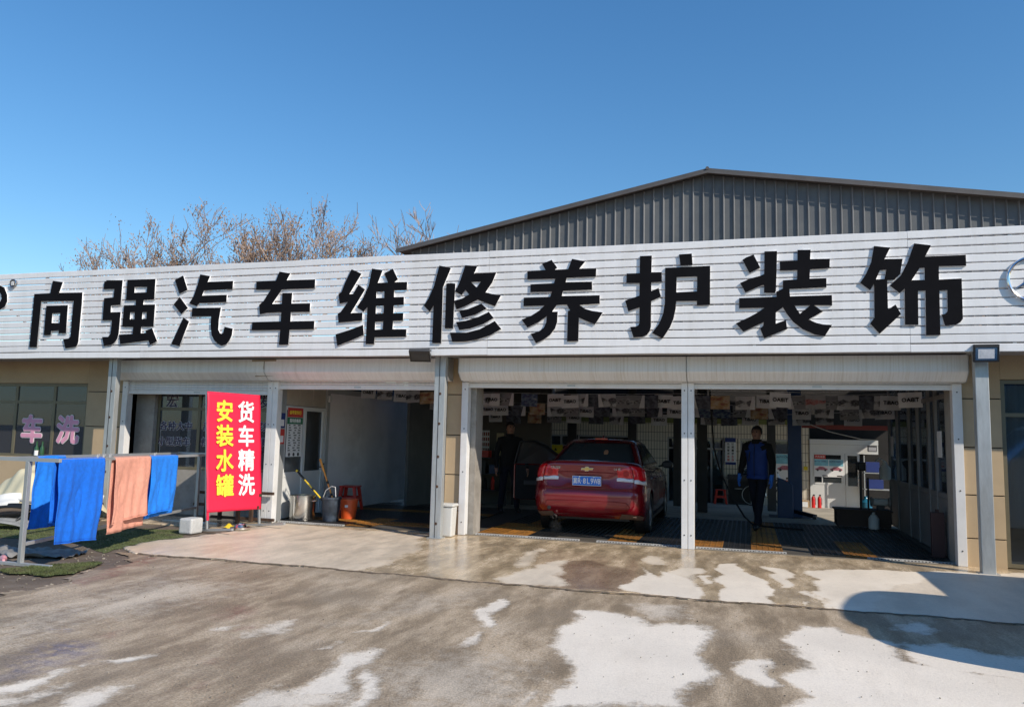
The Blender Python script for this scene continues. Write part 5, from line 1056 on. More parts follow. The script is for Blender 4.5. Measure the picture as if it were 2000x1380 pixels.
# extinguishers, box, cabinet, bicycle, mop
for k, x in enumerate((1.98, 2.16)):
    z0 = hall_z(15.3); t = thing('fire_extinguisher', ('left' if k == 0 else 'right')+' one of the pair of red fire extinguishers by the lean-to', 'extinguisher', (x,15.3,z0), 'pair of fire extinguishers'); t.scale = (.8,.8,.8)
    MB().lathe([(0,0),(.07,.0),(.072,.01),(.072,.36),(.055,.42),(.025,.45),(.022,.47),(0,.47)], (x,15.3,z0), 18).build('cylinder', 'red_ext', t, smooth=True); b = MB(); b.box(x-.015,x+.06,15.28,15.32,z0+.47,z0+.52); b.build('valve', 'black', t); MB().tube([(x+.03,15.25,z0+.48),(x+.085,15.24,z0+.35),(x+.08,15.25,z0+.12)], .01, 6).build('hose', 'black', t)
z0 = hall_z(15.2); t = box_thing('cardboard_box', 'open cardboard box with white side by the extinguishers', 'box', [('carton', (1.35,1.85,15.1,15.5,z0,z0+.22), 'cardboard'), ('label_panel', (1.4,1.8,15.09,15.099,z0+.02,z0+.18), 'white_print')], (1.6,15.3,z0))
z0 = hall_z(15.3); t = box_thing('black_cabinet', 'low black cabinet with metal edge beside the red stool', 'cabinet', [('carcass', (-.60,.10,15.0,15.5,z0,.28), 'dark_cabinet'), ('worktop', (-.62,.12,14.98,15.5,.281,.42), 'dark_grey'), ('door', (-.55,.05,14.985,14.999,z0+.08,.22), 'black')], (-.25,15.25,z0)); MB().box(-.40,-.10,14.975,14.984,-.02,.0).build('handle', 'galv', t)
def bicycle():
    z0 = hall_z(14.6); t = thing('bicycle', 'parked bicycle half hidden behind the man in blue', 'bicycle', (.55,14.6,z0))
    for x in (.12, 1.12):
        n = 24; MB().tube([(x+.31*math.cos(2*PI*i/n),14.6,z0+.33+.31*math.sin(2*PI*i/n)) for i in range(n+1)], .022, 6, False).build('wheel', 'black_rubber', t, smooth=True)
        MB().tube([(x+.285*math.cos(2*PI*i/n),14.6,z0+.33+.285*math.sin(2*PI*i/n)) for i in range(n+1)], .012, 5, False).build('rim', 'rim_silver', t, smooth=True)
    b = MB(); P = dict(a=(.12,14.6,z0+.33), c=(1.12,14.6,z0+.33), s=(.45,14.6,z0+.85), h=(.95,14.6,z0+.88), p=(.55,14.6,z0+.30))
    for p, q in ('ap','as','sp','sh','ph','hc'): b.tube([P[p],P[q]], .016, 6)
    b.tube([P['h'],(.90,14.6,z0+1.02)], .014, 6); b.build('frame', 'rim_silver', t); MB().tube([(.90,14.35,z0+1.05),(.90,14.85,z0+1.05)], .014, 6).build('handlebar', 'black', t); MB().obox((.42,14.6,z0+.92),(.26,.14,.06)).build('saddle', 'black', t, bevel=.02); MB().obox((1.12,14.6,z0+.78),(.12,.16,.10)).build('basket_box', 'orange_plastic', t)
bicycle()
z0 = hall_z(15.4); t = thing('mop', 'mop with grey strands leaning on the tiled wall by the lift', 'mop', (1.62,15.5,z0)); MB().tube([(1.66,15.4,z0+.02),(1.62,15.7,1.0)], .014, 6).build('pole', 'white_print', t); b = MB()
for k in range(14): a = k*.45; b.tube([(1.62,15.68,1.02),(1.62+.09*math.cos(a),15.66-.04*abs(math.sin(a)),.85),(1.62+.10*math.cos(a),15.66,.62+.05*math.sin(3*a))], .012, 4)
b.build('strands', mat('mop_grey', (.35,.30,.26), .9), t)
# wall calendar, fish poster, tool rack on the left cross wall
t = thing('wall_calendar', 'large white wall calendar hanging at the left of the car bay', 'calendar', (-6.05,6.48,1.1)); MB().box(-6.22,-5.88,6.47,6.485,1.08,1.62).build('sheet', 'white_print', t); b = MB()
for i in range(4):
    for j in range(6): b.box(-6.19+.054*j,-6.155+.054*j,6.466,6.4695,1.12+.125*i,1.20+.125*i)
dp_ = b.build('date_print', mat('date_ink', (.35,.12,.10), .7, var=.6, scale=40), t); dp_['kind'] = 'stuff'; MB().lathe([(0,-.02),(.03,-.01),(.03,0)], (-6.19,6.47,1.66), 10, 'y').build('red_tassel', 'red_plastic', t)
t = thing('leaf_poster', 'tall cream poster with a dark leaf print by the calendar', 'poster', (-5.6,6.48,1.0)); MB().box(-5.70,-5.52,6.47,6.485,1.03,1.56).build('sheet', mat('cream_sheet', (.60,.52,.34), .7), t); MB().prism([(-5.66,1.15),(-5.60,1.22),(-5.545,1.32),(-5.60,1.36),(-5.655,1.28)], 6.465, 6.469, 'y').build('leaf_print', 'dark_grey', t)
t = thing('tool_rack', 'tall dark rack crowded with tools and bottles left of the man in black', 'tool rack', (-5.9,5.9,0))
zf = hall_z(5.9)
for x in (-6.75,-5.2):
    for y in (5.65,6.2): MB().box(x-.02,x+.02,y-.02,y+.02,zf,1.15).build('upright', 'black', t)
for z in (.25,.62,.98): MB().box(-6.73,-5.22,5.67,6.18,z,z+.025).build('shelf', 'dark_grey', t)
r = random.Random(5); nm = ['oil_can','spray_can','tool_box','jar']
for z in (.275,.645,1.005):
    x = -6.62
    while x < -5.3:
        k = r.randrange(4); w_ = r.uniform(.09,.2); h_ = r.uniform(.12,.3); mm = r.choice(['red_plastic','black','debris_grey','blue_paint','bin_grey','dark_grey','rust_steel']); lb = f'{["red","dark","grey"][r.randrange(3)]}'
        tt_ = MB()
        if k in (1,3): tt_.lathe([(0,0),(w_*.4,0),(w_*.42,h_*.75),(w_*.2,h_*.9),(w_*.2,h_),(0,h_)], (x+w_/2,5.85,z), 10)
        else: tt_.box(x,x+w_,5.75,5.98,z,z+h_)
        o = tt_.build(nm[k], mm, t); x += w_+r.uniform(.03,.1)
# hose hanging down to the floor beside the man
t = tag(MB().tube([(-.66,3.5,2.58),(-.62,3.5,1.9),(-.58,3.5,1.35),(-.45,3.48,.9),(-.26,3.45,.5),(-.06,3.42,.18),(.08,3.4,.05),(.3,3.2,.045),(.9,3.0,.045)], .016, 7).build('air_hose', 'black_rubber', None, smooth=True), 'thin black air hose hanging from the ceiling to the floor by the man in blue', 'hose')
t = tag(MB().tube([(1.40,9.0,1.97),(1.9,9.0,1.78),(2.24,9.0,1.70),(2.6,9.0,1.62),(2.95,9.0,1.60)], .012, 6).build('cable', mat('cable_grey', (.4,.4,.38), .6), None, smooth=True), 'slack pale cable strung between the tiled house corner and the partition', 'cable')
# workbench with bench grinder and jugs on the right
t = box_thing('workbench', 'dark wooden workbench low in the shade on the right of the bay', 'workbench', [('front_board', (1.55,2.45,4.20,4.24,.03,.30), mat('bench_wood', (.06,.035,.025), .7)), ('side_board', (2.41,2.45,4.241,4.7,.03,.30), 'bench_wood'), ('side_board', (1.55,1.59,4.241,4.7,.03,.30), 'bench_wood'), ('top_board', (1.52,2.48,4.18,4.72,.301,.33), 'bench_wood')], (2.0,4.4,0))
t = thing('bench_vice', 'dark drill stand rising from the workbench', 'drill stand', (2.0,4.45,.33)); MB().box(1.97,2.01,4.44,4.48,.33,1.05).build('column', 'black', t); MB().box(2.10,2.13,4.44,4.48,.33,.9).build('column', 'black', t); MB().obox((2.0,4.42,1.1),(.12,.26,.16)).build('drill_head', 'black', t, bevel=.02)
t = thing('grey_jug', 'pale grey plastic jug standing before the workbench', 'jug', (2.12,3.9,.03)); MB().lathe([(0,0),(.085,0),(.09,.02),(.09,.18),(.05,.24),(.025,.26),(.025,.29),(0,.29)], (2.12,3.9,.03), 16).build('body', 'bin_grey', t, smooth=True)
t = thing('bench_grinder', 'pale bench grinder on the workbench end', 'grinder', (2.3,4.3,.33)); MB().lathe([(0,-.12),(.06,-.12),(.07,-.1),(.07,.1),(.06,.12),(0,.12)], (2.3,4.35,.47), 14, 'x').build('motor', 'bin_grey', t, smooth=True); MB().box(2.24,2.36,4.28,4.42,.33,.42).build('foot', 'dark_grey', t)
for s in (-.15,.15): MB().lathe([(0,-.015),(.085,-.015),(.085,.015),(0,.015)], (2.3+s,4.35,.47), 18, 'x').build('wheel', 'debris_grey', t)
t = thing('white_canister', 'white spray canister hanging on the partition', 'canister', (2.45,4.75,.95)); MB().lathe([(0,0),(.10,.01),(.10,.22),(.05,.28),(.03,.34),(0,.34)], (2.45,4.75,.85), 16).build('body', 'bin_grey', t, smooth=True); MB().tube([(2.45,4.75,1.19),(2.35,4.7,1.25),(2.28,4.65,1.20)], .015, 6).build('nozzle', 'bin_grey', t)
t = thing('water_jug', 'blue water jug on the shelf beyond the partition', 'water jug', (2.75,9.6,hall_z(9.6))); MB().lathe([(0,0),(.14,0),(.14,.34),(.05,.42),(.04,.48),(0,.48)], (2.75,9.6,hall_z(9.6)+.02), 18).build('body', 'water_jug', t, smooth=True)
t = box_thing('metal_shelf', 'thin metal shelf unit with blue boxes beside the lean-to door', 'shelf', [('upright', (3.45,3.48,15.2,15.23,-.54,1.15), 'galv'), ('upright', (4.2,4.23,15.2,15.23,-.54,1.15), 'galv'), ('shelf_board', (3.45,4.23,15.2,15.6,.1,.13), 'galv'), ('shelf_board', (3.45,4.23,15.2,15.6,.6,.63), 'galv'), ('blue_bin', (3.52,3.9,15.22,15.55,.64,.95), 'sign_blue'), ('blue_bin', (3.55,4.0,15.22,15.55,.14,.42), 'sign_blue')], (3.8,15.4,-.54))
t = thing('wall_lamp', 'small pale wall lamp under the lean-to fascia', 'lamp', (3.75,15.6,1.35)); MB().obox((3.75,15.55,1.36),(.26,.12,.16),(.4,0,0)).build('housing', 'dark_grey', t); MB().obox((3.75,15.49,1.345),(.22,.01,.12),(.4,0,0)).build('lens', 'lamp_clear', t)
t = box_thing('dark_board', 'dark red board leaning inside the right shutter frame', 'board', [('board', (2.36,2.52,.55,.62,.03,.62), mat('dark_maroon', (.045,.018,.018), .6)), ('knob', (2.42,2.46,.565,.605,.6205,.66), 'dark_maroon')], (2.44,.58,.03))
# ceiling lights
for x, y, k in ((-3.4,2.2,'left'), (-1.9,1.6,'centre'), (.3,1.7,'near'), (1.6,1.9,'right'), (1.1,3.0,'far')):
    t = thing('tube_light', f'{k} unlit fluorescent tube under the workshop ceiling', 'tube light', (x,y,2.5), 'fluorescent tubes'); MB().box(x-.6,x+.6,y-.05,y+.05,2.56,2.60).build('fixture', 'pvc_white', t); MB().lathe([(.014,-.58),(.014,.58)], (x,y,2.54), 8, 'x').build('tube', 'tube_light', t, smooth=True)
t = thing('security_camera', 'small white security camera at the top of the partition', 'camera', (2.45,.6,2.35)); MB().lathe([(0,-.09),(.035,-.09),(.04,.09),(0,.09)], (2.42,.75,2.36), 12, 'y').build('body', 'pvc_white', t, smooth=True); MB().box(2.43,2.54,.78,.81,2.37,2.40).build('bracket', 'pvc_white', t)
# ================================================================== red saloon car
CW = .885
T_ = [0, .05, .12, .2, .3, .4, .47, .52, .57, .63, .7, .78, .86, .92, .96, 1.0]
Wt = lambda t: float(np.interp(t, [0,.06,.15,.3,.45,.6,.75,.86,.93,.97,1.], [.80,.845,.872,.885,.885,.880,.868,.85,.82,.79,.755]))
YR = lambda t: float(np.interp(t, [0,.08,.16,.25,.42,.49,.53,.60,.72,.84,.92,.96,1.], [.17,.06,.025,.005,.0,.015,.055,.075,.10,.10,.085,.085,.11]))
YF = lambda t: float(np.interp(t, [0,.1,.3,.5,.7,.9,1.], [4.42,4.52,4.58,4.58,4.52,4.38,4.25]))
ZB = lambda y: float(np.interp(y, [0,.25,.55,1.6,3.0,4.2,4.6], [.285,.26,.22,.19,.19,.21,.24]))
ZT = lambda y: float(np.interp(y, [0,.12,.4,.8,1.6,2.6,3.2,3.6,4.1,4.4,4.6], [1.10,1.112,1.10,1.065,1.005,.96,.96,.935,.86,.78,.70]))
NS = dict(rear=10, corner=9, side=66, fcorner=8, front=7)
def ring_xy(t):
    W, yr, yf = Wt(t), YR(t), YF(t); rx, ry = .30, .34; fx, fy = .50, .62; bow = .075; pts = []
    for i in range(NS['rear']): x = (W-rx)*i/NS['rear']; pts.append((x, yr+bow*(x/W)**2))
    yb = yr+bow*((W-rx)/W)**2
    for i in range(NS['corner']):
        a = PI/2*i/NS['corner']; pts.append((W-rx+rx*math.sin(a)**.9, yb+ry*(1-math.cos(a)**.95)))
    y0, y1 = yb+ry, yf-fy
    for i in range(NS['side']): pts.append((W, y0+(y1-y0)*i/NS['side']))
    for i in range(NS['fcorner']):
        a = PI/2*i/NS['fcorner']; pts.append((W-fx*(1-math.cos(a)), y1+(fy-.12)*math.sin(a)))
    for i in range(NS['front']+1): x = (W-fx)*(1-i/NS['front']); pts.append((x, yf-.12*(x/(W-fx))**2))
    return pts
def car_pt(t, k, push=0.):
    x, y = ring_xy(t)[k]; s = 1-.035*max(0,(y-2.9)/1.7)**2-.03*max(0,(1.2-y)/1.2)**2
    return (x*s, y, ZB(y)+t*(ZT(y)-ZB(y)))
def indent(p, t):   # number plate recess and bumper crease
    x, y, z = p
    if abs(x) < .40 and .565 < t < .79 and y < .4: y += .022*min(1,(.40-abs(x))/.05)*min(1,(t-.565)/.03,(.79-t)/.03)
    if .245 < t < .30 and y < .35 and abs(x) < .66: y += .012
    return (x, y, z)
car = thing('red_car', 'dark red saloon car seen from behind inside the left open bay', 'car', (-2.345,.50,.030))
car.rotation_euler = (0, 0, rad(.6))
def car_body():
    R = [ring_xy(t) for t in T_]; n = len(R[0]); vs = []; idx = {}
    for j, t in enumerate(T_):
        for sgn in (1, -1):
            for k in range(n):
                x, y, z = indent(car_pt(t, k), t); idx[(j,sgn,k)] = len(vs); vs.append((sgn*x, y, z))
    fs = []
    for j in range(len(T_)-1):
        for sgn in (1,-1):
            for k in range(n-1):
                q = (idx[(j,sgn,k)], idx[(j,sgn,k+1)], idx[(j+1,sgn,k+1)], idx[(j+1,sgn,k)]); fs.append(q if sgn > 0 else q[::-1])
    # top skin between the two sides
    J = len(T_)-1; cols = 10; top = {}
    for k in range(n):
        xr, y, z = vs[idx[(J,1,k)]]
        for c in range(cols+1):
            f = -1+2*c/cols; cr = .028 if y < 2 else .05
            if c == 0: top[(k,c)] = idx[(J,-1,k)]
            elif c == cols: top[(k,c)] = idx[(J,1,k)]
            else: top[(k,c)] = len(vs); vs.append((xr*f, y, z+cr*(1-f*f)*min(1, max(0,(y-.08)/.15), max(0,(4.55-y)/.2))))
    for k in range(n-1):
        for c in range(cols): fs.append((top[(k,c)], top[(k,c+1)], top[(k+1,c+1)], top[(k+1,c)]))
    # wheel arches
    V = np.array(vs)
    drop = set()
    for wy in (.97, 3.655):
        d = np.hypot(V[:,1]-wy, V[:,2]-.315); inside = (d < .365) & (np.abs(V[:,0]) > .5) & (V[:,2] < .8)
        fs = [f for f in fs if not all(inside[i] for i in f)]
        for i in np.nonzero(inside)[0]:
            k = .365/max(d[i],1e-6); V[i,1] = wy+(V[i,1]-wy)*k; V[i,2] = .315+(V[i,2]-.315)*k
    b = MB(); b.add(V.tolist(), fs)
    import bmesh
    o = b.build('body', 'car_red', car, smooth=50., local=True)
    bm = bmesh.new(); bm.from_mesh(o.data); bmesh.ops.remove_doubles(bm, verts=bm.verts, dist=.0006)
    loose = [v for v in bm.verts if not v.link_faces]; bmesh.ops.delete(bm, geom=loose, context='VERTS'); bmesh.ops.recalc_face_normals(bm, faces=bm.faces); bm.to_mesh(o.data); bm.free()
    o.modifiers.new('sub', 'SUBSURF').render_levels = 1; o.modifiers['sub'].levels = 1
    return o
body = car_body()
def side_k(yq, t):   # ring index at given y on the side
    return min(range(len(ring_xy(t))), key=lambda k: abs(ring_xy(t)[k][1]-yq)+(0 if ring_xy(t)[k][0] > .5 else 5))
def rear_curve(t, s):   # s 0..1 along half ring rear+corner, continuous
    k = s*(NS['rear']+NS['corner']); i = int(k); f = k-i; a, c = Vector(car_pt(t, i)), Vector(car_pt(t, i+1)); return a.lerp(c, f)
def rear_patch(name, mm, s0, s1, lo, hi, sgn, parent, off=.008, nu=14, nv=6):
    def P(u, v):
        s = s0+(s1-s0)*u; t = lo(u)+(hi(u)-lo(u))*v; p = rear_curve(t, s); e = .004
        dn = (rear_curve(t, min(s+e,1))-rear_curve(t, s-e)).cross(rear_curve(min(1,t+.01), s)-rear_curve(t-.01, s)).normalized()
        if dn.y > 0 and s < .6: dn = -dn
        if dn.x < 0 and s > .6: dn = -dn
        edge = min(1, 6*min(u,1-u)+.15, 5*min(v,1-v)+.15); p = p+dn*off*edge; return (sgn*p.x, p.y, p.z)
    b = MB(); b.grid(P, nu, nv); return b.build(name, mm, parent, smooth=True, local=True)
for sgn, lb in ((1,'right'), (-1,'left')):
    lamp = rear_patch('tail_light', 'lamp_red', .675, .995, lambda u: .70-.015*u, lambda u: .945-.03*u, sgn, car, .014)
    rear_patch('clear_lens', 'lamp_clear', .675, .985, lambda u: .635-.03*u, lambda u: .698-.018*u+.012*math.sin(u*9), sgn, lamp, .014)
    lamp2 = rear_patch('tail_light', 'lamp_red', .44, .662, lambda u: .725, lambda u: .86+.075*u, sgn, car, .014)
    rear_patch('clear_lens', 'lamp_clear', .425, .662, lambda u: .665-.012*u, lambda u: .722+.012*math.sin(u*6), sgn, lamp2, .014)
    for s_, t_, r_ in ((.56, .80, .048), (.83, .83, .062)):
        p = rear_curve(t_, s_); MB().lathe([(0,-.004),(r_*.6,-.004),(r_*.62,-.001),(r_,-.001),(r_*1.04,.004)], (sgn*p.x, p.y-.016 if s_ < .7 else p.y-.008, p.z), 16, 'y').build('lamp_bowl', mat('lamp_deep', (.40,.004,.01), .2, var=.1, coat=.5), lamp2 if s_ < .7 else lamp, smooth=True, local=True) if s_ < .7 else None
# boot lid and bumper shut lines
def seam(name, path, r=.0035, par=None):
    pts = []
    for s, t in path: p = rear_curve(abs(t), abs(s)); pts.append(((-1 if s < 0 else 1)*p.x, p.y-.001, p.z))
    return MB().tube(pts, r, 5).build(name, 'black', par or car, local=True)
L_ = [(-.668,.95),(-.668,.74),(-.665,.67),(-.60,.60),(-.54,.545),(-.45,.52),(-.25,.512),(0,.51)]
seam('boot_seam', L_+[(-s,t) for s,t in reversed(L_[:-1])])
for s in (1,-1): seam('bumper_seam', [(s*.668,.625),(s*.80,.605),(s*.92,.595),(s*.999,.59)])
seam('bumper_crease', [(-.62,.20),(-.56,.285),(-.4,.30),(0,.305),(.4,.30),(.56,.285),(.62,.20)], .005).data.materials[0] = MATS['car_red']
seam('boot_crease', [(-.45,.80),(-.3,.81),(0,.815),(.3,.81),(.45,.80)], .006).data.materials[0] = MATS['car_red']
b = MB(); b.grid(lambda u, v: tuple(Vector(((2*u-1)*.60, .075+.05*(2*u-1)**2+.09*v, 1.115+.012*math.sin(v*PI)-.012*(2*u-1)**2))), 16, 4); b.build('boot_lip', 'car_red', car, smooth=True, local=True, solid=.006)
# number plate
pl = MB().box(-.222,.222,.060,.066,.752,.895).build('number_plate', 'plate_blue', car, local=True, bevel=.003)
MB().box(-.222,.222,.0575,.0598,.752,.758).box(-.222,.222,.0575,.0598,.889,.895).box(-.222,-.216,.0575,.0598,.758,.889).box(.216,.222,.0575,.0598,.758,.889).build('plate_border', 'white_print', pl, local=True)
for ch, x, sz in (('冀',-.178,.098), ('R',-.113,.118), ('·',-.075,.10), ('8',-.035,.118), ('L',.025,.118), ('9',.080,.118), ('W',.135,.118), ('8',.188,.118)):
    o = text('plate_character', ch, sz, 'white_print', pl, (x,.0580,.823), ext=.0008, bold=.0018, sx=.78 if ch != '冀' else .62, local=True)
    if ch == 'W': o.scale = (.52,1,1)
for x in (-.11,.11): MB().lathe([(0,-.004),(.008,-.003),(.009,0)], (x,.0592,.882), 8, 'y').build('plate_screw', 'chrome', pl, local=True)
# bow-tie emblem and badges
em = MB().prism([(-.085,0.992),(-.03,0.992),(-.03,0.975),(.02,0.975),(.025,0.992),(.085,0.995),(.095,1.015),(.03,1.015),(.03,1.032),(-.02,1.032),(-.025,1.015),(-.078,1.013)], .060, .078, 'y').build('bow_tie_emblem', 'gold', car, local=True, bevel=.003)
MB().prism([(-.092,0.986),(-.034,0.986),(-.034,0.969),(.026,0.969),(.029,0.987),(.088,0.989),(.103,1.021),(.034,1.021),(.034,1.038),(-.026,1.038),(-.029,1.020),(-.084,1.019)], .066, .088, 'y').build('emblem_rim', 'chrome', em, local=True)
text('badge', 'CRUZE', .048, 'chrome', car, (-.50,.108,1.012), ext=.003, bold=.001, local=True); text('badge', '1.6 SE', .044, 'chrome', car, (.46,.102,1.012), ext=.003, bold=.001, local=True)
# lower bumper: dark valance with dust, exhaust, tow hole
b = MB(); b.grid(lambda u, v: ((2*u-1)*.74, .10+.26*v+.10*(2*u-1)**2, .30-.02*v+.02*(1-v)-.015*math.cos(u*PI*2)), 20, 3); b.build('valance', 'car_dust', car, smooth=True, local=True, solid=.01)
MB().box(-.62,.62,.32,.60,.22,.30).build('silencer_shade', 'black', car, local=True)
MB().tube([(-.50,.70,.26),(-.50,.12,.265),(-.50,.075,.262)], .028, 12, False).build('exhaust_pipe', 'exhaust', car, smooth=True, local=True)
for s in (-1,1): 
    p = rear_curve(.035, .75); b = MB(); b.grid(lambda u, v: ((lambda q: (s*q.x*1.002, q.y-.004, q.z))(rear_curve(.0+.085*v*(1-.3*u), .52+.47*u))), 12, 3); b.build('dust_edge', 'car_dust', car, smooth=True, local=True)
b = MB(); b.lathe([(0,-.004),(.028,-.003),(.03,0)], (-.58, .055, .40), 12, 'y'); b.build('tow_cap', 'car_trim', car, local=True)
# ---- cabin
GV = [0,.1,.25,.45,.65,.82,.93,1.0]
gW = lambda v: float(np.interp(v, [0,.3,.7,.93,1.], [.755,.70,.615,.565,.52])); gR = lambda v: float(np.interp(v, [0,.5,.85,1.], [.56,.96,1.25,1.42])); gF = lambda v: float(np.interp(v, [0,.5,.85,1.], [3.42,2.93,2.60,2.42])); gZ = lambda v: 1.02+.42*v-.03*max(0,v-.85)/.15*0
def cab_ring(v):
    W, y0, y1 = gW(v), gR(v), gF(v); rc = .10; bow = .10; pts = []
    for i in range(8): x = (W-rc)*i/8; pts.append((x, y0+bow*(x/W)**2))
    yb = y0+bow*((W-rc)/W)**2
    for i in range(5): a = PI/2*i/5; pts.append((W-rc+rc*math.sin(a), yb+rc*1.5*(1-math.cos(a))))
    for i in range(24): pts.append((W, yb+rc*1.5+(y1-.2-yb-rc*1.5)*i/24))
    for i in range(5): a = PI/2*i/5; pts.append((W-.16*(1-math.cos(a)), y1-.2+.1*math.sin(a)))
    for i in range(7): x = (W-.16)*(1-i/6); pts.append((x, y1-.1+.1*(1-(x/(W-.16))**2)))
    return pts
def cabin():
    vs = []; fs = []; n = len(cab_ring(0))
    for v in GV:
        for sgn in (1,-1): vs += [(sgn*x, y, gZ(v)) for x, y in cab_ring(v)]
    at = lambda j, s, k: (j*2+(0 if s > 0 else 1))*n+k
    for j in range(len(GV)-1):
        for s in (1,-1):
            for k in range(n-1):
                q = (at(j,s,k),at(j,s,k+1),at(j+1,s,k+1),at(j+1,s,k)); fs.append(q if s > 0 else q[::-1])
    J = len(GV)-1; cols = 8; top = {}
    for k in range(n):
        x, y, z = vs[at(J,1,k)]
        for c in range(cols+1):
            f = -1+2*c/cols
            if c in (0, cols): top[(k,c)] = at(J, -1 if c == 0 else 1, k)
            else: top[(k,c)] = len(vs); vs.append((x*f, y, z+.032*(1-f*f)*math.sin(PI*min(1,max(0,(y-1.35)/1.15)))**.6))
    for k in range(n-1):
        for c in range(cols): fs.append((top[(k,c)],top[(k,c+1)],top[(k+1,c+1)],top[(k+1,c)]))
    b = MB(); b.add(vs, fs); o = b.build('roof', 'car_red', car, smooth=45., local=True)
    import bmesh
    bm = bmesh.new(); bm.from_mesh(o.data); bmesh.ops.remove_doubles(bm, verts=bm.verts, dist=.0006); bmesh.ops.recalc_face_normals(bm, faces=bm.faces); bm.to_mesh(o.data); bm.free(); return o
roof = cabin()
def rw(u, v, off=.006):
    vv = .12+.76*v; W = gW(vv)-.085; x = (2*u-1)*W; y = gR(vv)+.10*(x/gW(vv))**2; return (x, y-off*.75, gZ(vv)+off*.7)
b = MB(); b.grid(lambda u, v: rw(u, v, .004), 16, 10); b.build('window_surround', 'car_trim', roof, smooth=True, local=True)
b = MB(); b.grid(lambda u, v: rw(.04+.92*u, .05+.9*v, .008), 16, 10); rwin = b.build('rear_window', 'car_glass', car, smooth=True, local=True)
b = MB(); b.grid(lambda u, v: rw(.628+.033*(2*u-1)*(.25+.75*math.sin(PI*(.12+.8*v))**.7), .42+.22*v, .012), 4, 6); b.build('leaf_sticker', 'leaf_orange', rwin, local=True)
b = MB(); b.obox((0,1.36,gZ(1)+.02),(.20,.03,.022)); b.build('stop_lamp', 'lamp_red', car, local=True); 
b = MB(); b.prism([(1.55,gZ(1)+.018),(1.72,gZ(1)+.02),(1.60,gZ(1)+.07),(1.56,gZ(1)+.075)], -.012, .012, 'x'); b.build('antenna_fin', 'car_red', car, local=True)
for s in (1,-1):
    def sw(u, v, a0, a1, b0, b1, off=.006):
        vv = .06+.80*v; y = (a0+(b0-a0)*v)+((a1+(b1-a1)*v)-(a0+(b0-a0)*v))*u; return (s*(gW(vv)+off), y, gZ(vv))
    b = MB(); b.grid(lambda u, v: sw(u, v, .98, 3.08, 1.44, 2.50, .004), 16, 6); b.build('window_surround', 'car_trim', roof, smooth=True, local=True)
    for a0, a1, b0, b1 in ((1.10,1.90,1.50,1.88),(1.98,2.92,1.96,2.44)):
        b = MB(); b.grid(lambda u, v: sw(u, .05+.9*v, a0, a1, b0, b1, .008), 8, 5); b.build('side_window', 'car_glass', car, smooth=True, local=True)
    MB().tube([sw(0,0,.98,0,0,0,.010),sw(1,0,0,3.08,0,0,.010)], .007, 6).build('belt_moulding', 'chrome', car, smooth=True, local=True); MB().tube([sw(0,0,.98,0,1.44,0,.010),sw(0,.5,.98,0,1.44,0,.011),sw(0,1,.98,0,1.44,0,.010),sw(1,1,0,0,1.44,2.50,.010)], .006, 6).build('window_moulding', 'chrome', car, smooth=True, local=True)
    # mirror
    mx, my = s*.96, 2.95; mi = MB().lathe([(0,-.085),(.05,-.08),(.075,-.04),(.085,.01),(.07,.06),(0,.085)], (0,0,0), 14, 'y').build('mirror', 'car_red' if s < 0 else 'black', car, smooth=True, local=True); mi.location = (mx, my, 1.02); mi.scale = (1.25,.9,.85)
    MB().box(-.06,.06,-.092,-.087,-.045,.045).build('mirror_glass', 'dark_grey', mi, local=True); MB().bar((s*.80,2.98,.98),(s*.90,2.97,1.0),.05,.03).build('mirror_arm', 'black', car, local=True)
    # door shut lines, handles, sill
    for y in ((1.32,2.05,3.1) if s > 0 else (1.32,2.05)):
        MB().tube([(s*(Wt(t)+.0005), y-.12*(1-t)*(y < 1.5), ZB(y)+t*(ZT(y)-ZB(y))) for t in (.10,.3,.5,.7,.86,.93)], .004, 5).build('door_seam', 'black', car, local=True)
    for y in (1.45,2.25): MB().tube([(s*.882,y,.83),(s*.905,y+.03,.835),(s*.905,y+.17,.835),(s*.882,y+.20,.83)], .013, 7).build('door_handle', 'chrome', car, smooth=True, local=True)
    MB().box(*((s*.80,s*.865) if s > 0 else (s*.865,s*.80)),1.36,3.25,.185,.235).build('sill', 'car_trim', car, local=True)
# windscreen and seats
b = MB(); b.grid(lambda u, v: ((2*u-1)*(gW(.1+.8*v)-.09), gF(.1+.8*v)-.02-.1*abs(2*u-1)**2+.02, gZ(.1+.8*v)+.006), 12, 8); b.build('windscreen', 'car_glass', car, smooth=True, local=True)
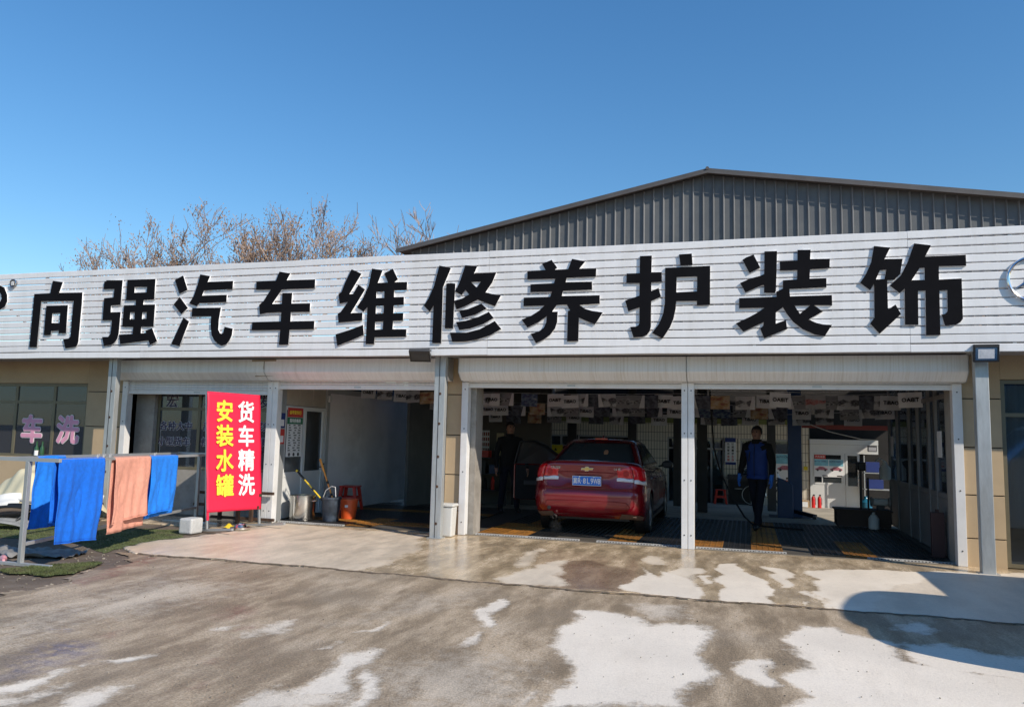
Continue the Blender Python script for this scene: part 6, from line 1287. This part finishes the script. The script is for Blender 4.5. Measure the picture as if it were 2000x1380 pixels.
# wheels
def car_wheel(x, y, s):
    w_ = MB().lathe([(.215,-.095),(.27,-.105),(.300,-.098),(.314,-.07),(.317,0),(.314,.07),(.300,.098),(.27,.105),(.215,.095)], (0,0,0), 40, 'x', cap=False).build('wheel', 'black_rubber', car, smooth=True, local=True); w_.location = (x, y, .317)
    MB().lathe([(.218,-.09),(.222,.0),(.218,.09),(.205,.085),(.205,-.085),(.218,-.09)], (0,0,0), 36, 'x', cap=False).build('rim', 'rim_silver', w_, smooth=True, local=True)
    for k in range(5):
        a = 2*PI*k/5+.3; d = Vector((0,math.cos(a),math.sin(a))); n_ = Vector((0,-d.z,d.y)); f = s*.075; b = MB()
        for q in (-1,1): b.bar(Vector((f,0,0))+d*.04+n_*q*.012, Vector((f-.01*s,0,0))+d*.212+n_*q*.035, .016, .024)
        b.build('spoke', 'rim_silver', w_, local=True)
    MB().lathe([(0,s*.09),(.045,s*.088),(.05,s*.06)], (0,0,0), 16, 'x').build('hub_cap', 'rim_silver', w_, smooth=True, local=True); MB().lathe([(.03,s*.0),(.19,s*.0),(.19,s*.02),(.03,s*.02)], (0,0,0), 24, 'x').build('brake_disc', 'exhaust', w_, local=True)
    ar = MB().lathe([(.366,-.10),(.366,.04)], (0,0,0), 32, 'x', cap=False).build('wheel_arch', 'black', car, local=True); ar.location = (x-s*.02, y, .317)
for y in (.97, 3.655):
    for s in (1,-1): car_wheel(s*.775, y, s)
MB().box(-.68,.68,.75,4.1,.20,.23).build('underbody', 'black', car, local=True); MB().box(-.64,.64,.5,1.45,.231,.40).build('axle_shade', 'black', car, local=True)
# open front door on the far left side
dp = bpy.data.objects.new('front_door', None); COL.objects.link(dp); dp.parent = car; dp.location = (-.885, 3.10, 0); dp.rotation_euler = (0,0,rad(-72))
b = MB(); b.grid(lambda u, v: (-.02-.055*math.sin(PI*(.1+.85*v)), -1.08*u, .27+.68*v), 10, 10); b.build('door_skin', 'car_red', dp, smooth=True, local=True, solid=.01)
MB().box(-.005,.03,-1.06,-.02,.28,.93).build('door_trim', 'car_trim', dp, local=True, bevel=.01); MB().box(.031,.075,-.9,-.3,.55,.64).build('armrest', 'dark_grey', dp, local=True, bevel=.01)
MB().box(-.06,.0,-1.092,-1.075,.30,.93).build('door_edge', 'car_red', dp, local=True)
MB().tube([(-.02,-.02,.95),(.06,-.50,1.30),(.11,-.72,1.38),(.12,-.98,1.37),(.03,-1.08,.95)], .028, 8).build('window_frame', 'black', dp, smooth=True, local=True)
b = MB(); b.add([(-.01,-.05,.95),(.03,-1.05,.95),(.11,-.97,1.35),(.10,-.72,1.36),(.05,-.5,1.28)], [(0,1,2,3,4)]); b.build('door_glass', 'car_glass', dp, local=True)
MB().lathe([(0,0),(.085,0),(.085,.01),(0,.012)], (.033,-.18,.45), 16, 'x').build('speaker_grille', 'dark_grey', dp, local=True)
# exhaust vapour
b = MB(); ph = random.Random(2); b.lathe([(0,0),(.09,.01),(.13,.08),(.12,.16),(.10,.24),(.06,.30),(0,.32)], (0,0,0), 14); o = b.build('exhaust_vapour', 'black', None, local=True); o.location = (-2.82,.52,.05); o.rotation_euler = (.25,.15,0); o.scale = (1.1,1.1,.85)
vm = bpy.data.materials.new('vapour'); vm.use_nodes = True; vn = vm.node_tree; vn.nodes.remove(vn.nodes['Principled BSDF']); pv = vn.nodes.new('ShaderNodeVolumePrincipled'); pv.inputs['Color'].default_value = (.9,.92,.95,1); pv.inputs['Density'].default_value = 2.5
nz = vn.nodes.new('ShaderNodeTexNoise'); nz.inputs['Scale'].default_value = 9; mr = vn.nodes.new('ShaderNodeMapRange'); mr.inputs[1].default_value = .45; mr.inputs[2].default_value = .75; mr.inputs[4].default_value = 1.3; vn.links.new(nz.outputs[0], mr.inputs[0])
tcg = vn.nodes.new('ShaderNodeTexCoord'); ds = vn.nodes.new('ShaderNodeVectorMath'); ds.operation = 'DISTANCE'; ds.inputs[1].default_value = (.5,.5,.45); vn.links.new(tcg.outputs['Generated'], ds.inputs[0]); fo = vn.nodes.new('ShaderNodeMapRange'); fo.inputs[1].default_value = .1; fo.inputs[2].default_value = .42; fo.inputs[3].default_value = 1; fo.inputs[4].default_value = 0; vn.links.new(ds.outputs['Value'], fo.inputs[0]); ml = vn.nodes.new('ShaderNodeMath'); ml.operation = 'MULTIPLY'; vn.links.new(mr.outputs[0], ml.inputs[0]); vn.links.new(fo.outputs[0], ml.inputs[1]); vn.links.new(ml.outputs[0], pv.inputs['Density']); vn.links.new(pv.outputs[0], vn.nodes['Material Output'].inputs['Volume'])
o.data.materials.clear(); o.data.materials.append(vm); tag(o, 'faint puff of exhaust vapour under the left rear corner of the red car', 'vapour', kind='stuff')

# ================================================================== unseen vehicles right of the view, added and shaped to cast the yard shadow
def suv():
    t = thing('shadow_van', 'unseen dark vehicle just outside the view, stretched and heightened to cast the rounded shadow on the yard', 'van', (5.52,-5.10,0), rotz=rad(-14)); t.scale = (1.12,1.16,1.10)
    # local: nose towards -x
    b = MB(); secs = [(-2.72,.55,.95,.80),(-2.55,.42,1.28,.98),(-1.6,.40,1.45,1.0),(-1.15,.40,1.45,.97),(1.9,.40,1.40,.97),(2.3,.5,1.2,.93)]
    def ring(x, z0, z1, w_): return [(x,-w_*.92,z0),(x,-w_,(z0+z1)/2),(x,-w_*.92,z1),(x,0,z1+.04),(x,w_*.92,z1),(x,w_,(z0+z1)/2),(x,w_*.92,z0),(x,0,z0)]
    vs = [p for s in secs for p in ring(*s)]; fs = [(i*8+k,i*8+(k+1)%8,(i+1)*8+(k+1)%8,(i+1)*8+k) for i in range(len(secs)-1) for k in range(8)]+[tuple(range(8)),tuple(40+k for k in reversed(range(8)))]
    b.add(vs, fs); b.build('body', 'suv_dark', t, smooth=80., local=True, sub=2)
    b = MB(); secs = [(-1.9,1.25,1.40,.88),(-1.1,1.25,2.40,.92),(-.4,1.25,3.0,.94),(1.7,1.25,3.0,.94),(2.1,1.25,2.85,.84)]
    vs = [p for s in secs for p in ring(*s)]; fs = [(i*8+k,i*8+(k+1)%8,(i+1)*8+(k+1)%8,(i+1)*8+k) for i in range(len(secs)-1) for k in range(8)]+[tuple(range(8)),tuple(32+k for k in reversed(range(8)))]
    b.add(vs, fs); b.build('cabin', 'suv_dark', t, smooth=80., local=True, sub=2)
    for x in (-1.6,1.5):
        for s in (-1,1): MB().lathe([(0,-.11),(.2,-.11),(.38,-.09),(.385,0),(.38,.09),(.2,.11),(0,.11)], (x,s*.85,.385), 24, 'y').build('wheel', 'black_rubber', t, smooth=True, local=True)
    for s in (-1,1): MB().obox((-.7,s*1.02,1.5),(.12,.2,.16)).build('mirror', 'suv_dark', t, local=True, bevel=.03); MB().box(-2.57,-2.54,s*.75-.12 ,s*.75+.12,.82,.95).build('headlight', 'lamp_clear', t, local=True)
suv()
def van():  # second vehicle, added only to complete the shadow outline
    t = thing('shadow_van', 'unseen pale van added outside the view beyond the dark one to fill out the yard shadow', 'van', (5.62,-2.72,0))
    b = MB(); prof = [(-2.1,.35),(-2.15,.80),(-2.10,1.15),(-1.85,1.30),(-1.35,1.82),(-1.1,1.90),(1.9,1.92),(2.05,1.80),(2.1,.9),(2.08,.35)]
    vs = []; m_ = len(prof)
    for y, k in ((-.80,.96),(-.83,1.),(.83,1.),(.80,.96)): vs += [(x*(1 if abs(y) > .81 else k), y, .35+(z-.35)*(1 if abs(y) > .81 else k)) for x, z in prof]
    order = [0,1,2,3]; fs = [tuple(range(m_)), tuple(3*m_+q for q in reversed(range(m_)))]
    for i in range(3):
        for q in range(m_): fs.append((i*m_+q, i*m_+(q+1) % m_, (i+1)*m_+(q+1) % m_, (i+1)*m_+q))
    b.add(vs, fs); b.build('body', 'bin_grey', t, smooth=35., local=True)
    for x in (-1.35,1.35):
        for s in (-1,1): MB().lathe([(0,-.09),(.16,-.09),(.30,-.075),(.305,0),(.30,.075),(.16,.09),(0,.09)], (x,s*.75,.305), 24, 'y').build('wheel', 'black_rubber', t, smooth=True, local=True)
    for s in (-1,1):
        MB().box(-1.2,1.85,*( (s*.832,s*.838) if s > 0 else (s*.838,s*.832) ),1.15,1.70).build('side_window', 'window_glass', t, local=True)
    b = MB(); b.add([(-1.87,-.72,1.31),(-1.87,.72,1.31),(-1.385,.68,1.79),(-1.385,-.68,1.79)], [(0,1,2,3)]); b.build('windscreen', 'window_glass', t, local=True)
van()
# ================================================================== bunting of small printed flags
def flag_mats():
    out = []
    def one(name, cols, scale, seed, band=None):
        m = bpy.data.materials.new(name); m.use_nodes = True; t = m.node_tree; n = t.nodes; L = t.links; bs = n['Principled BSDF']; bs.inputs['Roughness'].default_value = .55
        tc = n.new('ShaderNodeTexCoord'); mp = n.new('ShaderNodeMapping'); mp.inputs['Location'].default_value = (seed*3.1, seed*1.7, seed); L.new(tc.outputs['Object'], mp.inputs[0]); mp.inputs['Scale'].default_value = (1,1,1.6)
        nz = n.new('ShaderNodeTexNoise'); nz.inputs['Scale'].default_value = scale; nz.inputs['Detail'].default_value = 3; L.new(mp.outputs[0], nz.inputs['Vector'])
        cr = n.new('ShaderNodeValToRGB'); cr.color_ramp.interpolation = 'EASE'; els = cr.color_ramp.elements
        while len(els) < len(cols): els.new(.5)
        for i, c in enumerate(cols): els[i].position = .3+.4*i/(len(cols)-1); els[i].color = tuple(c)+(1,)
        L.new(nz.outputs[0], cr.inputs[0]); out = cr.outputs[0]
        if band:   # the print fills only a band across a paler sheet
            sp = n.new('ShaderNodeSeparateXYZ'); L.new(tc.outputs['Object'], sp.inputs[0]); m1 = n.new('ShaderNodeMath'); m1.operation = 'ADD'; m1.inputs[1].default_value = .125; L.new(sp.outputs[2], m1.inputs[0])
            m2 = n.new('ShaderNodeMath'); m2.operation = 'ABSOLUTE'; L.new(m1.outputs[0], m2.inputs[0]); n2 = n.new('ShaderNodeTexNoise'); n2.inputs['Scale'].default_value = 7; L.new(mp.outputs[0], n2.inputs['Vector'])
            m3 = n.new('ShaderNodeMath'); m3.operation = 'MULTIPLY_ADD'; m3.inputs[1].default_value = .16; L.new(n2.outputs[0], m3.inputs[0]); L.new(m2.outputs[0], m3.inputs[2])
            rg = n.new('ShaderNodeMapRange'); rg.inputs[1].default_value = .11; rg.inputs[2].default_value = .125; L.new(m3.outputs[0], rg.inputs[0])
            mx = n.new('ShaderNodeMix'); mx.data_type = 'RGBA'; L.new(rg.outputs[0], mx.inputs[0]); L.new(out, mx.inputs[6]); mx.inputs[7].default_value = tuple(band)+(1,); out = mx.outputs[2]
        L.new(out, bs.inputs['Base Color']); MATS[name] = m; return name
    w_, g, k = (.40,.40,.40), (.16,.16,.17), (.03,.03,.035)
    one('flag_car', [k, g, k, w_], 14, 1, (.48,.48,.49)); one('flag_grey', [k, g, w_, k], 13, 2, (.24,.24,.25)); one('flag_dark', [k, (.04,.045,.07), (.10,.11,.14), g], 10, 3); one('flag_warm', [(.30,.10,.06), (.45,.30,.15), (.52,.42,.30), (.45,.18,.10)], 8, 4); one('flag_pink', [k, (.50,.18,.17), (.5,.3,.28), k], 13, 5, (.45,.44,.44)); one('flag_blue', [k, (.02,.04,.13), (.10,.16,.22), w_], 10, 6)
flag_mats(); mat('flag_white', (.64,.64,.65), .6, var=.04)
FW, FH = .33, .235
def flag_mesh(mm, cur):
    b = MB(); b.grid(lambda u, v: ((u-.5)*FW, .012*math.sin(u*5+cur)*(1-v)+.004*math.sin(u*9+cur), -FH*(1-v)), 6, 4); me = b.mesh('flag'); me.materials.append(MATS[mm]); return me
FM = {}
def bunting(label, y, ztop, z_end, items, x0, x1):
    t = thing('bunting', label, 'bunting', ((x0+x1)/2, y, ztop), 'strings of small advertising flags')
    MB().tube([(x0,y,ztop+.03),((x0+x1)/2,y,ztop+.004),(x1,y,z_end+.03)], .003, 4).build('string', 'white_print', t)
    for i, (x, kind) in enumerate(items):
        base = {'T':'flag_white','O':'flag_white','c':'flag_car','g':'flag_grey','d':'flag_dark','w':'flag_warm','p':'flag_pink','b':'flag_blue'}[kind]; v = i % 3; key = (base, v)
        if key not in FM: FM[key] = flag_mesh(base, v*2.)
        f = bpy.data.objects.new('flag', FM[key]); COL.objects.link(f); f.parent = t; r = rnd.uniform
        f.location = (x-t.location.x, r(-.05,.05), ztop+(z_end-ztop)*((x-x0)/(x1-x0))-ztop+r(-.02,.015)); f.rotation_euler = (r(-.08,.08), r(-.05,.05), r(-.22,.22))
        if kind in 'TO':
            me = text_mesh('TiBAO', .085, .0008, .0022)
            if 'flagtext' not in FM: q = me.copy(); q.materials.clear(); q.materials.append(MATS['letter_black']); FM['flagtext'] = q
            o = bpy.data.objects.new('lettering', FM['flagtext']); COL.objects.link(o); o.parent = f; o.location = (0,-.022,-.115); o.rotation_euler = (PI/2,0,0)
            if kind == 'O': o.scale = (-1,1,1)
        elif kind in 'cgdb' and i % 2 == 0:   # slanting white caption corner
            if 'cap' not in FM: b = MB(); b.add([(-FW/2,-.016,-FH),(-FW/2+.10,-.016,-FH),(-FW/2+.04,-.016,0),(-FW/2,-.016,0)], [(0,1,2,3)]); q = b.mesh('caption'); q.materials.append(MATS['flag_white']); FM['cap'] = q
            o = bpy.data.objects.new('caption', FM['cap']); COL.objects.link(o); o.parent = f; o.scale = (-1,1,1) if i % 4 else (1,1,1)
Z = zip
bunting('front row of flags hanging above the red car', 3.0, 2.30, 2.30, list(Z([-4.86,-4.70,-4.42,-3.96,-3.44,-3.16,-2.98,-2.70,-2.47,-2.24,-1.94,-1.70,-1.44,-1.15], 'cTgbOTcdcggdOT')), -5.0, -.95)
bunting('second row of flags above the red car', 4.3, 2.17, 2.17, list(Z([-5.19,-4.93,-4.55,-4.13,-3.75,-3.42,-3.12,-2.80,-2.42,-2.10,-1.75,-1.33], 'TTdwcgTdcgdT')), -5.4, -1.1)
bunting('rear row of flags above the red car', 5.6, 2.03, 2.05, list(Z([-5.48,-5.02,-4.55,-4.09,-3.64,-3.15,-2.70,-2.26,-1.79], 'TdwgTdcdT')), -5.6, -1.5)
bunting('front row of flags in the bay with the man in blue', 3.0, 2.30, 2.32, list(Z([-.77,-.45,-.03,.33,.85,1.12,1.39,1.64,1.88,2.08,2.30], 'dwcTgpgcdcT')), -.95, 2.5)
bunting('nearest short string with two reversed flags in the bay with the man in blue', 2.0, 2.30, 2.33, [(.52,'O'),(2.40,'O')], -.6, 2.5)
bunting('second row of flags in the bay with the man in blue', 4.3, 2.17, 2.20, list(Z([-.80,-.46,-.10,.22,.55,.98,1.38,1.80,2.12,2.40], 'bbgwdTcgcT')), -.95, 2.5)
bunting('rear row of flags in the bay with the man in blue', 5.6, 2.06, 2.12, list(Z([-.76,-.36,.07,.57,1.04,1.49,2.02], 'gdTcccT')), -.95, 2.4)
bunting('flags hanging above the grey panel of the bucket bay', 3.0, 2.42, 2.28, list(Z([-7.32,-6.97,-6.62,-6.35,-6.05,-5.7,-5.35], 'OcTcwTc')), -7.5, -5.0)
bunting('rear flags over the bucket bay', 4.6, 2.30, 2.2, list(Z([-6.5,-6.1,-5.7,-5.3], 'cTcd')), -7.4, -5.0)

# ================================================================== people
def person(name, label, loc, yaw, J, E, Rr, matfn, mats, sub=2):
    t = thing(name, label, 'person', loc); t.rotation_euler = (0,0,yaw)
    names = list(J); me = bpy.data.meshes.new('body'); me.from_pydata([J[n] for n in names], [(names.index(a), names.index(b)) for a, b in E], [])
    o = bpy.data.objects.new('body_tmp', me); COL.objects.link(o); sk = o.modifiers.new('skin','SKIN'); sk.use_smooth_shade = True
    for i, n in enumerate(names):
        r_ = Rr[n]; o.data.skin_vertices[0].data[i].radius = r_ if isinstance(r_, tuple) else (r_, r_); o.data.skin_vertices[0].data[i].use_root = (n == 'pelvis')
    s = o.modifiers.new('sub','SUBSURF'); s.levels = s.render_levels = sub
    dg = bpy.context.evaluated_depsgraph_get(); m2 = bpy.data.meshes.new_from_object(o.evaluated_get(dg)); bpy.data.objects.remove(o)
    m2.materials.clear()
    for k in mats: m2.materials.append(MATS[k])
    for f in m2.polygons: f.material_index = matfn(f.center); f.use_smooth = True
    bo = bpy.data.objects.new('body', m2); COL.objects.link(bo); bo.parent = t; return t
def figure(lean=0., armL=(.30,.0), armR=(.30,.0), legL=(0,0), legR=(0,0), headturn=0.):
    J, Rr, E = {}, {}, []
    def add(n, p, r_, par=None):
        J[n] = p; Rr[n] = r_
        if par: E.append((par, n))
    add('pelvis', (0,0,.94), (.155,.115)); add('belly', (0,-.01+lean*.1,1.06), (.165,.120), 'pelvis'); add('chest', (0,lean*.3,1.24), (.180,.125), 'belly'); add('upper', (0,lean*.45,1.38), (.150,.105), 'chest'); add('neck', (0,lean*.55-.005,1.475), .058, 'upper')
    add('jaw', (0,lean*.6-.025,1.555), (.066,.072), 'neck'); add('face', (0,lean*.6-.018,1.635), (.076,.092), 'jaw'); add('crown', (0,lean*.6-.002,1.70), (.062,.076), 'face')
    add('nose', (0,lean*.6-.118,1.605), (.013,.014), 'face')
    for s, nm, arm, leg in ((-1,'L',armL,legL), (1,'R',armR,legR)):
        add('ear'+nm, (s*.082,lean*.6-.005,1.615), (.012,.02), 'face')
        add('sh'+nm, (s*.195,lean*.42,1.385), .072, 'upper'); add('el'+nm, (s*(.195+arm[0]*.28),lean*.42+.03-arm[1]*.1,1.12), .055, 'sh'+nm); add('wr'+nm, (s*(.20+arm[0]*.36),lean*.42-.04-arm[1]*.3,.88), .038, 'el'+nm)
        wx, wy, wz = J['wr'+nm]; add('pa'+nm, (wx+s*.004,wy-.015,wz-.075), (.020,.034), 'wr'+nm)
        px, py, pz = J['pa'+nm]
        for k, (dy, ln) in enumerate(((-.030,.062),(-.010,.074),(.010,.070),(.028,.055))):
            add(f'f{k}{nm}', (px+s*.004,py+dy,pz-.05), .0095, 'pa'+nm); add(f'g{k}{nm}', (px-s*.012,py+dy-.008,pz-.05-ln*.75), .0085, f'f{k}{nm}')
        add('t0'+nm, (px-s*.012,py-.045,pz+.015), .0105, 'pa'+nm); add('t1'+nm, (px-s*.018,py-.060,pz-.035), .009, 't0'+nm)
        add('hip'+nm, (s*.095,0,.87), (.095,.10), 'pelvis'); add('kn'+nm, (s*.105+leg[1]*.4,-.02-leg[0]*.5,.49), (.068,.072), 'hip'+nm); add('an'+nm, (s*.11+leg[1],.02-leg[0],.11), (.058,.062), 'kn'+nm)
        add('he'+nm, (s*.11+leg[1],.03-leg[0],.050), (.046,.046), 'an'+nm); add('to'+nm, (s*.125+leg[1],-.15-leg[0],.040), (.045,.034), 'he'+nm)
    return J, E, Rr
def dress(t, lean, hairm, collar=None):
    y = lean*.6
    b = MB(); N = 18
    def hp(u, v):
        a = 2*PI*u; e = PI/2*(1-v); lim = -.30+.62*max(0,math.cos(a-PI))**1.5   # fringe higher at the front (-y)
        e = lim+(PI/2-lim)*v; x = .097*math.cos(e)*math.sin(a); yy = -.115*math.cos(e)*math.cos(a-PI)*-1
        return (x, y-.008-(-yy)*1., 1.645+.112*math.sin(e))
    b.grid(lambda u, v: (lambda a, e: (.094*math.cos(e)*math.sin(a), y-.006+.112*math.cos(e)*math.cos(a), 1.642+.112*math.sin(e)))(2*PI*u, (-.35 if math.cos(2*PI*u) > -.35 else .42)+(PI/2-(-.35 if math.cos(2*PI*u) > -.35 else .42))*v), 28, 8)
    b.build('hair', hairm, t, smooth=True, local=True, solid=.006)
    for s in (-1,1): MB().lathe([(0,-.006),(.010,-.004),(.011,.0)], (s*.032,y-.105,1.642), 8, 'y').build('eye', 'hair', t, local=True); MB().box(s*.032-.018,s*.032+.018,y-.108,y-.100,1.662,1.668).build('eyebrow', 'hair', t, local=True)
    MB().box(-.024,.024,y-.102,y-.094,1.566,1.573).build('mouth', mat('lips', (.20,.07,.06), .5), t, local=True)
    if collar: MB().lathe([(.072,0),(.088,.005),(.082,.075),(.074,.08)], (0,y-.01,1.435), 20).build('collar', collar, t, smooth=True, local=True)
J, E, Rr = figure(lean=-.03, armL=(.26,.05), armR=(.26,.35), legL=(-.17,.05), legR=(.20,-.06))
for k in ('belly','chest','upper','shL','shR'): Rr[k] = tuple(q*1.14 for q in Rr[k]) if isinstance(Rr[k], tuple) else Rr[k]*1.2
for k in ('elL','elR'): Rr[k] *= 1.2
Rr['pelvis'] = (.175,.135)
def m_blue(c):
    if c.z > 1.47 and abs(c.x) < .12: return 0
    if c.z < .10: return 4
    if c.z < .865 and abs(c.x) < .24: return 3
    if c.z < .875 and abs(c.x) >= .24: return 5
    if c.z < .93 and abs(c.x) > .27: return 5
    if abs(c.x) > .185 or (c.z > 1.33 and abs(c.x) > .10): return 2
    return 1
man2 = person('person', 'man in blue and black padded jacket and blue gloves walking in the bay', (.17,2.90,.03), rad(-22), J, E, Rr, m_blue, ['skin','cloth_blue','cloth_black','cloth_navy','black','glove_blue'])
dress(man2, -.03, 'hair', 'cloth_black')
MB().lathe([(.178,0),(.185,.02),(.180,.06)], (0,-.01,.845), 28).build('jacket_hem', 'cloth_blue', man2, smooth=True, local=True).scale = (1.05,.82,1)
MB().tube([(0,-.155,.86),(0,-.168,1.05),(0,-.168,1.25),(0,-.13,1.42)], .005, 5).build('zip', 'black', man2, local=True); MB().obox((-.09,-.150,1.22),(.012,.01,.16),(0,.1,0)).build('pocket_zip', 'black', man2, local=True)
J, E, Rr = figure(lean=-.05, armL=(.25,.2), armR=(.2,.9), legL=(-.05,-.03), legR=(.05,.06))
for k in ('belly','chest','upper','shL','shR'): Rr[k] = tuple(q*1.12 for q in Rr[k]) if isinstance(Rr[k], tuple) else Rr[k]*1.15
def m_black(c):
    if c.z > 1.475 and abs(c.x) < .12: return 0
    if c.z < .10: return 3
    if c.z < .88 and abs(c.x) < .21: return 2
    if c.z < .86: return 0
    return 1
man1 = person('person', 'man in black clothes standing by the open door of the red car', (-4.46,3.45,.03), rad(32), J, E, Rr, m_black, ['skin','cloth_black','cloth_navy','black'])
dress(man1, -.05, 'hair', 'cloth_black')

# ================================================================== trees behind the shop
def tree(label, x, y, z0, h, spread, seed, leaves):
    r = random.Random(seed); t = thing('tree', label, 'tree', (x,y,z0), 'leaf-brown trees behind the shop'); tr = MB(); br = MB(); lf = MB(); tips = []
    def grow(mb, p, d, ln, rad_, depth):
        n = 4; pts = [p]; q = Vector(p); dd = Vector(d)
        for i in range(n):
            dd = (dd+Vector((r.uniform(-1,1),r.uniform(-1,1),r.uniform(-.4,.7)))*(.12 if depth < 2 else .2)).normalized(); q = q+dd*ln/n; pts.append(Vector(q))
        rs = [rad_*(1-.45*i/n) for i in range(n+1)]
        mb.tube(pts, rs, 6 if depth == 0 else (4 if depth < 3 else 3), cap=False)
        if depth >= 2: tips.extend(pts[1:])
        if depth < 5:
            kids = (5, 4, 4, 3, 3)[depth]
            for k in range(kids):
                f = r.uniform(.55,1.) if depth == 0 else r.uniform(.25,1.); i = min(n-1,int(f*n)); p2 = pts[i].lerp(pts[i+1], min(1,f*n-i))
                a = r.uniform(0,2*PI); s = spread*r.uniform(.5,1.1); ax = Vector((math.cos(a),math.sin(a),0)); nd = (dd*.8+ax*s+Vector((0,0,.22))).normalized()
                grow(br, p2, nd, ln*(r.uniform(.6,.8) if depth == 0 else r.uniform(.5,.68)), max(.010,rs[i]*r.uniform(.45,.62)), depth+1)
    grow(tr, Vector((0,0,0)), Vector((r.uniform(-.05,.05),0,1)), h*.34, h*.012, 0)
    zs_ = sorted(v[2] for v in br.v); k = h/zs_[-1]; base = Vector((x,y,z0))   # bring the crown to its full height
    for mb in (tr, br): mb.v = [(base.x+a*k*1.0, base.y+b_*k*1.0, base.z+c*k) for a, b_, c in mb.v]
    tips = [base+Vector((p.x*k*1.0, p.y*k*1.0, p.z*k)) for p in tips]
    tr.build('trunk', 'tree_bark', t, smooth=True, recalc=False); br.build('branches', 'tree_bark', t, recalc=False)
    if leaves:
        zc = base.z+h*.55; tips = [p for p in tips if p.z > zc]
        for c in [tips[r.randrange(len(tips))] for _ in range(leaves//8)]:
            for _ in range(r.randrange(3,16)):
                p = c+Vector((r.gauss(0,.15),r.gauss(0,.15),r.gauss(-.06,.15))); a = r.uniform(0,2*PI); s = r.uniform(.025,.065); u = Vector((math.cos(a),math.sin(a),r.uniform(-.6,.6)))*s; v = Vector((r.uniform(-.5,.5),r.uniform(-.5,.5),-1)).normalized()*s*1.5
                lf.add([p-u*.5,p+v*.5,p+u*.5,p-v*.5], [(0,1,2,3)])
        lf.m = [1 if r.random() < .35 else 0 for _ in lf.f]
        o = lf.build('crown', ['tree_leaf','tree_pod'], t, recalc=False); o['kind'] = 'stuff'
for lb, x, y, h, sp, sd, lv in (
    ('small sparse tree farthest left behind the sign', -25.2, 14.6, 8.6, .75, 21, 2600),
    ('thin tree second from the left behind the sign', -23.0, 15.5, 9.8, .6, 22, 4500),
    ('brown leaved tree with slanting limbs, tallest of the left clump', -21.4, 14.0, 10.5, .65, 23, 4500),
    ('dense brown leaved tree in the middle of the clump', -19.6, 14.5, 10.5, .6, 24, 5500),
    ('brown leaved tree right of the middle of the clump', -17.6, 14.0, 10.6, .6, 25, 5500),
    ('leafy tree at the right end of the clump', -16.5, 14.5, 10.0, .55, 26, 3000),
    ('bare branched tree standing alone beside the hall roof', -12.2, 14.0, 10.5, .8, 33, 0)):
    tree(lb, x, y, -.6, h, sp, sd, lv)
